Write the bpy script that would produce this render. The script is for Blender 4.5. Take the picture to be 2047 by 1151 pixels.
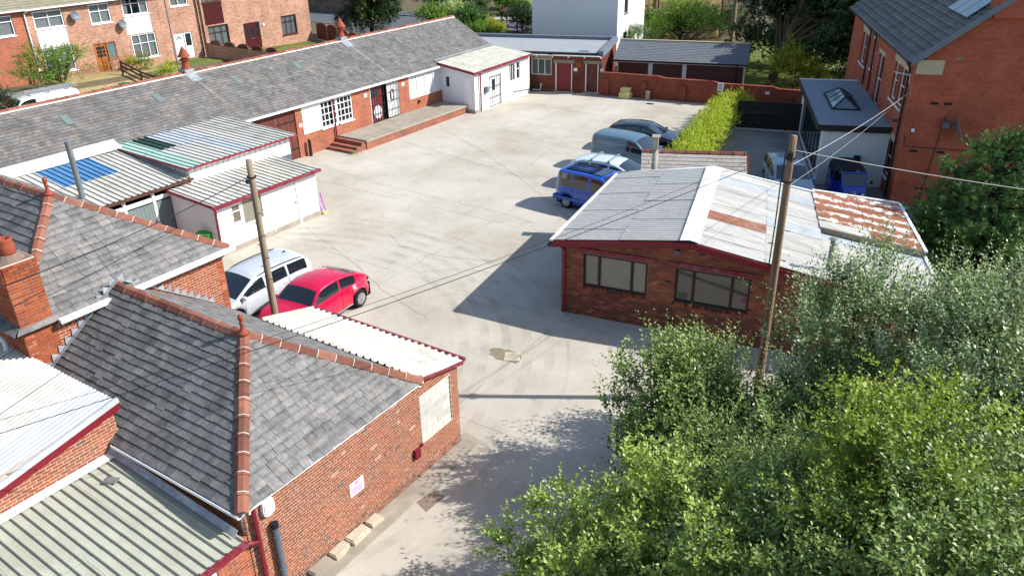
import bpy, math, random
import numpy as np
from mathutils import Vector, Matrix

scene = bpy.context.scene
for o in list(bpy.data.objects):
    bpy.data.objects.remove(o)
random.seed(7)
rng = np.random.default_rng(7)
COL = scene.collection
R_ = math.radians

# ------------------------------------------------------------------ camera
CAMH = 13.3
FPX, IW, IH = 1590.0, 2047.0, 1151.0
_y, _p, _r = R_(33.95), R_(26.5), R_(-1.17)
cf = np.array([-math.sin(_y) * math.cos(_p), math.cos(_y) * math.cos(_p), -math.sin(_p)])
cr = np.cross(cf, [0, 0, 1.0]); cr /= np.linalg.norm(cr)
cu = np.cross(cr, cf)
cR = math.cos(_r) * cr + math.sin(_r) * cu
cU = -math.sin(_r) * cr + math.cos(_r) * cu
CAM = np.array([0, 0, CAMH])
cam_d = bpy.data.cameras.new('camera')
cam_d.sensor_fit = 'HORIZONTAL'; cam_d.sensor_width = 36.0
cam_d.lens = FPX / IW * 36.0
cam_d.clip_start = 0.3; cam_d.clip_end = 4000
cam = bpy.data.objects.new('camera', cam_d); COL.objects.link(cam)
m3 = np.column_stack([cR, cU, -cf])
M4 = Matrix([[*m3[0], 0], [*m3[1], 0], [*m3[2], CAMH], [0, 0, 0, 1]])
cam.matrix_world = M4
scene.camera = cam
scene.render.resolution_x, scene.render.resolution_y = 1024, 575

# ------------------------------------------------------------------ light
SUN_AZ, SUN_EL = R_(31.0), R_(38.7)          # azimuth measured from +X towards +Y
sdir = Vector((math.cos(SUN_EL) * math.cos(SUN_AZ), math.cos(SUN_EL) * math.sin(SUN_AZ), math.sin(SUN_EL)))
world = bpy.data.worlds.new('World'); scene.world = world; world.use_nodes = True
wn = world.node_tree.nodes; wl = world.node_tree.links
sky = wn.new('ShaderNodeTexSky'); sky.sky_type = 'NISHITA'; sky.sun_disc = False
sky.sun_elevation = SUN_EL
sky.sun_rotation = math.atan2(sdir.x, sdir.y)
sky.air_density = 1.0; sky.dust_density = 0.6; sky.ozone_density = 1.0
bg = wn['Background']; bg.inputs['Strength'].default_value = 0.135
wl.new(sky.outputs['Color'], bg.inputs['Color'])
sun_d = bpy.data.lights.new('sun', 'SUN'); sun_d.energy = 4.5; sun_d.angle = R_(0.55)
sun_d.color = (1.0, 0.975, 0.94)
sun = bpy.data.objects.new('sun', sun_d); COL.objects.link(sun)
sun.rotation_euler = sdir.to_track_quat('Z', 'Y').to_euler()
sun.location = (30, 20, 60)
vs = scene.view_settings
vs.view_transform = 'Standard'; vs.look = 'None'; vs.gamma = 1.0; vs.use_curve_mapping = False
vs.exposure = 0.62

# ------------------------------------------------------------------ measuring helpers (survey of the place)
def ray(x, y): return cf * FPX + cR * (x - IW / 2) - cU * (y - IH / 2)
def on_z(x, y, z=0.0):
    d = ray(x, y); return CAM + (z - CAMH) / d[2] * d
def on_x(x, y, X):
    d = ray(x, y); return CAM + X / d[0] * d
def on_y(x, y, Y):
    d = ray(x, y); return CAM + Y / d[1] * d
def on_pl(x, y, p0, n):
    d = ray(x, y); n = np.asarray(n, float); return CAM + ((np.asarray(p0, float) - CAM) @ n) / (d @ n) * d

# ------------------------------------------------------------------ materials
def lin(r, g, b):
    f = lambda c: (c / 255 / 12.92) if c / 255 <= 0.04045 else ((c / 255 + 0.055) / 1.055) ** 2.4
    return (f(r), f(g), f(b), 1.0)
MATS = {}
class NT:
    def __init__(s, name):
        s.m = bpy.data.materials.new(name); s.m.use_nodes = True
        s.t = s.m.node_tree; s.n = s.t.nodes; s.b = s.n['Principled BSDF']; s.out = s.n['Material Output']
        MATS[name] = s.m
    def add(s, typ, **kw):
        nd = s.n.new('ShaderNode' + typ)
        for k, v in kw.items():
            if hasattr(nd, k): setattr(nd, k, v)
        return nd
    def lk(s, a, b): s.t.links.new(a, b)
    def pos(s, scale=(1, 1, 1), coord='pos'):
        if coord == 'pos': src = s.add('NewGeometry').outputs['Position']
        elif coord == 'uv': src = s.add('UVMap').outputs['UV']
        else: src = s.add('TexCoord').outputs['Object']
        mp = s.add('Mapping'); mp.inputs['Scale'].default_value = scale
        s.lk(src, mp.inputs['Vector']); return mp.outputs['Vector']
    def noise(s, vec, scale, detail=4, rough=.55, dist=0):
        nd = s.add('TexNoise'); nd.inputs['Scale'].default_value = scale
        nd.inputs['Detail'].default_value = detail; nd.inputs['Roughness'].default_value = rough
        nd.inputs['Distortion'].default_value = dist
        s.lk(vec, nd.inputs['Vector']); return nd.outputs['Fac']
    def ramp(s, fac, stops, interp='LINEAR'):
        nd = s.add('ValToRGB'); cr_ = nd.color_ramp; cr_.interpolation = interp
        while len(cr_.elements) < len(stops): cr_.elements.new(0.5)
        for e, (p, c) in zip(cr_.elements, stops):
            e.position = p; e.color = c if len(c) == 4 else (*c, 1)
        s.lk(fac, nd.inputs['Fac']); return nd.outputs['Color']
    def mix(s, fac, a, b, mode='MIX'):
        nd = s.add('Mix', data_type='RGBA', blend_type=mode)
        for k, v in ((0, fac), (6, a), (7, b)):
            if hasattr(v, 'node'): s.lk(v, nd.inputs[k])
            else: nd.inputs[k].default_value = v
        return nd.outputs[2]
    def math(s, op, a, b=None, clamp=False):
        nd = s.add('Math', operation=op); nd.use_clamp = clamp
        for k, v in ((0, a), (1, b)):
            if v is None: continue
            if hasattr(v, 'node'): s.lk(v, nd.inputs[k])
            else: nd.inputs[k].default_value = v
        return nd.outputs[0]
    def attr(s, name='var'):
        return s.add('Attribute', attribute_name=name).outputs['Fac']
    def bump(s, h, strength=.3, dist=.02):
        nd = s.add('Bump'); nd.inputs['Strength'].default_value = strength; nd.inputs['Distance'].default_value = dist
        s.lk(h, nd.inputs['Height']); s.lk(nd.outputs['Normal'], s.b.inputs['Normal'])
    def done(s, col=None, rough=.8, spec=.3, metal=0.0):
        if col is not None:
            if hasattr(col, 'node'): s.lk(col, s.b.inputs['Base Color'])
            else: s.b.inputs['Base Color'].default_value = col
        if hasattr(rough, 'node'): s.lk(rough, s.b.inputs['Roughness'])
        else: s.b.inputs['Roughness'].default_value = rough
        s.b.inputs['Specular IOR Level'].default_value = spec
        s.b.inputs['Metallic'].default_value = metal
        return s.m
def gray(v): return (v, v, v, 1)

def mk(name, base, rough=.75, spec=.3, metal=0.0, n=3.0, amt=.25, fine=40., fineamt=.12, dirt=None, dirtamt=.4, dirtscale=1.2, bump=0.1, stretch=(1, 1, 1), ramp=None, coord='pos'):
    """base colour (or ramp over the per-face 'var'), broken up by coarse and fine noise and optional dirt"""
    t = NT(name); v = t.pos(stretch, coord)
    c = t.ramp(t.attr(), ramp) if ramp else None
    if c is None:
        rgb = t.add('RGB'); rgb.outputs[0].default_value = base; c = rgb.outputs[0]
    a = t.noise(v, n, 5, .6)
    c = t.mix(1.0, c, t.ramp(a, [(.25, gray(1 - amt)), (.75, gray(1 + amt * .35))]), 'MULTIPLY')
    f = t.noise(v, fine, 3, .6)
    c = t.mix(1.0, c, t.ramp(f, [(.3, gray(1 - fineamt)), (.7, gray(1 + fineamt * .5))]), 'MULTIPLY')
    if dirt:
        d = t.noise(v, dirtscale, 6, .65, .6)
        k = t.ramp(d, [(.45, gray(0)), (.72, gray(dirtamt))])
        c = t.mix(k, c, dirt)
    if bump: t.bump(f, bump, .01)
    return t.done(c, rough, spec, metal)

def brickmat(name, c1, c2, c3, mortar, bw=.225, rh=.075, soot=None, sootamt=.0, bias=0.0):
    t = NT(name); v = t.pos((1, 1, 1), 'uv')
    b = t.add('TexBrick'); t.lk(v, b.inputs['Vector'])
    b.offset = .5; b.squash = 1.0
    b.inputs['Scale'].default_value = 1.0; b.inputs['Brick Width'].default_value = bw; b.inputs['Row Height'].default_value = rh
    b.inputs['Mortar Size'].default_value = .006; b.inputs['Mortar Smooth'].default_value = .3; b.inputs['Bias'].default_value = bias
    b.inputs['Color1'].default_value = c1; b.inputs['Color2'].default_value = c2; b.inputs['Mortar'].default_value = mortar
    w = t.add('TexWhiteNoise', noise_dimensions='2D')
    # a per-brick random third colour, quantised on the brick grid
    mp = t.add('Mapping'); t.lk(v, mp.inputs['Vector']); mp.inputs['Scale'].default_value = (1 / bw, 1 / rh, 1)
    fl = t.add('VectorMath', operation='FLOOR'); t.lk(mp.outputs[0], fl.inputs[0]); t.lk(fl.outputs[0], w.inputs['Vector'])
    k = t.ramp(w.outputs['Value'], [(.72, gray(0)), (.78, gray(.75))])
    im = t.math('SUBTRACT', 1.0, b.outputs['Fac'])
    c = t.mix(t.math('MULTIPLY', k, im), b.outputs['Color'], c3)
    pz = t.pos(); a = t.noise(pz, .9, 6, .65)
    c = t.mix(1.0, c, t.ramp(a, [(.3, gray(.72)), (.7, gray(1.12))]), 'MULTIPLY')
    if soot: c = t.mix(t.ramp(t.noise(pz, .5, 5, .6), [(.42, gray(0)), (.7, gray(sootamt))]), c, soot)
    t.bump(im, .5, .008)
    return t.done(c, .9, .2)

def leafmat(name, cols, trans=.15, rough=.42, spec=.42):
    t = NT(name)
    c = t.ramp(t.attr(), [(i / (len(cols) - 1), x) for i, x in enumerate(cols)])
    t.done(c, rough, spec)
    tr = t.add('BsdfTranslucent')
    c2 = t.mix(1.0, c, (1.25, 1.3, .45, 1), 'MULTIPLY'); t.lk(c2, tr.inputs['Color'])
    ms = t.add('MixShader'); ms.inputs[0].default_value = trans
    t.lk(t.b.outputs[0], ms.inputs[1]); t.lk(tr.outputs[0], ms.inputs[2]); t.lk(ms.outputs[0], t.out.inputs['Surface'])
    return t.m

def glassmat(name, tint=(.02, .03, .035, 1), trans=.9, rough=.03):
    t = NT(name); t.done(tint, rough, .6)
    tr = t.add('BsdfTransparent'); tr.inputs[0].default_value = (.95, .97, .97, 1)
    fr = t.add('LayerWeight'); fr.inputs['Blend'].default_value = .35
    k = t.math('MULTIPLY', t.math('SUBTRACT', 1.0, fr.outputs['Facing']), trans)
    ms = t.add('MixShader'); t.lk(k, ms.inputs[0]); t.lk(t.b.outputs[0], ms.inputs[1]); t.lk(tr.outputs[0], ms.inputs[2])
    t.lk(ms.outputs[0], t.out.inputs['Surface']); return t.m

def paintmat(name, col, metal=.0, rough=.28, coat=.6):
    t = NT(name); v = t.pos((1, 1, 1), 'obj')
    f = t.noise(v, 6, 4, .6)
    c = t.mix(1.0, col, t.ramp(f, [(.3, gray(.93)), (.7, gray(1.04))]), 'MULTIPLY')
    t.done(c, rough, .5, metal)
    t.b.inputs['Coat Weight'].default_value = coat; t.b.inputs['Coat Roughness'].default_value = .06
    return t.m

# ------------------------------------------------------------------ mesh builder
ORG = {}                                   # world origin of each thing's root
def V3(p): return np.asarray(p, float)
def unit(v): v = V3(v); return v / np.linalg.norm(v)

class MB:
    def __init__(s): s.v = []; s.f = []; s.var = []; s.mi = []
    def add(s, verts, faces, var=.5, mi=0):
        b = len(s.v); s.v.extend([tuple(map(float, p)) for p in verts])
        for f in faces: s.f.append([b + i for i in f]); s.var.append(var); s.mi.append(mi)
    def par(s, o, a, b, c, var=.5, mi=0):
        """parallelepiped: corner o, edges a, b, c"""
        o, a, b, c = V3(o), V3(a), V3(b), V3(c)
        if np.dot(np.cross(a, b), c) < 0: a, b = b, a
        s.add([o, o + a, o + a + b, o + b, o + c, o + a + c, o + a + b + c, o + b + c],
              [(0, 3, 2, 1), (4, 5, 6, 7), (0, 1, 5, 4), (1, 2, 6, 5), (2, 3, 7, 6), (3, 0, 4, 7)], var, mi); return s
    def box(s, c, size, rz=0.0, var=.5, mi=0):
        cz, sz = math.cos(rz), math.sin(rz); ex = V3((cz, sz, 0)) * size[0]; ey = V3((-sz, cz, 0)) * size[1]; ez = V3((0, 0, size[2]))
        return s.par(V3(c) - ex / 2 - ey / 2 - ez / 2, ex, ey, ez, var, mi)
    def quad(s, a, b, c, d, var=.5, mi=0): s.add([a, b, c, d], [(0, 1, 2, 3)], var, mi); return s
    def prism(s, poly, ext, var=.5, mi=0):
        """polygon (3-D points, in order) extruded along ext"""
        n = len(poly); e = V3(ext); p = [V3(q) for q in poly]
        nn = np.cross(p[1] - p[0], p[2] - p[0])
        if np.dot(nn, e) > 0: p = p[::-1]
        s.add(p + [q + e for q in p], [tuple(range(n)), tuple(range(2 * n - 1, n - 1, -1))] +
              [((i + 1) % n, i, n + i, n + (i + 1) % n) for i in range(n)], var, mi); return s
    def cyl(s, p0, p1, r0, r1=None, n=10, caps=True, var=.5, mi=0):
        r1 = r0 if r1 is None else r1; p0, p1 = V3(p0), V3(p1); d = unit(p1 - p0)
        a = unit(np.cross(d, (0, 0, 1) if abs(d[2]) < .9 else (1, 0, 0))); b = np.cross(d, a)
        vs_ = []
        for p, r in ((p0, r0), (p1, r1)):
            for i in range(n):
                t = 2 * math.pi * i / n; vs_.append(p + r * (math.cos(t) * a + math.sin(t) * b))
        fs = [(i, (i + 1) % n, n + (i + 1) % n, n + i) for i in range(n)]
        if caps: fs += [tuple(range(n - 1, -1, -1)), tuple(range(n, 2 * n))]
        s.add(vs_, fs, var, mi); return s
    def tube(s, pts, r, n=6, var=.5, mi=0):
        pts = [V3(p) for p in pts]; rr = r if isinstance(r, (list, tuple)) else [r] * len(pts)
        b0 = len(s.v); prev = None; vs_ = []
        for i, p in enumerate(pts):
            d = unit(pts[min(i + 1, len(pts) - 1)] - pts[max(i - 1, 0)])
            if prev is None: a = np.cross(d, (0, 0, 1) if abs(d[2]) < .9 else (1, 0, 0))
            else: a = prev - d * np.dot(prev, d)
            a = unit(a); prev = a; b = np.cross(d, a)
            for k in range(n):
                t = 2 * math.pi * k / n; vs_.append(p + rr[i] * (math.cos(t) * a + math.sin(t) * b))
        m = len(pts); fs = []
        for i in range(m - 1):
            for k in range(n):
                fs.append((i * n + k, i * n + (k + 1) % n, (i + 1) * n + (k + 1) % n, (i + 1) * n + k))
        fs += [tuple(range(n - 1, -1, -1)), tuple((m - 1) * n + k for k in range(n))]
        s.add(vs_, fs, var, mi); return s
    def lathe(s, base, prof, n=16, var=.5, mi=0):
        """profile [(r, z)] turned about the vertical through base"""
        b = V3(base); vs_ = []
        for r, z in prof:
            for k in range(n):
                t = 2 * math.pi * k / n; vs_.append(b + (r * math.cos(t), r * math.sin(t), z))
        fs = []
        for i in range(len(prof) - 1):
            for k in range(n):
                fs.append((i * n + k, i * n + (k + 1) % n, (i + 1) * n + (k + 1) % n, (i + 1) * n + k))
        fs += [tuple(range(n - 1, -1, -1)), tuple((len(prof) - 1) * n + k for k in range(n))]
        s.add(vs_, fs, var, mi); return s
    def mesh(s, name, mats, off=(0, 0, 0), smooth=False, uv=False):
        me = bpy.data.meshes.new(name)
        vv = np.array(s.v, float).reshape(-1, 3) - V3(off)
        me.from_pydata(vv.tolist(), [], s.f)
        for m in (mats if isinstance(mats, (list, tuple)) else [mats]): me.materials.append(MATS[m] if isinstance(m, str) else m)
        at = me.attributes.new('var', 'FLOAT', 'FACE'); at.data.foreach_set('value', s.var)
        if max(s.mi, default=0): me.polygons.foreach_set('material_index', s.mi)
        if smooth: me.polygons.foreach_set('use_smooth', [True] * len(s.f))
        if uv: boxuv(me, V3(off))
        me.update(); return me

def boxuv(me, off):
    ul = me.uv_layers.new(name='UVMap')
    npol = len(me.polygons); nl = len(me.loops)
    nor = np.empty(npol * 3); me.polygons.foreach_get('normal', nor); nor = nor.reshape(-1, 3)
    tot = np.empty(npol, int); me.polygons.foreach_get('loop_total', tot)
    vi = np.empty(nl, int); me.loops.foreach_get('vertex_index', vi)
    co = np.empty(len(me.vertices) * 3); me.vertices.foreach_get('co', co); co = co.reshape(-1, 3) + off
    n = np.repeat(nor, tot, axis=0); p = co[vi]
    flat = np.abs(n[:, 2]) > .75
    t = np.stack([-n[:, 1], n[:, 0], np.zeros(nl)], 1); ln = np.linalg.norm(t, axis=1); ln[ln == 0] = 1; t /= ln[:, None]
    u = np.where(flat, p[:, 0], (p * t).sum(1)); v = np.where(flat, p[:, 1], p[:, 2])
    ul.data.foreach_set('uv', np.stack([u, v], 1).ravel())

def setp(o, label=None, cat=None, group=None, kind=None):
    if label: o['label'] = label
    if cat: o['category'] = cat
    if group: o['group'] = group
    if kind: o['kind'] = kind
    return o
def link(name, me, parent=None, loc=(0, 0, 0)):
    o = bpy.data.objects.new(name, me); COL.objects.link(o); o.location = loc
    if parent is not None: o.parent = parent; ORG[o.name] = ORG[parent.name]
    else: ORG[o.name] = V3(loc)
    return o
def thing(name, label, cat, loc=(0, 0, 0), group=None, rz=0.0):
    o = bpy.data.objects.new(name, None); o.empty_display_size = .3; COL.objects.link(o)
    o.location = tuple(map(float, loc)); o.rotation_euler.z = rz; ORG[o.name] = V3(loc)
    return setp(o, label, cat, group)
def part(name, mb, mats, parent=None, smooth=False, uv=False, local=False, label=None):
    """one mesh object; world-space vertices unless local"""
    off = (0, 0, 0) if (parent is None or local) else ORG[parent.name]
    o = link(name, mb.mesh(name, mats, off, smooth, uv), parent)
    if label: o['label'] = label
    return o
def solo(name, mb, mats, label, cat, loc=None, group=None, smooth=False, uv=False, kind=None):
    """a thing that is one mesh, its origin at its base"""
    vv = np.array(mb.v)
    if loc is None: loc = (*vv[:, :2].mean(0), vv[:, 2].min())
    o = link(name, mb.mesh(name, mats, loc, smooth, uv), None, tuple(map(float, loc)))
    return setp(o, label, cat, group, kind)
def structure(name, mb, mats, smooth=False, uv=False):
    o = link(name, mb.mesh(name, mats, (0, 0, 0), smooth, uv)); return setp(o, kind='structure')
def copytree(o, parent=None, dloc=None):
    c = o.copy(); COL.objects.link(c); c.parent = parent; ORG[c.name] = ORG.get(o.name, V3((0, 0, 0)))
    for ch in list(o.children): copytree(ch, c)
    return c
# ------------------------------------------------------------------ material palette
L = lin
SL = [(0, L(58, 57, 56)), (.25, L(98, 97, 95)), (.5, L(130, 127, 123)), (.75, L(150, 145, 138)), (.9, L(164, 158, 152)), (1, L(122, 110, 96))]
mk('slate', None, .68, .38, n=9, amt=.35, fine=42, fineamt=.3, dirt=L(58, 56, 50), dirtamt=.65, dirtscale=2.4, bump=.35, ramp=SL)
SL2 = [(0, L(64, 63, 61)), (.25, L(96, 94, 91)), (.5, L(122, 118, 113)), (.75, L(144, 138, 129)), (.9, L(156, 147, 134)), (1, L(112, 100, 84))]
mk('slate_barn', None, .7, .35, n=7, amt=.35, fine=22, fineamt=.3, dirt=L(64, 62, 57), dirtamt=.6, dirtscale=1.1, bump=.3, ramp=SL2)
mk('slate_hut', None, .8, .3, n=7, amt=.2, fine=40, fineamt=.15, ramp=[(0, L(150, 142, 132)), (.5, L(172, 164, 153)), (1, L(188, 180, 170))], dirt=L(110, 104, 96), dirtamt=.4)
mk('slate_modern', L(70, 75, 80), .7, .3, n=6, amt=.25, fine=30, fineamt=.2, bump=.2, ramp=[(0, L(98, 102, 106)), (1, L(128, 132, 134))])
mk('tile_modern', None, .8, .3, n=5, amt=.2, fine=30, fineamt=.2, bump=.2, ramp=[(0, L(62, 66, 68)), (.5, L(100, 102, 100)), (1, L(128, 128, 122))], dirt=L(60, 62, 62), dirtamt=.5, dirtscale=.8)
mk('underlay', L(34, 34, 34), .9, .1, amt=.2)
BR = [(0, L(100, 62, 48)), (.12, L(136, 78, 54)), (.5, L(158, 90, 60)), (.8, L(174, 104, 72)), (.9, L(170, 110, 86)), (.96, L(214, 174, 150)), (1, L(104, 84, 78))]
mk('brick', None, .9, .18, n=14, amt=.25, fine=70, fineamt=.22, bump=.4, ramp=BR, dirt=L(122, 88, 74), dirtamt=.55, dirtscale=1.3)
BRC = [(0, L(132, 66, 42)), (.5, L(162, 84, 52)), (.85, L(178, 100, 66)), (1, L(132, 80, 62))]
mk('brick_chimney', None, .9, .18, n=14, amt=.25, fine=70, fineamt=.22, bump=.4, ramp=BRC, dirt=L(112, 76, 62), dirtamt=.5, dirtscale=1.6)
BRW = [(0, L(92, 54, 46)), (.2, L(132, 74, 56)), (.6, L(160, 90, 62)), (.85, L(182, 112, 78)), (.95, L(196, 136, 98)), (1, L(72, 52, 48))]
mk('brick_workshop', None, .88, .2, n=9, amt=.25, fine=60, fineamt=.2, bump=.3, ramp=BRW, dirt=L(46, 38, 36), dirtamt=.55, dirtscale=1.0)
mk('mortar', L(208, 192, 174), .95, .1, n=8, amt=.2, fine=60, fineamt=.15)
mk('mortar_dark', L(132, 112, 98), .95, .1, n=8, amt=.25, fine=60, fineamt=.15)
mk('mortar_white', L(222, 214, 202), .95, .1, n=14, amt=.25, fine=60, fineamt=.2)
brickmat('brickwall_barn', L(176, 94, 64), L(162, 86, 58), L(134, 78, 62), L(196, 166, 146))
brickmat('brickwall_dark', L(130, 64, 46), L(112, 56, 42), L(82, 48, 40), L(120, 92, 76), soot=L(50, 40, 36), sootamt=.5)
brickmat('brickwall_boundary', L(158, 74, 50), L(140, 66, 46), L(112, 60, 46), L(140, 104, 84), soot=L(90, 60, 48), sootamt=.4)
brickmat('brickwall_house', L(182, 92, 66), L(172, 88, 62), L(154, 80, 60), L(154, 114, 96))
brickmat('brickwall_terrace', L(188, 140, 112), L(170, 118, 92), L(148, 98, 78), L(208, 194, 176))
brickmat('brickwall_platform', L(168, 94, 70), L(150, 84, 64), L(112, 84, 74), L(170, 150, 134))
brickmat('stonewall', L(176, 152, 108), L(158, 134, 94), L(128, 110, 82), L(150, 132, 102), .52, .2)
brickmat('stonewall_grey', L(128, 110, 92), L(112, 98, 82), L(92, 80, 70), L(100, 88, 76), .45, .22)
mk('ridge_tile', None, .75, .3, n=10, amt=.22, fine=50, fineamt=.18, bump=.25, ramp=[(0, L(116, 70, 54)), (.5, L(138, 84, 64)), (1, L(156, 102, 80))], dirt=L(84, 66, 56), dirtamt=.5, dirtscale=2)
mk('ridge_red', None, .8, .3, n=8, amt=.2, fine=40, fineamt=.15, ramp=[(0, L(122, 74, 60)), (.5, L(140, 86, 70)), (1, L(158, 102, 84))])
mk('terracotta', L(152, 74, 52), .75, .3, n=10, amt=.2, dirt=L(120, 60, 44), dirtamt=.4, bump=.2)
mk('lead', L(150, 156, 162), .6, .4, n=6, amt=.3, fine=40, dirt=L(205, 205, 200), dirtamt=.6, dirtscale=3, metal=.2)
mk('render_white', L(232, 233, 234), .85, .2, n=1.2, amt=.07, fine=20, fineamt=.05, dirt=L(186, 184, 178), dirtamt=.22, dirtscale=.8)
mk('render_house', L(226, 228, 224), .9, .15, n=.4, amt=.07, fine=14, fineamt=.05)
mk('paint_white', L(232, 232, 230), .55, .35, n=4, amt=.08, fine=30, fineamt=.05, dirt=L(190, 186, 178), dirtamt=.25, dirtscale=2.5)
mk('paint_maroon', L(128, 30, 44), .5, .4, n=5, amt=.2, fine=30, fineamt=.15, dirt=L(150, 120, 128), dirtamt=.45, dirtscale=4)
mk('paint_maroon_clean', L(124, 28, 40), .45, .4, n=5, amt=.15, fine=30, fineamt=.1)
mk('paint_grey_green', L(118, 130, 128), .65, .3, n=4, amt=.15, fine=30, fineamt=.1)
mk('paint_black', L(26, 27, 30), .5, .4, n=6, amt=.2, fine=30, fineamt=.1)
mk('timber_brown', L(104, 58, 46), .8, .2, n=3, amt=.25, fine=25, fineamt=.2, stretch=(3, 3, .4), dirt=L(140, 100, 84), dirtamt=.4)
mk('timber_dark', L(92, 62, 52), .8, .2, n=3, amt=.25, fine=25, fineamt=.2, stretch=(3, 3, .5))
mk('timber_frame', L(58, 42, 38), .6, .3, n=4, amt=.2)
mk('pole_wood', L(158, 142, 120), .9, .15, n=5, amt=.3, fine=45, fineamt=.3, stretch=(3, 3, .18), dirt=L(84, 72, 62), dirtamt=.6, dirtscale=3, bump=.5)
mk('pole_wood_red', L(152, 124, 102), .9, .15, n=5, amt=.35, fine=45, fineamt=.3, stretch=(3, 3, .16), dirt=L(86, 62, 48), dirtamt=.6, dirtscale=3, bump=.5)
mk('door_orange', L(166, 98, 44), .5, .4, n=6, amt=.15, stretch=(3, 3, .5))
mk('plastic_maroon', L(74, 20, 22), .4, .45, n=4, amt=.08)
mk('upvc', L(238, 239, 240), .4, .4, n=2, amt=.04, fine=20, fineamt=.03)
mk('iron_black', L(34, 32, 34), .55, .4, n=8, amt=.2)
mk('rust_pipe', L(122, 132, 136), .55, .4, n=5, amt=.25, fine=40, fineamt=.15, metal=.3)
mk('plastic_grey', L(96, 104, 112), .45, .4, n=5, amt=.12)
mk('plastic_green', L(40, 110, 66), .45, .4, n=5, amt=.12)
mk('plastic_lime', L(60, 160, 60), .45, .4, n=5, amt=.12)
mk('plastic_purple', L(170, 60, 190), .45, .4, n=5, amt=.12)
mk('plastic_white', L(236, 238, 240), .4, .4, n=5, amt=.05)
mk('stone_block', L(206, 194, 170), .9, .15, n=7, amt=.25, fine=50, fineamt=.2, bump=.5, dirt=L(160, 148, 126), dirtamt=.5, dirtscale=3)
mk('stone_yellow', L(206, 194, 132), .9, .15, n=7, amt=.2, fine=50, fineamt=.15, bump=.4)
mk('stone_lintel', L(140, 130, 112), .9, .15, n=6, amt=.2, fine=50, fineamt=.15)
mk('stone_pale', L(190, 176, 146), .9, .15, n=5, amt=.15, fine=50, fineamt=.12)
mk('concrete_block', None, .92, .1, n=6, amt=.1, fine=60, fineamt=.12, ramp=[(0, L(186, 184, 174)), (1, L(204, 202, 192))])
mk('concrete_old', L(168, 158, 142), .92, .15, n=2, amt=.25, fine=40, fineamt=.18, dirt=L(120, 112, 98), dirtamt=.5, dirtscale=.9, bump=.25)
mk('kerb', L(170, 166, 156), .9, .15, n=3, amt=.2, fine=40)
mk('felt_grey', L(156, 160, 161), .8, .25, n=1.2, amt=.14, fine=20, fineamt=.08, dirt=L(140, 144, 146), dirtamt=.4, dirtscale=.6)
mk('felt_dark', L(112, 122, 132), .85, .25, n=1.4, amt=.15, fine=25, fineamt=.1)
mk('felt_extension', L(138, 150, 160), .85, .25, n=1.4, amt=.12, fine=25, fineamt=.1)
mk('felt_black', L(30, 33, 38), .7, .3, n=4, amt=.3)
mk('fascia_dark', L(36, 40, 46), .4, .4, n=3, amt=.1)
mk('curtain', L(214, 216, 214), .9, .1, n=12, amt=.22, stretch=(6, 6, .3))
mk('blind', L(205, 202, 190), .9, .1, n=12, amt=.15, stretch=(6, 6, .3))
mk('dark_inside', L(24, 24, 26), .95, .05, amt=.1)
mk('frosted', L(132, 128, 114), .12, .6, n=3, amt=.12, fine=20, fineamt=.05, bump=0)
mk('glass_dark', L(38, 46, 52), .06, .7, n=1.5, amt=.3, bump=0)
mk('glass_sky', L(96, 120, 126), .1, .7, n=3, amt=.2, bump=0)
mk('glass_green', L(112, 124, 120), .45, .4, n=3, amt=.2, bump=0)
mk('glass_block', L(120, 110, 96), .3, .5, n=4, amt=.3)
glassmat('glass')
mk('rubber', L(30, 30, 31), .8, .2, n=8, amt=.2)
mk('alloy', L(176, 178, 180), .35, .5, n=6, amt=.15, metal=.6, coord='obj')
mk('chrome', L(210, 212, 214), .2, .5, n=6, amt=.05, metal=.9, coord='obj')
mk('lamp_red', L(150, 20, 30), .25, .6, n=6, amt=.1, coord='obj')
mk('lamp_clear', L(205, 210, 214), .15, .6, n=6, amt=.1, coord='obj')
mk('seat_dark', L(40, 42, 46), .8, .2, n=6, amt=.2, coord='obj')
mk('interior_dark', L(18, 19, 21), .9, .1, n=6, amt=.2, coord='obj')
mk('wire', L(40, 40, 42), .6, .3, n=3, amt=.1)
mk('wire_pale', L(180, 178, 170), .6, .3, n=3, amt=.2)
# sheet roofing
def sheetmat(name, c, dirt, amt=.45, sc=1.4, rough=.6, metal=0., fleck=0.0, stretch=(1, 1, 1), val=.5):
    vc = tuple(a * (1 - val) + b_ * .8 * val for a, b_ in zip(c[:3], dirt[:3])) + (1,)  # darker tone for low-var faces: sheet valleys and rib flanks
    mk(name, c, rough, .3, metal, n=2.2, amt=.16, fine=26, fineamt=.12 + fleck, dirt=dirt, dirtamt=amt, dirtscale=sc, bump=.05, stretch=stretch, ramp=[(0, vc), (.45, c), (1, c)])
sheetmat('sheet_white', L(212, 208, 197), L(150, 144, 132), .6, .9, val=.7, stretch=(.5, 2.2, 1))
sheetmat('sheet_cream', L(216, 212, 196), L(160, 148, 120), .55, 1.6)
sheetmat('sheet_grey', L(200, 197, 186), L(140, 134, 120), .55, 1.2, .8, fleck=.1)
sheetmat('sheet_palegrey', L(210, 207, 197), L(132, 129, 122), .5, 2.2, .75, fleck=.06, stretch=(.5, 3, 3), val=1.0)
sheetmat('sheet_green', L(178, 178, 160), L(148, 142, 122), .5, .9, val=.7)
sheetmat('sheet_mint', L(176, 206, 188), L(150, 170, 156), .4, 1.2)
sheetmat('sheet_darkgreen', L(50, 78, 66), L(34, 50, 44), .5, 2)
sheetmat('sheet_stained', L(212, 210, 202), L(150, 138, 116), .75, 1.6, val=.8, stretch=(.4, 3, 1))
sheetmat('sheet_blue', L(88, 138, 180), L(50, 96, 140), .4, 2, .5)
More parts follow.
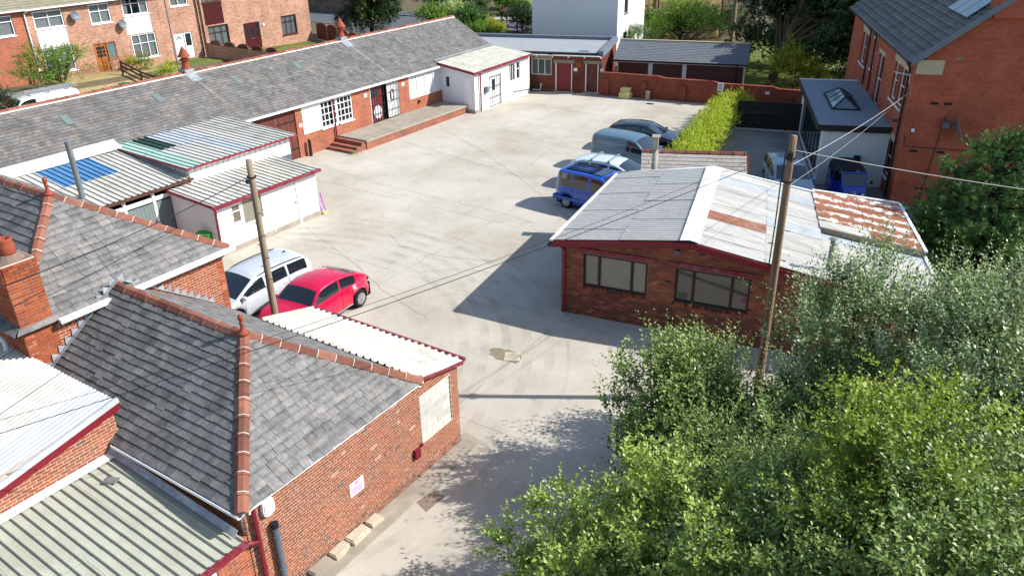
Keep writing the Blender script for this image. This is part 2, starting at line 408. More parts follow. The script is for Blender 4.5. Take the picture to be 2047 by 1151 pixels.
sheetmat('sheet_bluegrey', L(198, 203, 205), L(152, 154, 152), .5, 1.5, val=.7)
sheetmat('sheet_rust', L(158, 96, 70), L(196, 178, 160), .7, 2.6, .85, fleck=.15, stretch=(.5, 2.5, 1))
t = NT('sheet_rustwhite')
mp = t.add('Mapping'); mp.inputs['Rotation'].default_value = (0, 0, R_(-9.6)); mp.inputs['Scale'].default_value = (.9, 1.0, 1)
t.lk(t.add('NewGeometry').outputs['Position'], mp.inputs['Vector']); v = mp.outputs['Vector']
sp = t.add('SeparateXYZ'); t.lk(v, sp.inputs[0])
row = t.math('ABSOLUTE', t.math('SUBTRACT', t.math('FRACT', t.math('DIVIDE', sp.outputs['Y'], .78)), .5))      # lap rows rust first
nz1 = t.noise(v, 2.6, 5, .7, .5); nz2 = t.noise(v, 14, 4, .65)
q_ = t.math('ADD', t.math('MULTIPLY', row, -.9), t.math('ADD', t.math('MULTIPLY', nz1, 1.6), t.math('MULTIPLY', nz2, .35)))
k = t.ramp(q_, [(.60, gray(0)), (.67, gray(1))])
c = t.mix(k, t.ramp(t.attr(), [(0, L(178, 172, 160)), (.5, L(226, 222, 212))]), t.ramp(nz2, [(.3, L(132, 82, 60)), (.7, L(176, 118, 90))]))
t.done(t.mix(1.0, c, t.ramp(t.noise(v, 30, 3), [(.3, gray(.85)), (.7, gray(1.05))]), 'MULTIPLY'), .8, .25)
mk('grass', L(96, 112, 52), .95, .1, n=2.5, amt=.35, fine=30, fineamt=.35, dirt=L(150, 136, 86), dirtamt=.5, dirtscale=.7)
mk('earth', L(112, 98, 78), .95, .1, n=2.5, amt=.3, fine=30, fineamt=.3, dirt=L(88, 96, 56), dirtamt=.6, dirtscale=.5)
mk('asphalt', L(92, 94, 98), .9, .2, n=1.2, amt=.15, fine=50, fineamt=.15, dirt=L(112, 112, 112), dirtamt=.4, dirtscale=.4)
mk('paving', L(176, 170, 160), .9, .15, n=1.2, amt=.15, fine=30, fineamt=.15)
mk('bark', L(96, 82, 66), .95, .1, n=9, amt=.35, fine=40, fineamt=.3, stretch=(2, 2, .4), bump=.5)
mk('bark_dark', L(58, 50, 44), .95, .1, n=9, amt=.35, fine=40, fineamt=.3, stretch=(2, 2, .4), bump=.5)
mk('bark_pale', L(150, 136, 104), .95, .1, n=9, amt=.3, fine=40, fineamt=.3, stretch=(2, 2, .4), bump=.4)

# ------------------------------------------------------------------ builders
Z = V3((0, 0, 1))
def brick_mesh(mats, L_, H_, D_, var, key, cache={}):
    k = (key, round(L_, 3), round(var, 2))
    if k not in cache:
        b = MB(); b.par((-L_ / 2, -D_, -H_ / 2), (L_, 0, 0), (0, D_, 0), (0, 0, H_), var); cache[k] = b.mesh('brick', mats)
    return cache[k]
def place(name, me, parent, pos, ex, ey, ez):
    o = bpy.data.objects.new(name, me); COL.objects.link(o); o.parent = parent
    p = V3(pos) - ORG[parent.name]
    o.matrix_local = Matrix([[ex[0], ey[0], ez[0], p[0]], [ex[1], ey[1], ez[1], p[1]], [ex[2], ey[2], ez[2], p[2]], [0, 0, 0, 1]])
    return o
def topz(tops, u):
    for (u0, z0), (u1, z1) in zip(tops[:-1], tops[1:]):
        if u0 <= u <= u1: return z0 + (z1 - z0) * (u - u0) / max(1e-6, u1 - u0)
    return tops[0][1] if u < tops[0][0] else tops[-1][1]
def panel_wall(mb, O, u, n, tops, z0=0., openings=(), thick=.15, face=0.0):
    """wall slab with rectangular openings; tops = [(u, z)...]; outer face at O + n*face"""
    O, u, n = V3(O), V3(u), V3(n)
    us = sorted(set([t[0] for t in tops] + [o[0] for o in openings] + [o[1] for o in openings]))
    us = [x for x in us if tops[0][0] - 1e-6 <= x <= tops[-1][0] + 1e-6]
    for a, b in zip(us[:-1], us[1:]):
        if b - a < 1e-4: continue
        m = (a + b) / 2; ops = sorted((o[2], o[3]) for o in openings if o[0] - 1e-6 < m < o[1] + 1e-6)
        za = z0; segs = []
        for lo, hi in ops:
            if lo > za: segs.append((za, lo, lo))
            za = max(za, hi)
        ta, tb = topz(tops, a + 1e-5), topz(tops, b - 1e-5)
        if min(ta, tb) > za or max(ta, tb) > za + .001: segs.append((za, ta, tb))
        for lo, h0, h1 in segs:
            p = [O + u * a + Z * lo + n * face, O + u * b + Z * lo + n * face, O + u * b + Z * h1 + n * face, O + u * a + Z * h0 + n * face]
            mb.prism(p, -n * thick)
    return mb
def brick_wall(parent, O, u, n, tops, z0, openings=(), mats='brick', mortar='mortar', nind=300, thick=.12, seed=1, name='wall', irregular=.002, bond=0, dark=()):
    """mortar backing plus a brick for every brick: the nearest ones are objects of their own"""
    r = random.Random(seed); O, u, n = V3(O), V3(u), V3(n)
    back = part(name, panel_wall(MB(), O, u, n, tops, z0, openings, thick, -.004), mortar, parent)
    BL, BH, RH, RU = .212, .061, .075, .225
    full = []; rest = MB()
    zmax = max(t[1] for t in tops); row = 0; z = z0
    while z + BH < zmax:
        header = bond and row % bond == bond - 1
        rl = .1125 if header else RU; bl = rl - .014
        x = tops[0][0] - (rl / 2 if row % 2 else 0) ; end = tops[-1][0]; zc = z + RH / 2
        while x < end:
            ivs = [(max(x, tops[0][0]), min(x + bl, end))]
            for o in openings:
                if o[2] - .02 < zc < o[3] + .02:
                    nv = []
                    for a, b in ivs:
                        if b <= o[0] or a >= o[1]: nv.append((a, b))
                        else:
                            if o[0] - a > .03: nv.append((a, o[0]))
                            if b - o[1] > .03: nv.append((o[1], b))
                    ivs = nv
            for a, b in ivs:
                if b - a < .03 or topz(tops, (a + b) / 2) < zc + BH / 2: continue
                vv = min(1, max(0, r.gauss(.5, .16))) if r.random() > .035 else r.choice([0.0, .97, 1.0, .9])
                for (d0, d1, e0, e1, dv) in dark:
                    if d0 < a < d1 and e0 < zc < e1 and r.random() < .6: vv = dv + r.uniform(-.03, .03)
                p = O + u * (a + b) / 2 + Z * zc + n * r.uniform(-irregular, irregular)
                full.append((np.linalg.norm(p - CAM), p, b - a, round(vv * 10) / 10, vv, abs(b - a - bl) < .005))
            x += rl
        z += RH; row += 1
    full.sort(key=lambda q: q[0]); k = 0
    ez = Z; ex = u; ey = n
    for d, p, ln, vq, vv, isfull in full:
        if isfull and k < nind:
            place('brick', brick_mesh(mats, ln, BH, .05, vq, str(mats)), back, p, ex, ey, ez); k += 1
        else:
            c = p - u * ln / 2 - Z * BH / 2 - n * .03
            rest.par(c, u * ln, n * .03, Z * BH, vv)
    if rest.f:
        o = part('brickwork', rest, mats, back); o['kind'] = 'stuff'
    return back

def slate_roof(parent, O, e, s, n, S, lim, mats='slate', w=.3, gauge=.2, nind=300, seed=1, thick=.013, lift=.027, jit=.012, gap=.004, name='roof', under='underlay', skip=None, damage=0.0, vsh=0.0, headdark=.16):
    """courses of slates up the slope s from the eave line O+e*u; lim(v) gives the (u0, u1) of the slope at distance v up"""
    r = random.Random(seed); O, e, s, n = V3(O), V3(e), V3(s), V3(n)
    ub = MB(); poly = []; vs_ = np.linspace(0, S, 9)
    lo = [O + e * lim(v)[0] + s * v - n * .012 for v in vs_]; hi = [O + e * lim(v)[1] + s * v - n * .012 for v in vs_]
    for i in range(8):
        if np.linalg.norm(hi[i] - lo[i]) < .01: continue
        ub.prism([lo[i], hi[i], hi[i + 1], lo[i + 1]], -n * .05)
    back = part(name, ub, under, parent)
    full = []; rest = MB(); nc = int(S / gauge); cache = {}
    for c in range(nc + 1):
        v0 = c * gauge - (.03 if c == 0 else 0); v1 = min(S, v0 + gauge * 1.25)
        if v1 - v0 < .04: continue
        a0, a1 = lim(max(v0, 0)); b0, b1 = lim(v1)
        x = min(a0, b0) - (w / 2 if c % 2 else 0) - r.uniform(0, .02)
        while x < max(a1, b1):
            ww = w * r.uniform(.93, 1.07) if jit else w
            l0, l1 = max(x, a0), min(x + ww - gap, a1); t0, t1 = max(x, b0), min(x + ww - gap, b1)
            x += ww
            if l1 - l0 < .02 and t1 - t0 < .02: continue
            if l1 < l0: l0 = l1 = (l0 + l1) / 2
            if t1 < t0: t0 = t1 = min(max((t0 + t1) / 2, b0), b1)
            um = (l0 + l1) / 2
            if skip and skip(um, v0): continue
            dv = r.uniform(-jit, jit); du = 0
            vv = min(1, max(0, r.gauss(.56 + vsh, .075)))
            if r.random() < damage: dv -= r.uniform(.03, .09)
            ok = abs((l1 - l0) - (t1 - t0)) < .002 and l1 - l0 > w * .8
            full.append((np.linalg.norm(O + e * um + s * v0 - CAM), l0, l1, t0, t1, v0 + dv, v1, vv, ok, r.uniform(0, .006)))
    full.sort(key=lambda q: q[0]); k = 0
    def geo(l0, l1, t0, t1, v0, v1, li, o=V3((0, 0, 0)), ex=e, ey=s, ez=n):
        f = lambda a, b, h: o + ex * a + ey * b + ez * h
        h0 = lift + li; h1 = .004
        hk = h0 * .45 + (h1 + .004) * .55; vk = v0 * .45 + v1 * .55; k0 = l0 * .45 + t0 * .55; k1 = l1 * .45 + t1 * .55
        return [f(l0, v0, h0 - thick), f(l1, v0, h0 - thick), f(t1, v1, h1 - .002), f(t0, v1, h1 - .002),
                f(l0, v0, h0), f(l1, v0, h0), f(t1, v1, h1 + .004), f(t0, v1, h1 + .004), f(k0, vk, hk), f(k1, vk, hk)]
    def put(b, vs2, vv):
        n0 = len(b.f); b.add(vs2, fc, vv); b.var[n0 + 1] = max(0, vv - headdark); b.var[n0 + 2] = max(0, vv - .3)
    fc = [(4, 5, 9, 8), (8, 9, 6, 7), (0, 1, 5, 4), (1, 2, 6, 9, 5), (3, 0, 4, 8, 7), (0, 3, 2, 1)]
    I3 = np.eye(3)
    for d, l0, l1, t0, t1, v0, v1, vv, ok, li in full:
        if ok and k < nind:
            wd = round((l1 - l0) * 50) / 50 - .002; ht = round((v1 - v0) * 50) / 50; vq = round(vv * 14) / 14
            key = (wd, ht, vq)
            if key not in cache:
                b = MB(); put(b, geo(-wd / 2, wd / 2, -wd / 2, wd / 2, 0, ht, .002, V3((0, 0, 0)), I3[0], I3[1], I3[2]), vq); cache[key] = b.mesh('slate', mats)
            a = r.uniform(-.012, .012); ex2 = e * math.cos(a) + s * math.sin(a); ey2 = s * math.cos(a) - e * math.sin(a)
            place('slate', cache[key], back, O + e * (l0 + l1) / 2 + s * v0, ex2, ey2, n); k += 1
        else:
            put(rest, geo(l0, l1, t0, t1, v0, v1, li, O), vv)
    if rest.f:
        o = part('slating', rest, mats, back); o['kind'] = 'stuff'
    return back

def ridge(parent, P0, P1, mats='ridge_tile', ln=.43, hw=.14, drop=.09, up=None, seed=1, white=True, th=.035):
    """row of angular ridge or hip tiles from P0 to P1"""
    r = random.Random(seed); P0, P1 = V3(P0), V3(P1); d = unit(P1 - P0)
    up = Z if up is None else V3(up); up = unit(up - d * np.dot(up, d)); sd = np.cross(up, d)
    T = np.linalg.norm(P1 - P0); n = max(1, round(T / ln)); step = T / n; cache = {}
    mo = MB()
    for i in range(n):
        vq = round(r.random() * 5) / 5
        if vq not in cache:
            b = MB(); a = step - .012
            pr = [(-hw, -drop), (-hw * .38, 0), (hw * .38, 0), (hw, -drop), (hw, -drop - th), (0, -th * 1.2), (-hw, -drop - th)]
            for x0, x1, g in ((0, a * .86, 1.0), (a * .86, a, 1.10)):
                b.prism([(x0, p[0] * g, p[1] * g + (g - 1) * .18) for p in pr], (x1 - x0, 0, 0), vq)
            cache[vq] = b.mesh('ridge_tile', mats)
        p = P0 + d * (i * step) + up * (.035 + r.uniform(-.006, .006)) + sd * r.uniform(-.006, .006)
        place('ridge_tile', cache[vq], parent, p, d, sd, up)
        if white and i:
            q = P0 + d * (i * step - .012) + up * .037
            mo.prism([q + sd * x + up * y for x, y in [(-hw * 1.03, -drop), (-hw * .4, .006), (hw * .4, .006), (hw * 1.03, -drop), (hw * .9, -drop - .03), (-hw * .9, -drop - .03)]], d * .022)
    if white:
        for sg in (-1, 1):
            mo.prism([P0 + sd * sg * hw * 1.12 + up * (-drop - .05), P0 + sd * sg * hw * .8 + up * (-drop + .0), P0 + sd * sg * hw * .8 + up * (-drop - .06)], d * T)
        part('bedding_mortar', mo, 'mortar_white', parent)

def corr(mb, P00, P10, P01, P11, pitch=.15, amp=.02, prof='sin', var=.5, nrm=None, lsub=1, sag=0.0):
    """corrugated sheet; ribs run from P00 to P01 and repeat from P00 to P10"""
    P00, P10, P01, P11 = map(V3, (P00, P10, P01, P11))
    n = unit(np.cross(P10 - P00, P01 - P00)) if nrm is None else V3(nrm)
    if n[2] < 0: n = -n
    W = np.linalg.norm(P10 - P00); k = max(1, round(W / pitch))
    if prof == 'sin': sh = [(i / 8, math.cos(2 * math.pi * i / 8)) for i in range(8)]
    elif prof == 'rib': sh = [(0, -1), (.62, -1), (.70, 1), (.86, 1), (.94, -1)]
    else: sh = [(0, -1), (.38, -1), (.5, 1), (.88, 1)]
    ts = [((i + a) / k, h) for i in range(k) for a, h in sh] + [(1.0, sh[0][1])]
    vs_ = []
    for j in range(lsub + 1):
        q = j / lsub
        for t_, h in ts:
            p = (P00 * (1 - t_) + P10 * t_) * (1 - q) + (P01 * (1 - t_) + P11 * t_) * q
            vs_.append(p + n * (h * amp))
    m = len(ts); fs = [(j * m + i, j * m + i + 1, (j + 1) * m + i + 1, (j + 1) * m + i) for j in range(lsub) for i in range(m - 1)]
    b0 = len(mb.f); mb.add(vs_, fs, var)
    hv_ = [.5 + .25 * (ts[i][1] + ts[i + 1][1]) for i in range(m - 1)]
    if prof == 'rib': hv_ = [.6 if ts[i][1] == ts[i + 1][1] else .25 for i in range(m - 1)]  # rib flanks darker than pans: rib shadow lines put into the colour
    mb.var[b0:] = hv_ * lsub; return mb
def lerp(a, b, t): return V3(a) * (1 - t) + V3(b) * t
def bil(P, s, t): return lerp(lerp(P[0], P[1], s), lerp(P[2], P[3], s), t)
def sheets(parent, P, cuts_s, cuts_t, matf, pitch, amp, prof, ribs='t', gapz=.012, smooth=None, name='roof_sheet', over=.05):
    """divide the patch P=[P00,P10,P01,P11] into lapped sheets (cuts along s and t in 0..1); ribs along 's' or 't'"""
    P = [V3(p) for p in P]; n = unit(np.cross(P[1] - P[0], P[2] - P[0])); n = n if n[2] > 0 else -n
    for i, (s0, s1) in enumerate(zip(cuts_s[:-1], cuts_s[1:])):
        for j, (t0, t1) in enumerate(zip(cuts_t[:-1], cuts_t[1:])):
            m = matf(i, j)
            if m is None: continue
            z = n * (gapz * ((i + j) % 2) + random.uniform(0, .004)); b = MB()
            q = [bil(P, s0, t0) + z, bil(P, s1, t0) + z, bil(P, s0, t1) + z, bil(P, s1, t1) + z]
            if ribs == 't': corr(b, q[0], q[1], q[2], q[3], pitch, amp, prof, nrm=n)
            else: corr(b, q[0], q[2], q[1], q[3], pitch, amp, prof, nrm=n)
            part(name, b, m, parent, smooth=(prof == 'sin'))
def bar(mb, a, b, w, h, up=Z, var=.5, mi=0):
    """rectangular bar centred on the line a-b"""
    a, b = V3(a), V3(b); d = unit(b - a); sd = unit(np.cross(d, up)); u_ = np.cross(sd, d)
    return mb.par(a - sd * w / 2 - u_ * h / 2, b - a, sd * w, u_ * h, var, mi)

class Fr:
    """wall frame: origin, unit vector along the wall, outward normal"""
    def __init__(s, O, u, n): s.O, s.u, s.n = V3(O), unit(u), unit(n)
    def p(s, u, z, d=0.0): return s.O + s.u * u + s.n * d + Z * z
    def uv(s, x, y):                       # photo point -> (u, z) on this wall
        q = on_pl(x, y, s.O, s.n) - s.O; return float(q @ s.u), float(q[2])
    def rect(s, x0, y0, x1, y1):           # from two opposite corners
        a, b = s.uv(x0, y0), s.uv(x1, y1); return min(a[0], b[0]), max(a[0], b[0]), min(a[1], b[1]), max(a[1], b[1])
    def slab(s, mb, u0, u1, z0, z1, d0, d1, var=.5, mi=0):
        mb.par(s.p(u0, z0, d0), s.u * (u1 - u0), s.n * (d1 - d0), Z * (z1 - z0), var, mi); return mb

def window(parent, fr, r, cols=(), rows=(), fm='upvc', gm='glass', inset=.06, fw=.055, sill=True, sillm=None, curtain=None, room='dark_inside', name='window', mw=.045, grid=None, depth=.05):
    u0, u1, z0, z1 = r; b = MB(); d0, d1 = -inset - depth, -inset
    for a in ((u0, u0 + fw, z0, z1), (u1 - fw, u1, z0, z1), (u0 + fw, u1 - fw, z0, z0 + fw), (u0 + fw, u1 - fw, z1 - fw, z1)):
        fr.slab(b, *a, d0, d1)
    cu_ = [u0 + fw] + [u0 + (u1 - u0) * c for c in cols] + [u1 - fw]; rz = [z0 + fw] + [z0 + (z1 - z0) * c for c in rows] + [z1 - fw]
    for c in cu_[1:-1]: fr.slab(b, c - mw / 2, c + mw / 2, z0 + fw, z1 - fw, d0 + .004, d1 - .003)
    for c in rz[1:-1]: fr.slab(b, u0 + fw, u1 - fw, c - mw / 2, c + mw / 2, d0 + .008, d1 - .006)
    w = part(name, b, fm, parent)
    for i, (a0, a1) in enumerate(zip(cu_[:-1], cu_[1:])):
        for j, (c0, c1) in enumerate(zip(rz[:-1], rz[1:])):
            part('pane', fr.slab(MB(), a0 - .01, a1 + .01, c0 - .01, c1 + .01, d0 + .018, d0 + .026), gm, w)
    if room:
        q = MB(); fr.slab(q, u0 - .02, u1 + .02, z0 - .02, z1 + .02, -inset - .9, -inset - .86)
        for a in ((u0 - .06, u0 - .02), (u1 + .02, u1 + .06)): fr.slab(q, a[0], a[1], z0 - .02, z1 + .02, -inset - .88, -inset - depth - .02)
        fr.slab(q, u0 - .06, u1 + .06, z1 + .02, z1 + .06, -inset - .9, -inset - depth - .02)
        fr.slab(q, u0 - .06, u1 + .06, z0 - .06, z0 - .02, -inset - .9, -inset - depth - .02)
        part('room_lining', q, room, w)
    if curtain:
        q = MB(); nseg = max(8, int((u1 - u0) / .05))
        for (a, c) in (curtain if isinstance(curtain, list) else [(0, 1)]):
            ua, uc = u0 + fw + (u1 - u0 - 2 * fw) * a, u0 + fw + (u1 - u0 - 2 * fw) * c
            k = max(4, int((uc - ua) / .045)); P = [(ua + (uc - ua) * i / k, -inset - depth - .07 + (.018 if i % 2 else -.018)) for i in range(k + 1)]
            for (x0, y0), (x1, y1) in zip(P[:-1], P[1:]): q.quad(fr.p(x0, z0 + .03, y0), fr.p(x1, z0 + .03, y1), fr.p(x1, z1 - .03, y1), fr.p(x0, z1 - .03, y0))
        part('curtain', q, 'curtain', w)
    if sill:
        part('sill', fr.slab(MB(), u0 - .06, u1 + .06, z0 - .07, z0 - .003, -inset - .04, .06), sillm or fm, w)
    return w
def planks(parent, fr, r, mats, w=.14, d0=-.06, d1=-.02, name='plank', horiz=False, gap=.008):
    u0, u1, z0, z1 = r; rr = random.Random(int(abs(u0 * 91 + z0 * 13)) + 3)
    L_ = (z1 - z0) if horiz else (u1 - u0); n = max(1, round(L_ / w)); st = L_ / n
    for i in range(n):
        b = MB(); j = rr.uniform(-.003, .003)
        if horiz: fr.slab(b, u0, u1, z0 + i * st, z0 + (i + 1) * st - gap, d0, d1 + j, rr.random())
        else: fr.slab(b, u0 + i * st, u0 + (i + 1) * st - gap, z0, z1, d0, d1 + j, rr.random())
        part(name, b, mats, parent)
def pipe(parent, pts, r, mats, name='downpipe', n=10, collars=True):
    b = MB(); b.tube(pts, r, n)
    if collars:
        for p, q in zip(pts[:-1], pts[1:]):
            p, q = V3(p), V3(q); T = np.linalg.norm(q - p)
            if T > 1.2:
                for k in (.12, .55): c = lerp(p, q, k); b.cyl(c, c + unit(q - p) * .05, r * 1.25, n=n)
    return part(name, b, mats, parent, smooth=False)
# ------------------------------------------------------------------ ground
def gz(x, y):
    t_ = min(1, max(0, (-56.8 - x) / 3.0)); t_ = t_ * t_ * (3 - 2 * t_)
    return t_ * min(1.35, max(-.2, 1.13 - .036 * (y - 35)))
xs = sorted(set([-1500, -700, -300, -160, -110, -90] + list(np.arange(-80, -62, 2.0)) + [-61, -60, -59.5, -59, -58.5, -58, -57.5, -57, -56, -50, -44, -40] + [-36, -34, -20, -5, 10, 30, 80, 250, 700, 1500]))
ys = sorted(set([-300, -80, -20] + list(np.arange(-4, 92, 4.0)) + [105, 130, 180, 300, 700, 1500]))
g = MB(); nx, ny = len(xs), len(ys)
g.add([(x, y, gz(x, y) - .012) for y in ys for x in xs], [(j * nx + i, j * nx + i + 1, (j + 1) * nx + i + 1, (j + 1) * nx + i) for j in range(ny - 1) for i in range(nx - 1)])
structure('ground', g, 'earth', smooth=True)

t = NT('yard_concrete'); p = t.pos()
rgb = t.ramp(t.noise(p, .22, 7, .65, .1), [(.32, L(168, 159, 142)), (.5, L(186, 178, 162)), (.68, L(198, 191, 177))])
c = t.mix(t.ramp(t.noise(p, .75, 8, .72, .15), [(.50, gray(0)), (.72, gray(.3))]), rgb, L(140, 131, 114))
c = t.mix(t.ramp(t.noise(p, 2.6, 6, .7), [(.55, gray(0)), (.75, gray(.22))]), c, L(206, 200, 188))
c = t.mix(1.0, c, t.ramp(t.noise(p, 60, 3, .7), [(.3, gray(.86)), (.7, gray(1.06))]), 'MULTIPLY')
# slab joints: distorted lines every few metres, broken by noise
sep = t.add('SeparateXYZ'); wob = t.noise(p, .6, 4, .6)
t.lk(p, sep.inputs[0])
def lines(src, period, off, width, wb):
    q = t.math('ADD', t.math('ADD', src, off), t.math('MULTIPLY', wob, wb))
    m_ = t.math('ABSOLUTE', t.math('SUBTRACT', t.math('FRACT', t.math('DIVIDE', q, period)), .5))
    return t.math('LESS_THAN', m_, width / period)
j1 = lines(sep.outputs['Y'], 6.4, 1.35, .016, .22); j2 = lines(sep.outputs['X'], 7.3, 1.0, .014, .25)
jj = t.math('MAXIMUM', j1, j2)
jk = t.math('MULTIPLY', jj, t.ramp(t.noise(p, 1.3, 3), [(.38, gray(0)), (.55, gray(.55))]))
c = t.mix(jk, c, L(96, 88, 74))
vo = t.add('TexVoronoi', feature='DISTANCE_TO_EDGE'); vo.inputs['Scale'].default_value = .42
pm = t.add('VectorMath', operation='ADD'); nz = t.add('TexNoise'); nz.inputs['Scale'].default_value = 1.4; nz.inputs['Detail'].default_value = 6
t.lk(p, nz.inputs['Vector']); t.lk(p, pm.inputs[0]); t.lk(nz.outputs['Color'], pm.inputs[1]); t.lk(pm.outputs[0], vo.inputs['Vector'])
ck = t.math('MULTIPLY', t.math('LESS_THAN', vo.outputs['Distance'], .004), t.ramp(t.noise(p, .28, 3), [(.5, gray(0)), (.62, gray(.35))]))
c = t.mix(ck, c, L(92, 84, 72))
# tyre sweep: faint concentric arcs worn into the surface
dv = t.add('VectorMath', operation='DISTANCE'); t.lk(p, dv.inputs[0]); dv.inputs[1].default_value = (-21.0, 13.0, 0)
w_ = t.math('SINE', t.math('MULTIPLY', dv.outputs['Value'], 9.0)); 
band = t.math('MULTIPLY', t.math('GREATER_THAN', dv.outputs['Value'], 8.2), t.math('LESS_THAN', dv.outputs['Value'], 12.0))
ak = t.math('MULTIPLY', t.math('MULTIPLY', t.math('GREATER_THAN', w_, .2), band), t.ramp(t.noise(p, .8, 4), [(.42, gray(0)), (.66, gray(.34))]))
c = t.mix(ak, c, L(126, 118, 106))
t.bump(t.noise(p, 45, 4, .7), .25, .01)
t.done(c, .92, .2)
y = MB()
y.prism([(-45, 4, .004), (-45, -6, .004), (-6.4, -6, .004), (-6.5, 12, .004), (-6.2, 17.2, .004), (-5.6, 19.3, .004), (1.5, 20.6, .004), (1.5, 22, .004), (-6, 34, .004), (-16.4, 38, .004), (-18.4, 52.9, .004), (-26.5, 51.9, .004), (-32, 50.6, .004), (-45, 48, .004)], (0, 0, -.1))
structure('yard', y, 'yard_concrete')
mk('drive_concrete', L(150, 146, 140), .9, .2, n=.6, amt=.3, fine=40, fineamt=.2, dirt=L(104, 102, 98), dirtamt=.6, dirtscale=.5)
y = MB(); y.prism([(-15.6, 47.4, .0035), (-10.6, 48.9, .0035), (-4.5, 38.6, .0035), (1.0, 39.5, .0035), (1.0, 22.1, .0035), (-5.9, 34.1, .0035), (-16.2, 38.1, .0035)], (0, 0, -.1))
structure('driveway', y, 'drive_concrete')

# ------------------------------------------------------------------ long barn
X0 = -34.18
barn = thing('barn', 'long low brick barn with grey slate roof along the far side of the yard', 'building', (-37.9, 30, 0))
FB = Fr((X0, 0, 0), (0, 1, 0), (1, 0, 0))
ops = [(26.3, 29.66, 0, 2.82), (30.13, 34.13, 1.23, 2.76), (35.68, 38.33, .5, 2.86), (39.37, 42.73, 1.3, 2.82)]
bw = MB(); panel_wall(bw, FB.O, FB.u, FB.n, [(12, 2.95), (49.1, 2.95)], 0, ops, .3)
barn_wall = part('wall', bw, 'brickwall_barn', barn, uv=True)
b = MB(); panel_wall(b, (-41.7, 0, 0), (0, 1, 0), (-1, 0, 0), [(12, 2.95), (49.1, 2.95)], 0, (), .3)
panel_wall(b, (-41.7, 49.1, 0), (1, 0, 0), (0, 1, 0), [(.31, 2.95), (3.76, 4.95), (7.21, 2.95)], 0, (), .3)
panel_wall(b, (-41.7, 12, 0), (1, 0, 0), (0, -1, 0), [(.31, 2.95), (3.76, 4.95), (7.21, 2.95)], 0, (), .3)
part('rear_wall', b, 'brickwall_barn', barn, uv=True)
e_p, r_p = V3((-34.02, 0, 2.93)), V3((-38, 0, 5.05)); sS = np.linalg.norm(r_p - e_p); sv = (r_p - e_p) / sS; sn = V3((-sv[2] * -1, 0, -sv[0]))
sn = V3((sv[2], 0, -sv[0]))
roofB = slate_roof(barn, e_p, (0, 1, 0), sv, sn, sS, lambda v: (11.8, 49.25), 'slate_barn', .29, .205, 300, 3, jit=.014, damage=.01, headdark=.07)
b = MB(); b.prism([(-38, 11.8, 5.04), (-38, 49.25, 5.04), (-41.98, 49.25, 2.93), (-41.98, 11.8, 2.93)], (0, 0, -.07)); part('rear_slope', b, 'slate_modern', barn)
ridge(barn, (-38, 11.8, 5.07), (-38, 49.3, 5.07), 'ridge_red', .46, .15, .09, seed=4, white=False)
b = MB(); b.prism([(-37.83, 11.8, 4.985), (-37.74, 11.8, 4.975), (-37.79, 11.8, 5.03)], (0, 37.4, 0)); part('bedding_mortar', b, 'mortar_white', barn)
b = MB(); bar(b, (-33.95, 12, 2.9), (-33.95, 42.4, 2.9), .12, .1); part('gutter', b, 'paint_white', barn)
b = MB(); bar(b, (-34.13, 12, 2.84), (-34.13, 42.6, 2.84), .06, .1); part('fascia', b, 'paint_maroon', barn)
for q in ((133.5, 241), (316.6, 197), (474, 161), (594, 132), (797, 82)):          # small glass slates
    p = on_pl(*q, r_p, sn); b = MB(); a = p - sv * .34 - V3((0, .17, 0)) + sn * .03
    b.par(a, V3((0, .34, 0)), sv * .68, sn * .012); part('roof_light', b, 'glass_green', barn)
for vy, lo in ((26.1, .9), (37.6, 2.0)):                                            # red ridge cowls
    b = MB(); b.box((-38, vy, 5.1), (.5, .55, .25)); base = part('vent_base', b, 'lead', barn)
    b = MB(); b.lathe((-38, vy, 5.18), [(.24, 0), (.26, .05), (.2, .16), (.16, .3), (.17, .42), (.27, .52), (.27, .56)], 14)
    b.lathe((-38, vy, 5.18), [(.15, .56), (.15, .66)], 12)
    v_ = part('roof_vent', b, 'paint_cowl' if 'paint_cowl' in MATS else 'terracotta', barn)
    b = MB(); b.lathe((-38, vy, 5.18), [(.33, .66), (.31, .70), (.17, .95), (.04, 1.16), (.015, 1.19), (.015, 1.3)], 16); part('cowl_cap', b, 'terracotta', v_)
    b = MB(); b.par(e_p + sv * (sS - .85) + V3((0, vy - .3, 0)) + sn * .03, V3((0, .62, 0)), sv * .75, sn * .012); part('lead_flashing', b, 'lead', barn)
    b = MB()
    for k in range(int(lo / .4) + 3): b.par(e_p + sv * (sS - 1.2 - .42 * k) + V3((0, vy - .1 + .03 * k, 0)) + sn * .028, V3((0, .24, 0)), sv * .4, sn * .008)
    b.var = [.72] * len(b.f); part('replacement_slates', b, 'slate_barn', barn)
# timber doors
dr = part('timber_door', FB.slab(MB(), 26.3, 29.66, 0.02, 2.82, -.2, -.14), 'timber_dark', barn)
planks(dr, FB, (26.32, 29.64, .03, 2.8), 'timber_brown', .15, -.14, -.07)
part('strap_hinge', FB.slab(FB.slab(MB(), 28.3, 29.6, .55, .62, -.07, -.055), 28.3, 29.6, 2.1, 2.17, -.07, -.055), 'iron_black', dr)
# boarded window with small panes
part('window_board', FB.slab(MB(), 30.13, 31.55, 1.23, 2.76, -.1, .02), 'paint_white', barn)
window(barn, FB, (31.55, 32.85, 1.23, 2.76), (.25, .5, .75), (.25, .5, .75), 'paint_white', 'glass', .03, .09, room='timber_dark', mw=.05)
window(barn, FB, (32.85, 34.13, 1.23, 2.76), (.25, .5, .75), (.25, .5, .75), 'paint_white', 'glass', .03, .09, room='timber_dark', mw=.05)
pipe(barn, [FB.p(32.48, 2.85, .1), FB.p(32.5, .05, .1)], .045, 'paint_maroon_clean')
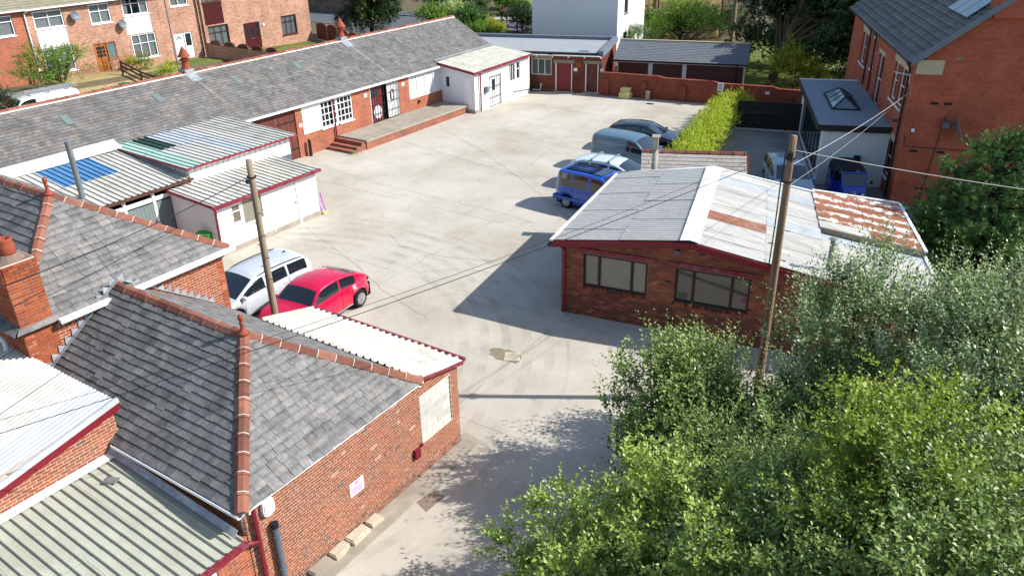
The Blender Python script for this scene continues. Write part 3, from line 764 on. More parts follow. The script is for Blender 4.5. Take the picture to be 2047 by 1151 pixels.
# entrance: maroon door and white boarded door behind bar gates
part('door_frame', FB.slab(FB.slab(FB.slab(MB(), 35.68, 35.78, .56, 2.86, -.12, .02), 38.23, 38.33, .56, 2.86, -.12, .02), 35.78, 38.23, 2.76, 2.86, -.12, .02), 'paint_white', barn)
dm = part('door', FB.slab(MB(), 35.8, 36.85, .57, 2.76, -.12, -.07), 'paint_maroon', barn, label='maroon door with white patch')
part('door_window', FB.slab(MB(), 35.95, 36.45, 2.15, 2.6, -.07, -.06), 'glass_dark', dm)
b = MB(); b.prism([FB.p(u_, z_, -.066) for u_, z_ in ((36.0, 1.0), (36.18, .78), (36.5, .75), (36.7, .95), (36.68, 1.35), (36.4, 1.62), (36.1, 1.5), (36.0, 1.25))], FB.n * .006); part('white_patch', b, 'paint_white', dm)
part('dark_recess', FB.slab(MB(), 36.87, 37.25, .57, 2.76, -.3, -.26), 'dark_inside', barn)
dw = part('door_leaf', FB.slab(MB(), 37.25, 38.22, .57, 2.76, -.1, -.06), 'plastic_grey', barn)
planks(dw, FB, (37.28, 38.2, .6, 2.74), 'paint_white', .135, -.06, -.03, gap=.03)
b = MB(); b.tube([FB.p(37.72 + .16 * math.cos(a), 1.95 + .34 * math.sin(a), -.02) for a in np.linspace(0, 2 * math.pi, 17)], .035, 6); part('oval_ring', b, 'paint_maroon_clean', dw)
gb = MB()
for u_ in np.linspace(35.75, 36.9, 6): bar(gb, FB.p(u_, .58, .04), FB.p(u_, 2.8, .04), .025, .025, FB.n)
for u_ in np.linspace(37.3, 38.28, 5): bar(gb, FB.p(u_, .58, .045), FB.p(u_, 2.8, .045), .02, .02, FB.n)
for z_ in (.62, 1.1, 1.65, 2.2, 2.75): bar(gb, FB.p(35.72, z_, .05), FB.p(36.95, z_, .05), .03, .03); bar(gb, FB.p(37.25, z_, .055), FB.p(38.3, z_, .055), .02, .02)
part('bar_gate', gb, 'iron_black', barn)
# louvred window
lw = part('louvre_window', MB(), 'paint_white', barn) if False else None
b = MB(); r4 = (39.37, 42.73, 1.3, 2.82)
for a in ((39.37, 39.47), (40.16, 40.25), (41.0, 41.09), (41.85, 41.94), (42.63, 42.73)): FB.slab(b, a[0], a[1], 1.3, 2.82, -.1, .0)
FB.slab(b, 39.37, 42.73, 1.3, 1.38, -.08, .02); FB.slab(b, 39.37, 42.73, 2.74, 2.82, -.08, .01)
lw = part('louvre_window', b, 'paint_white', barn)
part('dark_recess', FB.slab(MB(), 39.4, 42.7, 1.32, 2.8, -.2, -.17), 'plastic_grey', lw)
for a0, a1 in ((39.48, 40.15), (40.26, 40.99), (41.1, 41.84), (41.95, 42.62)):
    for k in range(9):
        z_ = 1.4 + k * .15; b = MB(); b.par(FB.p(a0, z_, -.03), FB.u * (a1 - a0), FB.n * -.07 + Z * .1, Z * .012); part('louvre', b, 'upvc', lw)
part('sign_plate', FB.slab(MB(), 35.18, 35.42, 2.28, 2.5, .0, .015), 'paint_white', barn)
part('sign_plate', FB.slab(MB(), 38.66, 38.9, 2.3, 2.52, .0, .015), 'paint_white', barn)
part('sign_plate', FB.slab(MB(), 29.85, 30.05, 1.7, 1.9, .0, .015), 'paint_white', barn)
b = MB(); b.cyl(FB.p(40.2, 1.02, 0), FB.p(40.2, 1.02, .12), .09, .09, 10); part('wall_vent', b, 'iron_black', barn)
b = MB(); b.box(FB.p(38.5, 2.9, .15), (.2, .12, .14)); part('floodlight', b, 'iron_black', barn)

# platform and steps
pf = thing('loading_platform', 'low concrete topped brick platform in front of the barn doors', 'platform', (-33.1, 37, 0))
part('slab', MB().prism([(-34.17, 32.72, .56), (-31.93, 32.72, .56), (-31.93, 42.6, .54), (-34.17, 42.6, .54)], (0, 0, -.12)), 'concrete_old', pf)
part('brick_face', MB().par((-34.16, 32.76, 0), (2.17, 0, 0), (0, 9.7, 0), (0, 0, .43)), 'brickwall_platform', pf, uv=True)
for k in range(3):
    part('step', MB().par((-34.1, 31.66 + k * .36, 0), (2.05, 0, 0), (0, .358, 0), (0, 0, .15 + k * .14)), 'brickwall_platform', pf, uv=True)
part('step_slab', MB().par((-34.1, 32.4, .45), (2.06, 0, 0), (0, .33, 0), (0, 0, .035)), 'brickwall_platform', pf, uv=True)
solo('doorstep', MB().par((-31.95, 42.62, .0), (.62, 0, 0), (0, .75, 0), (0, 0, .2)), 'concrete_old', 'grey concrete doorstep at the near corner of the white porch', 'step')

# white porch at the end of the barn
po = thing('white_porch', 'white rendered lean-to porch with ribbed roof at the far end of the barn', 'outbuilding', (-32.8, 46, 0))
FP = Fr((-31.42, 0, 0), (0, 1, 0), (1, 0, 0)); FN = Fr((-34.17, 42.72, 0), (1, 0, 0), (0, -1, 0))
w = MB(); panel_wall(w, FP.O, FP.u, FP.n, [(42.72, 2.66), (49.5, 2.78)], 0, [(44.38, 45.8, .03, 2.1), (46.9, 47.62, 1.3, 2.5), (47.8, 48.28, 1.3, 2.5)], .2)
panel_wall(w, FN.O, FN.u, FN.n, [(0, 3.0), (2.55, 2.68)], 0, [(.3, .68, 1.5, 2.25)], .2)
part('wall', w, 'render_white', po)
Pp = [(-31.22, 42.42, 2.74), (-31.22, 49.55, 2.86), (-34.5, 42.42, 3.16), (-34.5, 49.25, 3.22)]
sheets(po, Pp, np.linspace(0, 1, 8), [0, 1], lambda i, j: 'sheet_cream', .26, .009, 'rib')
b = MB(); bar(b, (-31.2, 42.4, 2.66), (-31.2, 49.5, 2.78), .1, .14); part('fascia', b, 'paint_maroon', po)
b = MB(); bar(b, (-31.25, 42.42, 2.68), (-34.3, 42.42, 3.08), .05, .16); part('verge_board', b, 'paint_maroon_clean', po)
b = MB(); bar(b, (-34.5, 42.4, 3.24), (-34.5, 49.3, 3.3), .3, .05); part('lead_flashing', b, 'lead', po)
pipe(po, [(-31.3, 43.25, 2.6), (-31.33, 43.28, .04)], .05, 'paint_maroon_clean')
gd = part('door', FP.slab(MB(), 44.4, 45.78, .04, 2.08, -.12, -.07), 'paint_white', po)
part('door_window', FP.slab(MB(), 44.85, 45.2, 1.1, 1.85, -.07, -.06), 'glass_dark', gd)
gb = MB()
for u_ in np.linspace(44.4, 45.78, 6): bar(gb, FP.p(u_, .06, .03), FP.p(u_, 2.12, .03), .02, .02, FP.n)
for z_ in (.1, .7, 1.4, 2.08): bar(gb, FP.p(44.38, z_, .035), FP.p(45.8, z_, .035), .025, .025)
part('bar_gate', gb, 'iron_black', gd)
window(po, FP, (46.9, 47.62, 1.3, 2.5), (.33, .66), (), 'paint_white', 'glass_dark', .05, .04, sill=False, room=None)
window(po, FP, (47.8, 48.28, 1.3, 2.5), (), (.6,), 'paint_white', 'glass_dark', .05, .06, sill=False, room=None)
window(po, FN, (.3, .68, 1.5, 2.25), (), (), 'paint_white', 'glass_dark', .05, .05, room=None)
part('meter_box', MB().box(FP.p(43.95, 1.35, .09), (.18, .3, .4)), 'plastic_grey', po)
dn = part('side_door', FN.slab(MB(), 1.95, 2.5, .2, 2.2, .0, .03), 'upvc', po)
pipe(po, [FP.p(47.3, .55, .04), FP.p(49.3, .35, .04), FP.p(49.35, .02, .04)], .03, 'plastic_grey', 'waste_pipe')

# flat-roofed brick store
FU = V3((4.75, 1.5, 0)); FU = unit(FU); FNm = V3((FU[1], -FU[0], 0)); FO = V3((-31.55, 50.28, 0))
fs_ = thing('flat_roof_store', 'flat roofed dark brick store with two red doors in the far corner of the yard', 'building', FO + FU * 2.5 - FNm * 3)
FF = Fr(FO, FU, FNm); LF = 5.02
def rj(x0, y0, x1, y1): return FF.rect(x0, y0, x1, y1)
wR = rj(1062, 117, 1102.4, 151); d1 = rj(1112, 127, 1142, 181.5); d2 = rj(1172, 129, 1194, 183.6)
d1 = (d1[0], d1[1], .1, d1[3]); d2 = (d2[0], d2[1], .08, d2[3])
w = MB(); panel_wall(w, FO, FU, FNm, [(-.6, 2.78), (LF, 2.78)], 0, [wR, d1, d2], .25)
panel_wall(w, FO + FU * LF, -FNm, FU, [(.26, 3.0), (6.4, 3.0)], 0, (), .25)
part('wall', w, 'brickwall_dark', fs_, uv=True)
b = MB(); P_ = lambda u_, d_, z_: FO + FU * u_ - FNm * d_ + Z * z_
b.prism([P_(-6.5, .1, 2.72), P_(LF - .2, .1, 2.72), P_(LF - .2, 6.6, 2.72), P_(-6.5, 6.6, 2.72)], (0, 0, -.1)); part('roof', b, 'felt_grey', fs_)
b = MB(); b.par(P_(-9, 6.4, 2.6), FU * (LF + 9.1), -FNm * .35, Z * .36); b.par(P_(LF - .24, .05, 2.6), FU * .34, -FNm * 6.34, Z * .42); part('parapet', b, 'felt_dark', fs_)
b = MB(); b.par(P_(-3.5, -.02, 2.70), FU * (LF + 3.2), -FNm * .45, Z * .1); part('roof_edge', b, 'felt_black', fs_)
b = MB(); b.par(P_(-1.0, -.2, 2.62), FU * (LF + .9), -FNm * .12, Z * .06)
for u_ in np.linspace(.2, LF - .1, 5): b.par(P_(u_, -.12, 2.5), FU * .1, -FNm * .14, Z * .12)
part('gutter', b, 'paint_white', fs_)
part('roof_hatch', MB().par(P_(LF - 1.9, 1.2, 2.73), FU * .7, -FNm * .35, Z * .04), 'felt_dark', fs_)
window(fs_, FF, wR, (.33, .66), (), 'paint_white', 'glass_dark', .08, .06, curtain=[(.05, .3), (.38, .62), (.7, .95)], sill=False)
part('lintel', FF.slab(MB(), wR[0] - .15, wR[1] + .1, wR[3] + .02, wR[3] + .3, -.1, .012), 'stone_lintel', fs_)
for d_, m_ in ((d1, 'paint_maroon_clean'), (d2, 'timber_brown')):
    part('lintel', FF.slab(MB(), d_[0] - .2, d_[1] + .2, d_[3] + .02, d_[3] + .26, -.1, .012), 'stone_lintel', fs_)
    q = part('door', FF.slab(MB(), *d_, -.16, -.11), 'timber_dark', fs_)
    planks(q, FF, (d_[0] + .03, d_[1] - .03, d_[2], d_[3] - .02), m_, .15, -.11, -.08, gap=.006)
    part('door_post', FF.slab(MB(), d_[0] - .05, d_[0] + .02, 0, d_[3], -.12, .01), 'paint_white', fs_); part('door_post', FF.slab(MB(), d_[1] - .02, d_[1] + .04, 0, d_[3], -.12, .008), 'paint_white', fs_)
    part('sign_plate', FF.slab(MB(), d_[1] + .16, d_[1] + .42, 1.55, 1.78, 0, .012), 'paint_white', fs_)
    part('door_sill', FF.slab(MB(), d_[0] - .2, d_[1] + .2, 0, .1, -.1, .25), 'concrete_old', fs_)
part('air_brick', FF.slab(MB(), *rj(1151, 126, 1162, 136), 0, .012), 'terracotta', fs_)
part('floodlight', MB().box(FF.p(*FF.uv(1104, 107), .12), (.22, .18, .16)), 'iron_black', fs_)
pipe(fs_, [FF.p(wR[0] + .1, .12, .06), FF.p(wR[0] + .7, .12, .06), FF.p(wR[0] + .75, .6, .06)], .04, 'paint_white', 'waste_pipe')

# ------------------------------------------------------------------ sheds against the barn
sh = thing('white_shed', 'white rendered shed with ribbed roof and maroon gutter in front of the barn', 'shed', (-28.1, 21.1, 0))
FS = Fr((-26.72, 0, 0), (0, 1, 0), (1, 0, 0)); FSn = Fr((-29.5, 18.34, 0), (1, 0, 0), (0, -1, 0))
sw1 = FS.rect(458, 405, 481, 447); sw1 = (FS.uv(458, 405)[0], FS.uv(481, 405)[0], 1.1, 1.98); sw2 = (sw1[1] + .05, sw1[1] + 1.05, .98, 2.02)
sd1 = (FS.uv(549, 440)[0], FS.uv(597, 420)[0], .12, 2.0)
w = MB(); panel_wall(w, FS.O, FS.u, FS.n, [(18.34, 2.16), (23.86, 2.16)], 0, [sw1, sw2, sd1], .2)
panel_wall(w, FSn.O, FSn.u, FSn.n, [(0, 2.36), (2.57, 2.17)], 0, (), .2)
panel_wall(w, (-29.5, 23.86, 0), (1, 0, 0), (0, 1, 0), [(0, 2.36), (2.57, 2.17)], 0, (), .2)
part('wall', w, 'render_white', sh)
part('plinth', FS.slab(MB(), 18.36, 23.84, 0, .22, .0, .012), 'concrete_old', sh)
Ps = [(-26.55, 18.2, 2.22), (-26.55, 23.98, 2.22), (-29.56, 18.2, 2.42), (-29.56, 23.98, 2.38)]
ms = ['sheet_white', 'sheet_cream', 'sheet_white', 'sheet_white', 'sheet_cream', 'sheet_cream', 'sheet_grey']
sheets(sh, Ps, np.linspace(0, 1, 8), [0, 1], lambda i, j: ms[i], .26, .026, 'rib')
b = MB(); bar(b, (-26.5, 18.16, 2.17), (-26.5, 24.0, 2.17), .12, .13); part('gutter', b, 'paint_maroon', sh)
b = MB(); bar(b, (-26.55, 18.2, 2.2), (-29.5, 18.2, 2.38), .07, .1); part('verge_board', b, 'paint_maroon', sh)
pipe(sh, [(-26.55, 18.27, 2.15), (-26.62, 18.27, .05)], .05, 'paint_maroon')
window(sh, FS, sw1, (), (.62,), 'paint_white', 'glass_block', .03, .09, sill=False, room=None)
part('window', FS.slab(MB(), *sw2, -.06, -.03), 'frosted', sh, label='frosted grey window')
q = part('door', FS.slab(MB(), *sd1, -.05, -.01), 'paint_white', sh)
part('door_post', FS.slab(MB(), sd1[1], sd1[1] + .12, 0, 2.1, -.03, .03), 'upvc', sh); part('door_post', FS.slab(MB(), sd1[0] - .04, sd1[0] + .0, .1, 2.05, -.03, .02), 'upvc', sh)
b = MB(); b.cyl(FS.p(sd1[1] - .12, 1.05, -.01), FS.p(sd1[1] - .12, 1.05, .06), .03); part('padlock', b, 'iron_black', q)

lt = thing('boarded_leanto', 'white boarded upper lean-to with striped ribbed roof against the barn', 'outbuilding', (-32, 22.3, 0))
FL = Fr((-29.5, 0, 0), (0, 1, 0), (1, 0, 0)); FLn = Fr((-34.1, 19.42, 0), (1, 0, 0), (0, -1, 0))
w = MB(); panel_wall(w, (-29.53, 0, 0), (0, 1, 0), (1, 0, 0), [(19.45, 3.06), (25.05, 3.06)], 0, (), .12)
panel_wall(w, (-34.1, 19.45, 0), (1, 0, 0), (0, -1, 0), [(0, 3.15), (4.45, 3.06)], 0, (), .12)
panel_wall(w, (-34.1, 25.05, 0), (1, 0, 0), (0, 1, 0), [(0, 3.15), (4.45, 3.06)], 0, (), .12)
part('wall', w, 'plastic_grey', lt)
planks(lt, FL, (19.42, 25.06, 2.2, 3.04), 'paint_white', .3, -.03, .0, 'board', gap=.03)
planks(lt, FLn, (0, 4.58, 2.2, 3.06), 'paint_white', .3, -.03, .0, 'board', gap=.03)
Pu = [(-29.3, 19.2, 3.12), (-29.3, 25.35, 3.10), (-34.75, 19.2, 3.3), (-34.75, 25.35, 3.3)]
mu = {0: 'sheet_mint', 1: 'sheet_white', 2: 'sheet_white', 3: 'sheet_bluegrey', 4: 'sheet_white', 5: 'sheet_grey', 6: 'sheet_grey'}
def muf(i, j):
    if j == 1 and i in (1,): return 'sheet_darkgreen'
    if j == 1 and i == 2: return 'sheet_bluegrey'
    return mu[i]
sheets(lt, Pu, np.linspace(0, 1, 8), [0, .55, 1], muf, .26, .026, 'rib')
b = MB(); bar(b, (-29.27, 19.15, 3.06), (-29.27, 25.4, 3.04), .05, .09); part('fascia', b, 'paint_maroon', lt)
b = MB(); bar(b, (-29.3, 19.18, 3.07), (-34.5, 19.18, 3.24), .05, .09); part('verge_board', b, 'paint_maroon', lt)

bl = thing('carport', 'open lean-to with ribbed roof and blue roof sheet beside the barn', 'outbuilding', (-32, 17, 0))
Pb = [(-29.45, 13.0, 2.66), (-29.45, 19.38, 2.64), (-34.3, 13.0, 3.26), (-34.3, 19.38, 3.2)]
def mbf(i, j): return 'sheet_blue' if (j == 1 and i in (3, 4, 5)) else ('sheet_palegrey' if (i + j) % 3 == 0 else 'sheet_grey')
sheets(bl, Pb, np.linspace(0, 1, 9), [0, .52, 1], mbf, .24, .026, 'rib')
b = MB(); bar(b, (-29.42, 13, 2.58), (-29.42, 19.5, 2.56), .09, .1); part('gutter', b, 'timber_dark', bl)
b = MB(); b.par((-34.1, 13, 3.24), (-.62, 0, .3), (0, 6.4, 0), (0, 0, .03)); part('lead_flashing', b, 'sheet_white', bl)
b = MB()
for y_ in (14.2, 16.3, 17.6, 19.2): bar(b, (-29.6, y_, 0), (-29.6, y_, 2.6), .12, .12, V3((1, 0, 0)))
bar(b, (-29.6, 13, 2.2), (-29.6, 19.3, 2.2), .08, .16); part('post_frame', b, 'paint_white', bl)
FG = Fr((-29.55, 0, 0), (0, 1, 0), (1, 0, 0))
for a in ((13.2, 15.4), (15.45, 17.6), (17.65, 19.15)):
    q = part('gate', FG.slab(MB(), a[0], a[1], .08, 2.05, -.06, -.03), 'paint_grey_green', bl)
    planks(q, FG, (a[0] + .02, a[1] - .02, .1, 2.04), 'paint_grey_green', .16, -.03, -.005)
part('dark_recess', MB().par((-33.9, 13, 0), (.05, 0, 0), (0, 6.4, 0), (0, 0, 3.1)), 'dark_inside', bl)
b = MB(); b.cyl(on_x(163, 386, -30.6) - Z * 2.2, on_x(134, 283, -30.6), .11, .11, 14); q = on_x(134, 283, -30.6)
fl = solo('flue_pipe', b, 'rust_pipe', 'tall grey metal flue pipe rising through the blue sheet roof', 'flue')

# ------------------------------------------------------------------ C: taller chimney house on the left
XC = -18.4
ch = thing('chimney_house', 'brick house with hipped slate roof, tall chimney and terracotta finial at left', 'building', (-21.6, 9.8, 0))
zE, zR, yN, yF, yM, xA = 4.38, 6.34, 6.95, 12.7, 9.82, -21.35
FC = Fr((XC, 0, 0), (0, 1, 0), (1, 0, 0))
brick_wall(ch, FC.O, FC.u, FC.n, [(yN + .1, zE - .05), (yF - .12, zE - .05)], 0.02, (), 'brick_chimney', 'mortar', 40, seed=11)
b = MB(); panel_wall(b, (-36, yN + .1, 0), (1, 0, 0), (0, -1, 0), [(0, zE - .05), (17.6, zE - .05)], 0, (), .2); panel_wall(b, (-33, yF - .12, 0), (1, 0, 0), (0, 1, 0), [(0, zE - .05), (14.6, zE - .05)], 0, (), .2)
part('side_wall', b, 'brickwall_barn', ch, uv=True)
ap = V3((xA, yM, zR))
def hip_roof(th, xe, y0, y1, ze, apex, xleft, mats, seed, cut0=0.0, nind_hip=140, nind_near=160, w=.3, gauge=.2, far=True):
    """hip end facing +X at x=xe, slopes facing -Y and +Y running back to xleft"""
    ov = .12
    e0 = V3((xe + ov, y0 - ov, ze)); e1 = V3((xe + ov, y1 + ov, ze)); a = V3(apex)
    mid = (e0 + e1) / 2; s_ = a - V3((e0[0], a[1], ze)); S = np.linalg.norm(s_); s_ /= S; n_ = unit(V3((-s_[2] * -1, 0, -s_[0]))); n_ = V3((s_[2], 0, -s_[0]))
    LY = e1[1] - e0[1]; k0 = (a[1] - e0[1]); k1 = (e1[1] - a[1])
    slate_roof(th, e0, (0, 1, 0), s_, n_, S, lambda v: (k0 * v / S, LY - k1 * v / S), mats, w, gauge, nind_hip, seed, vsh=.06)  # hip end slates lighter: its sunlit look put into the colour
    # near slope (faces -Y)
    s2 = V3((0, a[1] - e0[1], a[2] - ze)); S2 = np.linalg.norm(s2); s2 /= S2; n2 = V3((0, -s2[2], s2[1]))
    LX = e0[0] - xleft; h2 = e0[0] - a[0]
    slate_roof(th, V3((xleft, e0[1], ze)), (1, 0, 0), s2, n2, S2, lambda v: (0, LX - h2 * v / S2), mats, w, gauge, nind_near, seed + 1, vsh=-.12, damage=.02)  # near slope slates darker: its shading put into the colour
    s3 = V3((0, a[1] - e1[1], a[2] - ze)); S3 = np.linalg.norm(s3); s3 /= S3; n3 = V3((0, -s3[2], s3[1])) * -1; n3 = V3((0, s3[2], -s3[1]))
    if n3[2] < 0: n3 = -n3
    slate_roof(th, V3((xleft, e1[1], ze)), (1, 0, 0), s3, n3, S3, lambda v: (0, LX - h2 * v / S3), mats, w, gauge, 0, seed + 2, vsh=-.05)  # far slope slates slightly darker, shading again in the colour
    ridge(th, a + V3((.05, 0, 0)), V3((xleft, a[1], a[2])), seed=seed)
    for e_, o_ in ((e0, -1), (e1, 1)):
        up = V3((.35, .35 * o_, 1)); ridge(th, lerp(e_, a, cut0 if o_ < 0 else 0) + V3((0, 0, .05)), a + V3((0, 0, .02)), up=up, seed=seed + 5)
    # finial
    b_ = MB(); b_.lathe(a + V3((.02, 0, .0)), [(.15, .0), (.11, .05), (.06, .1), (.045, .17), (.045, .22), (.06, .25), (.045, .28), (.04, .33), (.06, .36), (.068, .40), (.058, .44), (.02, .48), (.003, .49)], 14)
    part('finial', b_, 'terracotta', th, smooth=True)
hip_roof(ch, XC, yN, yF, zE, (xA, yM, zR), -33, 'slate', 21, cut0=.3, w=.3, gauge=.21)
b = MB(); bar(b, (XC + .2, 7.8, zE - .02), (XC + .2, yF + .2, zE - .02), .13, .11); part('gutter', b, 'paint_white', ch)
b = MB(); bar(b, (-33, yN - .2, zE - .03), (-19.25, yN - .2, zE - .03), .12, .1); part('gutter', b, 'paint_white', ch)
pipe(ch, [(-19.3, yN - .15, zE - .1), (-19.3, yN - .03, zE - .5), (-19.3, yN - .03, 2.6)], .05, 'paint_white')
chim = part('chimney', MB().par((-19.14, 7.02, 3.0), (.73, 0, 0), (0, .75, 0), (0, 0, 3.02)), 'mortar', ch)
def brick_stack(parent, x0, x1, y0, y1, z0, z1, mats, seed, extra=0.0):
    r = random.Random(seed); z = z0; row = 0; k = 0; rest = MB()
    while z < z1 - .01:
        for fi, (o, u, n, Ln) in enumerate((((x1, y0), (0, 1), (1, 0), y1 - y0), ((x0, y0), (1, 0), (0, -1), x1 - x0), ((x0, y1), (1, 0), (0, 1), x1 - x0), ((x0, y0), (0, 1), (-1, 0), y1 - y0))):
            x = -.1125 if row % 2 else 0.0
            while x < Ln - .02:
                a, c_ = max(0, x), min(Ln, x + .215)
                if c_ - a > .04:
                    p = V3((o[0] + u[0] * (a + c_) / 2, o[1] + u[1] * (a + c_) / 2, z + .0375)) + V3((*n, 0)) * (.008 + extra)
                    if fi > 1:
                        uu = V3((*u, 0)); nn = V3((*n, 0)); rest.par(p - uu * (c_ - a) / 2 - Z * .0325 - nn * .03, uu * (c_ - a), nn * .03, Z * .065, min(1, max(0, r.gauss(.5, .22))))
                    else: place('brick', brick_mesh(mats, c_ - a, .065, .05, round(min(1, max(0, r.gauss(.5, .22))) * 10) / 10, 'c' + mats), parent, p, V3((*u, 0)), V3((*n, 0)), Z); k += 1
                x += .225
        z += .075; row += 1
    o = part('brickwork', rest, mats, parent); o['kind'] = 'stuff'
brick_stack(chim, -19.14, -18.41, 7.02, 7.77, 3.3, 5.62, 'brick_chimney', 31)
brick_stack(chim, -19.14, -18.41, 7.02, 7.77, 5.625, 6.0, 'brick_chimney', 32, .03)
b = MB(); b.prism([(-19.12, 7.04, 6.0), (-18.43, 7.04, 6.0), (-18.43, 7.75, 6.0), (-19.12, 7.75, 6.0)], (0, 0, .03)); b.lathe((-18.78, 7.4, 6.02), [(.34, 0), (.27, .06), (.2, .13)], 12); part('flaunching', b, 'mortar_dark', chim)
b = MB(); b.lathe((-18.78, 7.4, 6.1), [(.155, 0), (.185, .1), (.19, .28), (.17, .36), (.175, .38), (.175, .42), (.14, .42), (.135, .1)], 18); part('chimney_pot', b, 'terracotta', chim, smooth=True)

# ------------------------------------------------------------------ D: front house with hipped roof
XD = -10.96
fh = thing('front_house', 'red brick building with hipped slate roof and terracotta ridge in the foreground', 'building', (-13.5, 9.5, 0))
FD = Fr((XD, 0, 0), (0, 1, 0), (1, 0, 0))
bo = (12.32, 13.42, .92, 2.22)
bo = (FD.uv(838, 800)[0], FD.uv(899, 760)[0], FD.uv(840, 890)[1], FD.uv(895, 752)[1])
FDtops = [(6.85, 2.74), (12.15, 2.74), (12.16, 2.84), (13.66, 2.5)]
brick_wall(fh, FD.O, FD.u, FD.n, FDtops, 0.0, [bo], 'brick', 'mortar', 250, seed=41, bond=4, dark=[(6.8, 14, 0, .3, .05)])
# block infill
blk = part('block_infill', FD.slab(MB(), bo[0], bo[1], bo[2], bo[3], -.1, -.03), 'mortar_white', fh)
nr = 6; hb = (bo[3] - bo[2]) / nr; rr = random.Random(5)
for i in range(nr):
    u_ = bo[0] - (.22 if i % 2 else 0)
    while u_ < bo[1]:
        a, c_ = max(u_, bo[0]) + .006, min(u_ + .44, bo[1]) - .006
        if c_ - a > .05: part('block', FD.slab(MB(), a, c_, bo[2] + i * hb + .006, bo[2] + (i + 1) * hb - .006, -.03, -.027 + rr.uniform(0, .003), rr.random()), 'concrete_block', blk)
        u_ += .44
b = MB(); panel_wall(b, (-18.4, 6.87, 0), (1, 0, 0), (0, -1, 0), [(0, 2.74), (7.42, 2.74)], 0, (), .2); part('side_wall', b, 'brickwall_barn', fh, uv=True)
brick_wall(fh, (-15.2, 6.86, 0), (1, 0, 0), (0, -1, 0), [(0, 2.74), (4.24, 2.74)], 2.1, (), 'brick', 'mortar', 50, thick=.005, seed=43, name='side_brickwork')
b = MB(); panel_wall(b, (-16.0, 13.66, 0), (1, 0, 0), (0, 1, 0), [(0, 2.4), (4.96, 2.4)], 0, (), .2); part('rear_wall', b, 'brickwall_barn', fh, uv=True)
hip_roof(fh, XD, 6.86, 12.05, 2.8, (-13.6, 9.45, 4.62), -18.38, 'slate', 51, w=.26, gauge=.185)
b = MB(); bar(b, (XD + .11, 6.75, 2.77), (XD + .11, 12.2, 2.77), .03, .07); bar(b, (XD + .06, 12.2, 2.88), (XD + .06, 13.7, 2.53), .05, .1); part('verge_board', b, 'paint_white', fh)
b = MB(); bar(b, (-15.0, 6.72, 2.72), (XD + .1, 6.72, 2.72), .1, .03); bar(b, (-15.0, 6.665, 2.755), (XD + .1, 6.665, 2.755), .015, .07); part('gutter', b, 'paint_white', fh)
# stepped lead flashing against the taller house
b = MB()
for k in range(13):
    yy = 6.85 + k * .2; zz = 2.85 + (yy - 6.74) * .70
    b.prism([(XC + .02, yy, zz - .02), (XC + .02, yy + .21, zz + .13), (XC + .02, yy + .02, zz + .22)], (.012, 0, 0))
    b.prism([(XC + .02, yy, zz + .02), (XC + .02, yy + .21, zz + .16), (XC + .14, yy + .21, zz + .16), (XC + .14, yy, zz + .02)], (0, 0, .012))
    yy = 12.05 - k * .2; zz = 2.85 + (12.16 - yy) * .70
    b.prism([(XC + .02, yy, zz), (XC + .02, yy - .2, zz + .14), (XC + .02, yy, zz + .24)], (.012, 0, 0))
part('lead_flashing', b, 'lead', fh)
# lean-to roof on the far side
Pl = [(XD + .12, 12.12, 2.93), (XD + .12, 13.78, 2.58), (-16.6, 12.12, 2.93), (-16.3, 13.78, 2.58)]
sheets(fh, [(XD + .12, 13.78, 2.57), (-16.3, 13.78, 2.57), (XD + .12, 12.1, 2.92), (-16.5, 12.1, 2.92)], np.linspace(0, 1, 7), [0, 1], lambda i, j: 'sheet_stained', .22, .03, 'rib')
b = MB(); bar(b, (XD + .12, 13.85, 2.52), (-16.4, 13.85, 2.52), .09, .09); bar(b, (XD + .1, 12.2, 2.83), (XD + .1, 13.8, 2.46), .03, .1); part('fascia', b, 'paint_maroon', fh)
# things on the wall
pipe(fh, [FD.p(7.02, 2.7, .09), FD.p(7.02, .0, .09)], .048, 'paint_maroon_clean')
pipe(fh, [(-10.93, 6.72, 2.02), (-10.86, 6.85, 1.98), FD.p(7.0, 1.9, .09)], .045, 'paint_maroon_clean', 'branch_pipe')
pipe(fh, [FD.p(7.42, 1.98, .1), FD.p(7.42, .0, .1)], .07, 'plastic_grey', 'soil_pipe')
b = MB(); b.cyl(FD.p(7.42, 1.95, .1), FD.p(7.42, 2.06, .1), .08); part('pipe_cowl', b, 'felt_black', fh)
aw = FD.uv(531, 1010); b = MB(); s8 = [(.0, -.2), (.13, -.15), (.15, 0), (.13, .15), (0, .2), (-.13, .15), (-.15, 0), (-.13, -.15)]
b.prism([FD.p(aw[0] + x_, aw[1] + z_, .01) for x_, z_ in s8], FD.n * .09); b.prism([FD.p(aw[0] + x_ * .8, aw[1] + z_ * .8, .1) for x_, z_ in s8], FD.n * .02)
part('alarm_box', b, 'plastic_white', fh)
sg = FD.rect(698, 962, 727, 965); a_, c_ = FD.uv(698, 972), FD.uv(726, 958); sgr = (a_[0], c_[0], FD.uv(712, 975)[1] - .15, FD.uv(712, 975)[1] + .22)
q = part('notice', FD.slab(MB(), *sgr, 0, .012), 'paint_white', fh)
mk('print_pink', L(226, 120, 170), .7, .2, n=20, amt=.2)
b = MB(); h_ = sgr[3] - sgr[2]; wd = sgr[1] - sgr[0]
for k, (f0, f1) in enumerate(((.06, .94), (.1, .9), (.08, .92), (.14, .86), (.06, .9))):
    z_ = sgr[2] + h_ * (.56 - .11 * k); u_ = sgr[0] + wd * f0
    rr = random.Random(k)
    while u_ < sgr[0] + wd * f1:
        l_ = rr.uniform(.025, .07); FD.slab(b, u_, min(u_ + l_, sgr[0] + wd * .95), z_, z_ + h_ * .07, .012, .014); u_ += l_ + .012
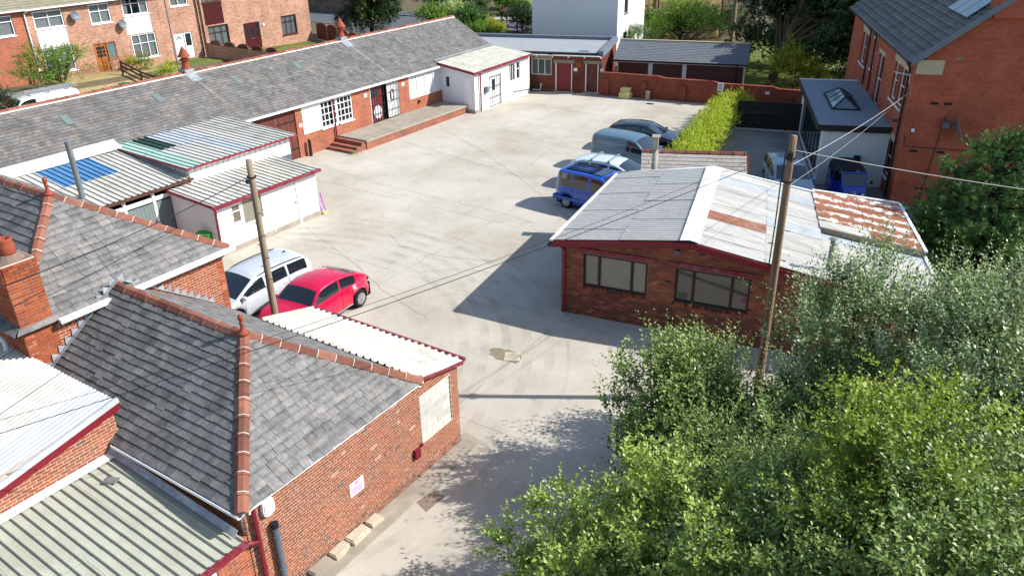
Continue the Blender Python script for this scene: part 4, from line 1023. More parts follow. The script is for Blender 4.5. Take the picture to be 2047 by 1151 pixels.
FD.slab(b, sgr[0] + wd * .35, sgr[0] + wd * .65, sgr[2] + h_ * .74, sgr[2] + h_ * .9, .012, .014)
part('print', b, 'print_pink', q)
bx = FD.uv(831, 905); b = MB(); b.prism([FD.p(bx[0] - .09, bx[1] - .12, 0), FD.p(bx[0] + .09, bx[1] - .12, 0), FD.p(bx[0] + .09, bx[1] + .12, 0), FD.p(bx[0] - .09, bx[1] + .14, 0)], FD.n * .1); part('alarm_bell', b, 'paint_maroon_clean', fh)
b = MB(); b.box(FD.p(bx[0] + .22, bx[1] + .12, .03), (.05, .08, .08)); part('cable_box', b, 'paint_maroon_clean', fh)

# ------------------------------------------------------------------ F: green-roofed garage below, G: white-roofed wing
ga = thing('green_roof_garage', 'low garage with pale green ribbed roof and white doors at bottom left', 'garage', (-13, 4.4, 0))
def gp(x, y_): return V3((x, y_, 2.2 + (-10.85 - x) * .078))
sheets(ga, [gp(-10.85, -.4), gp(-10.85, 6.72), gp(-15.05, -.4), gp(-15.05, 6.72)], np.linspace(0, 1, 8), [0, .47, 1], lambda i, j: 'sheet_green', .205, .028, 'rib', gapz=.006)
b = MB(); bar(b, (-10.8, -.4, 2.14), (-10.8, 6.7, 2.14), .11, .1); part('gutter', b, 'paint_maroon', ga)
FGa = Fr((-10.98, 0, 0), (0, 1, 0), (1, 0, 0))
part('wall', panel_wall(MB(), FGa.O, FGa.u, FGa.n, [(-.4, 2.12), (6.84, 2.12)], 0, [(3.2, 6.1, .02, 2.0), (-.1, 2.9, .02, 2.0)], .2), 'brickwall_barn', ga, uv=True)
for a in ((3.2, 6.1), (-.1, 2.9)):
    q = part('garage_door', FGa.slab(MB(), a[0], a[1], .02, 2.0, -.1, -.05), 'upvc', ga); planks(q, FGa, (a[0] + .03, a[1] - .03, .04, 1.97), 'upvc', .36, -.05, -.02, 'door_panel')
part('head_board', FGa.slab(MB(), 2.9, 6.3, 2.0, 2.1, -.02, .03), 'paint_white', ga)
b = MB(); b.par(gp(-15.1, 6.6) + V3((0, 0, .03)), (4.1, 0, -.32), (0, .1, .12), (0, 0, .015)); part('lead_flashing', b, 'lead', ga)
b = MB(); b.par(gp(-15.1, -.4) + V3((0, 0, .02)), (.22, 0, -.015), (0, 7.1, 0), (0, 0, .03)); part('flashing', b, 'paint_white', ga)
q = on_pl(223, 963, gp(-12, 5), (.078, 0, 1)); 
solo('loose_slate', MB().box((q[0], q[1], q[2] + .05), (.3, .2, .012), .4), 'slate', 'loose fallen slate lying on the green ribbed roof', 'slate')
XG = -15.1
wg = thing('white_roof_wing', 'brick wing with white corrugated roof and maroon verge at the left edge', 'building', (-17, 4.5, 0))
brick_wall(wg, (XG, 0, 0), (0, 1, 0), (1, 0, 0), [(2.0, 2.95), (6.95, 3.62)], 2.2, (), 'brick', 'mortar', 200, seed=61)
def wp(x, y_): return V3((x, y_, 3.72 + (y_ - 7.1) * .19))
sheets(wg, [wp(-24, 1.6), wp(XG + .02, 1.6), wp(-24, 7.05), wp(XG + .02, 7.05)], np.linspace(0, 1, 10), [0, .5, 1], lambda i, j: 'sheet_bluegrey' if (i == 8 and j) else 'sheet_white', .15, .024, 'sin')
b = MB(); bar(b, wp(XG + .06, 1.6) - Z * .02, wp(XG + .06, 7.1) - Z * .02, .06, .12); part('verge_trim', b, 'sheet_bluegrey', wg)
b = MB(); bar(b, wp(XG + .04, 1.6) - Z * .17, wp(XG + .04, 7.1) - Z * .17, .05, .18); part('verge_board', b, 'paint_maroon_clean', wg)
lw2 = thing('shaded_leanto_roof', 'shaded blue-grey corrugated roof below the chimney at the left edge', 'roof', (-20, 5.5, 2.9))
sheets(lw2, [(-30, 3.0, 2.75), (-19.2, 3.0, 2.75), (-30, 6.95, 3.05), (-19.2, 6.95, 3.05)], np.linspace(0, 1, 6), [0, 1], lambda i, j: 'sheet_bluegrey', .15, .02, 'sin')
b = MB(); b.par((-30, 6.7, 3.02), (11.6, 0, 0), (0, .28, .2), (0, 0, .02)); part('lead_flashing', b, 'lead', lw2)
# ------------------------------------------------------------------ workshop with corrugated roof
WO = V3((-12.4, 21.5, 0)); we1 = V3((.986, .167, 0)); we1 = unit(we1); we2 = V3((-we1[1], we1[0], 0))
def wp_(s, t_, z): return WO + we1 * s + we2 * t_ + Z * z
mk('glass_workshop', L(70, 68, 60), .05, .8, n=1.5, amt=.25, bump=0)
ws = thing('workshop', 'brick workshop with low pitched white corrugated roof and maroon fascia', 'building', wp_(5.5, 4, 0))
FW = Fr(WO, we1, -we2)
wz = lambda s: 2.70 + (s / 4.31) * .62 if s < 4.31 else 3.32 - (s - 4.31) * .144
w1 = (FW.uv(1165, 560)[0], FW.uv(1292, 580)[0], FW.uv(1165, 571)[1], FW.uv(1166, 506)[1])
w2 = (FW.uv(1346, 600)[0], FW.uv(1492, 640)[0], FW.uv(1347, 607)[1], FW.uv(1348, 541)[1])
w2 = (w2[0], w2[1], w1[2], w1[3])
tops = [(0, wz(0) - .04), (4.31, wz(4.31) - .04), (11.6, wz(11.6) - .04)]
brick_wall(ws, FW.O, FW.u, FW.n, tops, 0, [w1, w2], 'brick_workshop', 'mortar_dark', 250, seed=71, dark=[(0, 12, 0, 1.0, .12)])
b = MB(); panel_wall(b, WO + we1 * 0.01, we2, -we1, [(.13, 2.66), (7.4, 2.66)], 0, (), .2); panel_wall(b, wp_(0, 7.4, 0), we1, we2, [(.21, 2.66), (3.6, 3.25), (10.2, 2.4)], 0, (), .2)
panel_wall(b, wp_(11.6, 0, 0), unit(we2 * 8 - we1 * 1.4), we1, [(.13, 2.2), (8.2, 2.2)], 0, (), .2)
part('side_wall', b, 'brickwall_dark', ws, uv=True)
for r_, lab in ((w1, 0), (w2, 1)):
    u0, u1, z0, z1 = r_
    w_ = window(ws, FW, r_, (.25, .76), (), 'timber_frame', 'frosted' if lab == 0 else 'glass_workshop', .05, .07, sill=False, room=None, mw=.09, depth=.07)
    part('soldier_course', MB(), 'brick_workshop', ws) if False else None
    nsold = int((u1 - u0 + .1) / .075)
    for k in range(nsold):
        place('brick', brick_mesh('brick_workshop', .065, .215 * .5, .08, random.choice([0., .1, .2, .6]), 'sold'), w_, FW.p(u0 - .05 + k * .075 + .035, z0 - .055, .035), FW.u, FW.n, Z)
    part('lintel_board', FW.slab(MB(), u0 - .28, u1 + .3, z1 + .06, z1 + .2, .0, .05), 'paint_maroon', ws)
part('paper', FW.slab(MB(), w2[0] + .1, w2[0] + .42, w2[2] + .1, w2[2] + .35, -.098, -.094), 'paint_white', ws)
part('sticker', FW.slab(MB(), w2[1] - .25, w2[1] - .1, w2[2] + .32, w2[2] + .55, -.098, -.094), 'print_pink', ws)
Q = lambda s, t_: wp_(s, t_, wz(s) + .06)
LF_, RF_, BF_, XF_ = (-.3, -.16), (4.31, -.16), (8.55, -.16), (11.95, -.3)
LB_, RB_, BB_, XB_ = (-.3, 7.55), (3.58, 7.45), (7.35, 7.55), (10.4, 8.4)
rA = part('roof_frame', MB().prism([Q(*LF_) - Z * .05, Q(*RF_) - Z * .05, Q(3.58, 7.45) - Z * .12, Q(*LB_) - Z * .05], (0, 0, -.05)), 'timber_dark', ws)
# left slope: ribs across (s direction), sheets along t
PL = [wp_(-.3, -.16, wz(-.3) + .07), wp_(4.31, -.16, wz(4.31) + .07), wp_(-.3, 7.55, wz(-.3) + .07), wp_(3.58, 7.45, wz(4.31) + .07)]
rr = random.Random(3)
sheets(ws, PL, [0, .5, 1], np.linspace(0, 1, 9), lambda i, j: 'sheet_palegrey', .19, .034, 'sin', ribs='s', gapz=.01)
PR = [wp_(4.31, -.16, wz(4.31) + .07), wp_(8.55, -.16, wz(8.55) + .07), wp_(3.58, 7.45, wz(4.31) + .07), wp_(7.35, 7.55, wz(8.55) + .07)]
def mR(i, j):
    if j == 3 and i == 0: return 'sheet_rust'
    if j == 4 and i == 1: return 'sheet_bluegrey'
    if j in (0, 1, 2): return 'sheet_stained' if i == 0 else 'sheet_white'
    if j in (8,): return 'sheet_bluegrey'
    if j == 6: return 'sheet_palegrey'
    return 'sheet_white'
sheets(ws, PR, [0, .55, 1], np.linspace(0, 1, 11), mR, .14, .018, 'sin', ribs='s', gapz=.008)
# rusty rear right roof and lower front right roof
PX = [wp_(7.9, 4.05, wz(8.3) + .08), wp_(11.25, 4.05, wz(11.3) + .12), wp_(7.3, 7.7, wz(8.3) + .08), wp_(10.4, 8.45, wz(11.3) + .12)]
sheets(ws, PX, [0, .5, 1], np.linspace(0, 1, 7), lambda i, j: 'sheet_rustwhite' if (i, j) != (0, 0) else 'sheet_white', .15, .02, 'sin', ribs='s', gapz=.008)
PY = [wp_(8.5, -.3, wz(8.6) - .06), wp_(11.95, -.3, wz(11.95) - .06), wp_(7.85, 4.2, wz(8.6) - .06), wp_(11.2, 4.2, wz(11.6) - .06)]
sheets(ws, PY, [0, 1], np.linspace(0, 1, 6), lambda i, j: ['sheet_white', 'sheet_white', 'sheet_palegrey', 'sheet_white', 'sheet_bluegrey'][j], .14, .018, 'sin', ribs='s', gapz=.008)
b = MB(); bar(b, wp_(7.9, 4.02, wz(8.3)), wp_(11.25, 4.02, wz(11.3) + .03), .05, .2); part('step_fascia', b, 'stone_lintel', ws)
# ridge cap, verges, fascia, gutter
b = MB(); a0, a1 = wp_(4.31, -.2, wz(4.31) + .14), wp_(3.58, 7.5, wz(4.31) + .14)
for sg, dz in ((-1, .045), (1, .045)):
    b.prism([a0, a0 + we1 * sg * .3 - Z * dz, a1 + we1 * sg * .3 - Z * dz, a1], (0, 0, .012))
part('ridge_cap', b, 'upvc', ws)
b = MB(); bar(b, wp_(-.33, -.2, wz(-.3) + .09), wp_(-.33, 7.6, wz(-.3) + .09), .09, .05); bar(b, wp_(-.3, 7.6, wz(-.3) + .06), wp_(3.58, 7.5, wz(4.31) + .08), .1, .06); bar(b, wp_(3.58, 7.5, wz(4.31) + .08), wp_(7.4, 7.65, wz(8.5) + .1), .1, .06); bar(b, wp_(7.3, 7.78, wz(8.3) + .1), wp_(10.4, 8.5, wz(11.3) + .16), .12, .06)
bar(b, wp_(11.25, 4.0, wz(11.3) + .14), wp_(10.42, 8.5, wz(11.3) + .14), .1, .06); bar(b, wp_(11.98, -.35, wz(11.95) - .03), wp_(11.25, 4.1, wz(11.6) - .03), .1, .06)
part('verge_trim', b, 'upvc', ws)
b = MB(); bar(b, wp_(-.3, -.2, wz(-.3) - .04), wp_(4.31, -.2, wz(4.31) - .04), .05, .2); bar(b, wp_(4.31, -.2, wz(4.31) - .04), wp_(11.95, -.2, wz(11.95) - .1), .05, .2); part('fascia', b, 'paint_maroon_clean', ws)
b = MB(); bar(b, wp_(-.36, -.3, wz(-.3) - .06), wp_(-.36, 7.5, wz(-.3) - .06), .11, .09); part('gutter', b, 'felt_black', ws)
pipe(ws, [wp_(-.2, -.12, 2.6), wp_(.12, -.07, 2.45), wp_(.12, -.07, .05)], .045, 'paint_maroon_clean')
b = MB(); b.box(FW.p(3.95, 2.98, .15), (.16, .14, .12)); b.cyl(FW.p(3.95, 2.98, .0), FW.p(3.95, 2.98, .12), .03); part('floodlight', b, 'plastic_grey', ws)
b = MB(); b.cyl(FW.p(6.3, 2.85, .05), FW.p(6.3, 3.05, .05), .03); part('cable_hook', b, 'plastic_white', ws)
q = on_pl(1645, 600, wp_(8, .6, 0), we2); b = MB(); b.cyl((q[0], q[1], 2.5), (q[0], q[1], 3.75), .075, n=12); b.cyl((q[0], q[1], 3.82), (q[0], q[1], 3.86), .14, .05, 12); part('roof_flue', b, 'rust_pipe', ws)

# slate hut behind the workshop
hu = thing('slate_hut', 'small hut with pale grey slates and red ridge tiles behind the workshop', 'hut', (-12, 32, 0))
h0, h1 = on_z(1283, 301, 3.0), on_z(1492, 307, 3.0); he = unit(h1 - h0); hd = V3((he[1], -he[0], 0)); HL = np.linalg.norm(h1 - h0)
hs = unit(-hd * 1.5 + Z * .95); S_ = math.hypot(1.7, 1.08); hn = unit(np.cross(he, hs)); hn = hn if hn[2] > 0 else -hn
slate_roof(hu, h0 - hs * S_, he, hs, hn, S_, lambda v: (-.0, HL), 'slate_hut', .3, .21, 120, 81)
hs2 = unit(hd * 1.5 + Z * .95); b = MB(); b.prism([h0, h1, h1 - hs2 * S_, h0 - hs2 * S_], (0, 0, -.06)); part('rear_slope', b, 'slate_hut', hu)
ridge(hu, h0 + Z * .02, h1 + Z * .02, 'ridge_tile', .47, .13, .08, seed=82, white=False)
b = MB(); bz = 3.0 - .98
c0 = h0 + hd * 1.3; c1 = h1 + hd * 1.3; c2 = h1 - hd * 1.3; c3 = h0 - hd * 1.3
for a_, b_ in ((c0, c1), (c3, c2)): b.prism([V3((a_[0], a_[1], 0)), V3((b_[0], b_[1], 0)), V3((b_[0], b_[1], 2.1)), V3((a_[0], a_[1], 2.1))], unit(np.cross(b_ - a_, Z)) * .15)
for a_, b_ in ((c0, c3), (c1, c2)):
    m_ = (a_ + b_) / 2; b.prism([V3((a_[0], a_[1], 0)), V3((b_[0], b_[1], 0)), V3((b_[0], b_[1], 2.08)), V3((m_[0], m_[1], 2.9)), V3((a_[0], a_[1], 2.08))], he * .12)
part('wall', b, 'brickwall_dark', hu, uv=True)
q = on_z(1308, 338, 2.9)
fl2 = thing('asbestos_flue', 'pale round flue with square cowl rising between workshop and slate hut', 'flue', (q[0], q[1], 0))
tp = on_pl(1310, 300, q, cf * [1, 1, 0]); b = MB(); b.cyl((q[0], q[1], 0), (q[0], q[1], tp[2]), .12, n=14); part('pipe', b, 'concrete_old', fl2, smooth=True)
b = MB(); b.box((q[0], q[1], tp[2] + .3), (.2, .3, .5), .35); b.box((q[0], q[1], tp[2] + .57), (.32, .42, .05), .35); part('cowl', b, 'concrete_old', fl2)

# ------------------------------------------------------------------ red brick house on the right
HO = V3((-4.75, 38.5, 0)); hu_ = V3((-.35, .937, 0)); hu_ = unit(hu_); hv = V3((hu_[1], -hu_[0], 0)); hv = -V3((-hu_[1], hu_[0], 0))
ho = thing('red_brick_house', 'tall red brick house with slate roof, white sash windows and satellite dish', 'house', HO + hu_ * 8 + hv * 5)
FA = Fr(HO, hu_, -hv); FGb = Fr(HO, hv, -hu_)
EH = 6.55
def hr(x0, y0, x1, y1, dz=0): return FA.rect(x0, y0, x1, y1)
wins = []
def fz(x, y_): return FA.uv(x, y_)
# (left px of sash at sill and head) measured on the facade: u from sill positions
def hw(xs0, ys0, xs1, ys1, h): 
    a, c_ = fz(xs0, ys0), fz(xs1, ys1); z_ = (a[1] + c_[1]) / 2; return (min(a[0], c_[0]), max(a[0], c_[0]), z_, z_ + h)
U1 = hw(1788, 207, 1799, 219, 1.75); U2 = hw(1777, 195, 1786, 204, 1.75)
Lw1 = hw(1762, 341, 1772, 356, 1.75); Lw2 = hw(1752, 327, 1760, 337, 1.75)
U4 = hw(1717, 122, 1724, 130, 1.7); U5 = hw(1725, 131, 1731, 138, 1.7); U6 = hw(1738, 136, 1744, 141, 1.55); U3 = hw(1741, 205, 1751, 216, 2.6)
wl_ = [U1, U2, Lw1, Lw2, U4, U5, U6, U3]
w = MB(); panel_wall(w, FA.O, FA.u, FA.n, [(0, EH), (17.2, EH)], 0, wl_, .3)
panel_wall(w, FGb.O, FGb.u, FGb.n, [(.31, EH + .2), (4.6, EH + 3.6), (9.2, EH)], 0, (), .3)
panel_wall(w, FA.p(17.2, 0, 0), hv, hu_, [(.31, EH + .2), (4.6, EH + 3.6), (9.2, EH)], 0, (), .3)
part('wall', w, 'brickwall_house', ho, uv=True)
for r_ in wl_:
    q = window(ho, FA, r_, (), (.5,), 'upvc', 'glass_dark', .12, .08, sillm='upvc', room=None)
    if r_ is U3:
        part('arch_head', FA.slab(MB(), r_[0] - .12, r_[1] + .12, r_[3], r_[3] + .2, -.02, .03), 'stone_pale', ho)
    else: part('lintel', FA.slab(MB(), r_[0] - .14, r_[1] + .14, r_[3] + .003, r_[3] + .32, -.1, .02), 'stone_pale', ho)
# roof: concrete tiles in courses
ev0, rv0 = FA.p(-.25, EH - .08, .3), HO + hv * 4.6 - hu_ * .25 + Z * (EH + 3.8)
rs = rv0 - ev0; S_ = np.linalg.norm(rs); rs /= S_; rn = unit(np.cross(hu_, rs)); rn = rn if rn[2] > 0 else -rn
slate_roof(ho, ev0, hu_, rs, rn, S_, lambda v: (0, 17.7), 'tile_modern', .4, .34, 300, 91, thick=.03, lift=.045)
b = MB(); rv1 = rv0 + hu_ * 17.7; eb0 = HO + hv * 9.5 - hu_ * .25 + Z * (EH - .08); b.prism([rv0, rv1, eb0 + hu_ * 17.7, eb0], (0, 0, -.08)); part('rear_slope', b, 'tile_modern', ho)
b = MB(); bar(b, FA.p(-.25, EH - .1, .36), FA.p(17.3, EH - .1, .36), .13, .12); part('gutter', b, 'paint_black', ho)
b = MB(); bar(b, ev0 - Z * .05, rv0 - Z * .05, .1, .22); part('verge_board', b, 'felt_dark', ho)
part('kneeler_stone', FGb.slab(MB(), .0, 1.05, EH - .62, EH - .02, -.1, .03), 'stone_pale', ho)
for k in range(3):
    a = ev0 + rs * (S_ * .58) + hu_ * (1.0 + k * .0) + rn * .09; 
    b = MB(); b.par(ev0 + rs * (S_ * (.42 + .0)) + hu_ * (.9 + k * 1.05) + rn * .09, hu_ * .98, rs * 1.75, rn * .04); part('solar_panel', b, 'glass_sky', ho)
b = MB(); b.par(HO + hv * 2.45 - hu_ * .28 + Z * 8.3, hv * 1.9, hu_ * .9, Z * 4.2); part('chimney', b, 'brickwall_house', ho, uv=True)
def hpx(x, y_, d=0.1): a = FA.uv(x, y_); return FA.p(a[0], a[1], d)
for x_ in ((1826, 128), (1747, 55), (1757, 72)):
    a = FA.uv(*x_); pipe(ho, [FA.p(a[0], EH - .2, .3), FA.p(a[0], EH - .5, .1), FA.p(a[0], .1 if x_[0] > 1800 else 3.2, .1)], .05, 'paint_black')
# gable fittings
a = FGb.uv(1895, 248); gpt = FGb.p(a[0], a[1], 0)
ds = MB(); c0 = FGb.p(a[0] + .35, a[1] - .05, .55); dn_ = unit(FGb.u * .93 + FGb.n * .25 + Z * .28)
t1 = unit(np.cross(dn_, Z)); t2 = np.cross(t1, dn_)
rings = [(0, .0), (.2, .02), (.38, .07), (.5, .13)]; vs_ = [c0 - dn_ * .13]; 
for r_, h_ in rings[1:]:
    for k in range(20): th = 2 * math.pi * k / 20; vs_.append(c0 + dn_ * (h_ - .13) + (t1 * math.cos(th) * .9 + t2 * math.sin(th) * 1.15) * r_)
fs = [(0, 1 + k, 1 + (k + 1) % 20) for k in range(20)]
for i in range(2): fs += [(1 + i * 20 + k, 1 + (i + 1) * 20 + k, 1 + (i + 1) * 20 + (k + 1) % 20, 1 + i * 20 + (k + 1) % 20) for k in range(20)]
ds.add(vs_, fs); dish = part('satellite_dish', ds, 'plastic_grey', ho, smooth=True)
b = MB(); b.tube([FGb.p(a[0], a[1], 0), FGb.p(a[0] + .1, a[1], .4), c0 - dn_ * .15], .03); b.tube([c0 - t2 * .5, c0 + dn_ * .55 - t2 * .45], .018); b.box(c0 + dn_ * .58 - t2 * .42, (.1, .1, .1)); b.box(FGb.p(a[0] - .1, a[1], .2), (.3, .2, .25)); part('dish_arm', b, 'plastic_grey', dish)
b = MB(); b.tube([FGb.p(-.05, 5.1, .1), FGb.p(-.25, 5.6, .3), FGb.p(-.3, 6.0, .35)], .02)
for k in range(6): b.tube([FGb.p(-.3 - .12 * k, 5.95 + .02 * k, .1), FGb.p(-.3 - .12 * k, 5.95 + .02 * k, .6)], .008)
b.tube([FGb.p(-.3, 5.95, .35), FGb.p(-.95, 6.07, .35)], .012); part('aerial', b, 'chrome', ho)
b = MB(); b.tube([FGb.p(.1, 3.2, .02), FGb.p(.12, 2.75, .02), FGb.p(9, 2.5, .02)], .015); b.tube([FGb.p(1.55, 4.2, .02), FGb.p(1.2, .1, .02)], .015); part('cable', b, 'wire', ho)
for q_ in ((1868, 207), (1895, 208), (1918, 118), (1826, 302), (1880, 305), (1836, 377)):
    a = FGb.uv(*q_); part('air_brick', FGb.slab(MB(), a[0] - .16, a[0] + .16, a[1] - .06, a[1] + .06, 0, .012), 'stone_lintel' if q_[1] == 118 else 'iron_black', ho)
b = MB(); b.box(FA.p(1.2, 3.6, .2), (.35, .12, .12), .6); part('floodlight', b, 'plastic_grey', ho)
b = MB(); b.box(FGb.p(.35, 3.5, .04), (.12, .08, .14)); part('junction_box', b, 'plastic_white', ho)

# flat-roofed glazed extension
ex = thing('glazed_extension', 'white rendered flat roofed extension with roof lantern beside the red house', 'extension', HO + hu_ * 6 - hv * 1.6)
e0 = FA.uv(1768, 243)[0]; u0_ = 2.35; u1_ = 12.4; dep = 3.0
EZ = 3.0
FE = Fr(HO - hv * dep, hu_, -hv); FEn = Fr(HO - hv * dep + hu_ * u0_, hv, -hu_)
gl = (u0_ + .8, u1_ - .9, .12, 2.45)
w = MB(); panel_wall(w, FE.O, FE.u, FE.n, [(u0_, 2.8), (u1_, 2.8)], 0, [gl], .3); panel_wall(w, FEn.O, FEn.u, FEn.n, [(.31, 2.8), (dep, 2.8)], 0, (), .25)
panel_wall(w, HO - hv * dep + hu_ * u1_, hv, hu_, [(.31, 2.8), (dep, 2.8)], 0, (), .25)
part('wall', w, 'render_house', ex)
b = MB(); P_ = lambda u_, d_, z_: HO + hu_ * u_ - hv * d_ + Z * z_
b.prism([P_(u0_ - .15, .01, EZ), P_(u1_ + .2, .01, EZ), P_(u1_ + .2, dep + .3, EZ), P_(u0_ - .15, dep + .3, EZ)], (0, 0, -.06)); part('roof', b, 'felt_extension', ex)
b = MB(); bar(b, P_(u0_ - .15, dep + .3, 2.87), P_(u1_ + .2, dep + .3, 2.87), .06, .3); bar(b, P_(u0_ - .18, .02, 2.87), P_(u0_ - .18, dep + .3, 2.87), .06, .3); part('fascia', b, 'fascia_dark', ex)
b = MB(); bar(b, P_(u1_ + .15, .02, 3.03), P_(u1_ + .15, dep + .3, 3.03), .1, .05); part('roof_edge', b, 'upvc', ex)
window(ex, FE, gl, tuple(np.linspace(0, 1, 8)[1:-1]), (), 'fascia_dark', 'glass_dark', .05, .08, sill=False, room=None, mw=.09)
b = MB(); lu, ll = u0_ + 3.0, 3.6; c_ = (lu + ll / 2)
B_ = [P_(lu, 1.0, 3.02), P_(lu + ll, 1.0, 3.02), P_(lu + ll, 2.3, 3.02), P_(lu, 2.3, 3.02)]; T_ = [P_(lu + .75, 1.65, 3.5), P_(lu + ll - .75, 1.65, 3.5)]
for p_, q_ in ((0, 1), (1, 2), (2, 3), (3, 0)): bar(b, B_[p_], B_[q_], .1, .1)
bar(b, T_[0], T_[1], .08, .08)
for p_, q_ in ((0, 0), (3, 0), (1, 1), (2, 1)): bar(b, B_[p_], T_[q_], .07, .07)
for k in (.4, .6):
    bar(b, lerp(B_[0], B_[1], k), lerp(T_[0], T_[1], (k - .2) / .6), .05, .05); bar(b, lerp(B_[3], B_[2], k), lerp(T_[0], T_[1], (k - .2) / .6), .05, .05)
ln = part('roof_lantern', b, 'fascia_dark', ex)
for pl_ in ([B_[0], B_[1], T_[1], T_[0]], [B_[3], B_[2], T_[1], T_[0]], [B_[0], B_[3], T_[0]], [B_[1], B_[2], T_[1]]): b = MB(); b.prism(pl_, (0, 0, -.015)); part('lantern_pane', b, 'glass_sky', ln)
b = MB(); bar(b, P_(u0_ - .02, dep + .4, .03), P_(u1_, dep + .4, .03), .5, .05); part('door_step', b, 'paving', ex)
b = MB(); b.box(FEn.p(1.7, 1.4, .08), (.3, .2, .3), .3); part('vent_box', b, 'paint_black', ex)
# ------------------------------------------------------------------ boundary wall, garages, houses beyond
bu = unit(V3((7.96, 1.24, 0))); bnm = V3((bu[1], -bu[0], 0)); BO = V3((-26.75, 51.5, 0))
bwall = thing('boundary_wall', 'red brick boundary wall with piers stepping down along the end of the yard', 'wall', BO + bu * 7)
tops = [(0, 1.52), (4.3, 1.52), (4.75, 1.42), (8.1, 1.44), (8.5, 1.33), (12.0, 1.36), (12.4, 1.24), (15.6, 1.26)]
w = MB(); panel_wall(w, BO, bu, bnm, tops, 0, (), .23); part('wall', w, 'brickwall_boundary', bwall, uv=True)
FBW = Fr(BO, bu, bnm)
for u_ in (.35, 3.1, 5.9, 8.4, 12.9):
    part('pier', FBW.slab(MB(), u_, u_ + .4, 0, topz(tops, u_) - .34, .002, .14), 'brickwall_boundary', bwall, uv=True)
b = MB()
for (a, z0), (c_, z1) in zip(tops[:-1], tops[1:]): b.prism([FBW.p(a, z0, .03), FBW.p(c_, z1, .03), FBW.p(c_, z1 + .1, .03), FBW.p(a, z0 + .1, .03)], -bnm * .3)
part('coping', b, 'brickwall_boundary', bwall, uv=True)
a = FBW.uv(1441, 178); np_ = thing('notice_post', 'small white notice on a grey post at the end of the hedge', 'sign', FBW.p(a[0], 0, .12))
part('post', MB().box(FBW.p(a[0], .45, .12), (.1, .1, .9)), 'concrete_old', np_)
nb = part('notice_board', FBW.slab(MB(), a[0] - .2, a[0] + .2, .95, 1.5, .12, .15), 'paint_white', np_)
b = MB()
for k in range(5): FBW.slab(b, a[0] - .13, a[0] + .13 - .04 * (k % 2), 1.38 - k * .08, 1.41 - k * .08, .15, .153)
part('print', b, 'iron_black', nb)
a = FBW.uv(1535, 178); solo('wall_sign', FBW.slab(MB(), a[0] - .14, a[0] + .14, .95, 1.12, 0, .02), 'paint_white', 'small white sign on the brick boundary wall near the drive', 'sign')
q = on_z(1248, 198); b = MB(); b.prism([(q[0] - .4, q[1] - .1, 0), (q[0] + .35, q[1] - .05, 0), (q[0] + .35, q[1] + .55, 0), (q[0] - .35, q[1] + .5, 0)], (0, 0, .42))
b.prism([(q[0] - .36, q[1] + .02, .42), (q[0] + .3, q[1] + .05, .42), (q[0] + .28, q[1] + .45, .42), (q[0] - .3, q[1] + .42, .42)], (0, .08, .32)); solo('stone_block', b, 'stone_yellow', 'pale yellow stone block against the brick boundary wall', 'block')
q = on_z(1292, 202); solo('stone_post', MB().box((q[0], q[1] + .2, .32), (.25, .2, .64)), 'concrete_old', 'short grey stone post against the middle of the boundary wall', 'post')
# black timber fence beside the drive
f0, f1 = on_z(1470, 257.5), on_z(1606, 266.5); fu = unit(f1 - f0); fn = V3((fu[1], -fu[0], 0)); FFc = Fr(f0, fu, fn); FLn_ = np.linalg.norm(f1 - f0)
bf = thing('black_fence', 'tall black close boarded fence at the end of the drive', 'fence', f0 + fu * 2)
planks(bf, FFc, (0, FLn_, .08, 1.7), 'paint_black', .15, -.02, .0, gap=.004)
part('rail', FFc.slab(FFc.slab(MB(), 0, FLn_, .85, .93, .003, .03), 0, FLn_, 1.7, 1.74, -.03, .03), 'paint_black', bf)
part('gravel_board', FFc.slab(MB(), -.1, FLn_, 0, .1, -.02, .05), 'concrete_block', bf)

# brown-clad garages
gO = V3((-26.6, 53.9, 0)); gu = unit(V3((8.7, 2.45, 0))); gn = V3((gu[1], -gu[0], 0)); FGa2 = Fr(gO, gu, gn)
gr = thing('brown_garages', 'row of brown clad garages with shallow grey roof behind the boundary wall', 'garage', gO + gu * 4.5 - gn * 2)
part('wall', MB().par(FGa2.p(0.02, 0, -.1), gu * 9.0, -gn * 3.3, Z * 2.1), 'paint_white', gr)
for a, c_ in ((.1, 2.3), (2.62, 4.75), (5.05, 9.0)): planks(gr, FGa2, (a, c_, .05, 1.95), 'timber_dark', .16, -.1, -.07, 'cladding_board', horiz=True)
Pg = [FGa2.p(-.25, 2.12, .12), FGa2.p(9.25, 2.12, .12), FGa2.p(-.25, 3.1, -2.6), FGa2.p(9.25, 3.1, -2.6)]
gs = unit(Pg[2] - Pg[0]); gnn = unit(np.cross(gu, gs)); gnn = gnn if gnn[2] > 0 else -gnn
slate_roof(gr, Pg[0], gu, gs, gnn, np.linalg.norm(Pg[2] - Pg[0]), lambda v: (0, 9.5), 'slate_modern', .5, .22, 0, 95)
b = MB(); b.prism([Pg[2], Pg[3], FGa2.p(9.25, 2.2, -3.6), FGa2.p(-.25, 2.2, -3.6)], (0, 0, -.06)); part('rear_slope', b, 'slate_modern', gr)
b = MB(); bar(b, Pg[2] + Z * .03, Pg[3] + Z * .03, .25, .07); part('ridge_cap', b, 'stone_pale', gr)
b = MB(); bar(b, Pg[0] - Z * .06, Pg[1] - Z * .06, .1, .1); part('gutter', b, 'paint_black', gr)
b = MB(); bar(b, FGa2.p(-.1, 1.99, .02), FGa2.p(9.1, 1.99, .02), .04, .1); part('fascia', b, 'paint_white', gr)
pipe(gr, [FGa2.p(8.55, 2.0, .06), FGa2.p(8.55, .2, .06)], .04, 'paint_black')

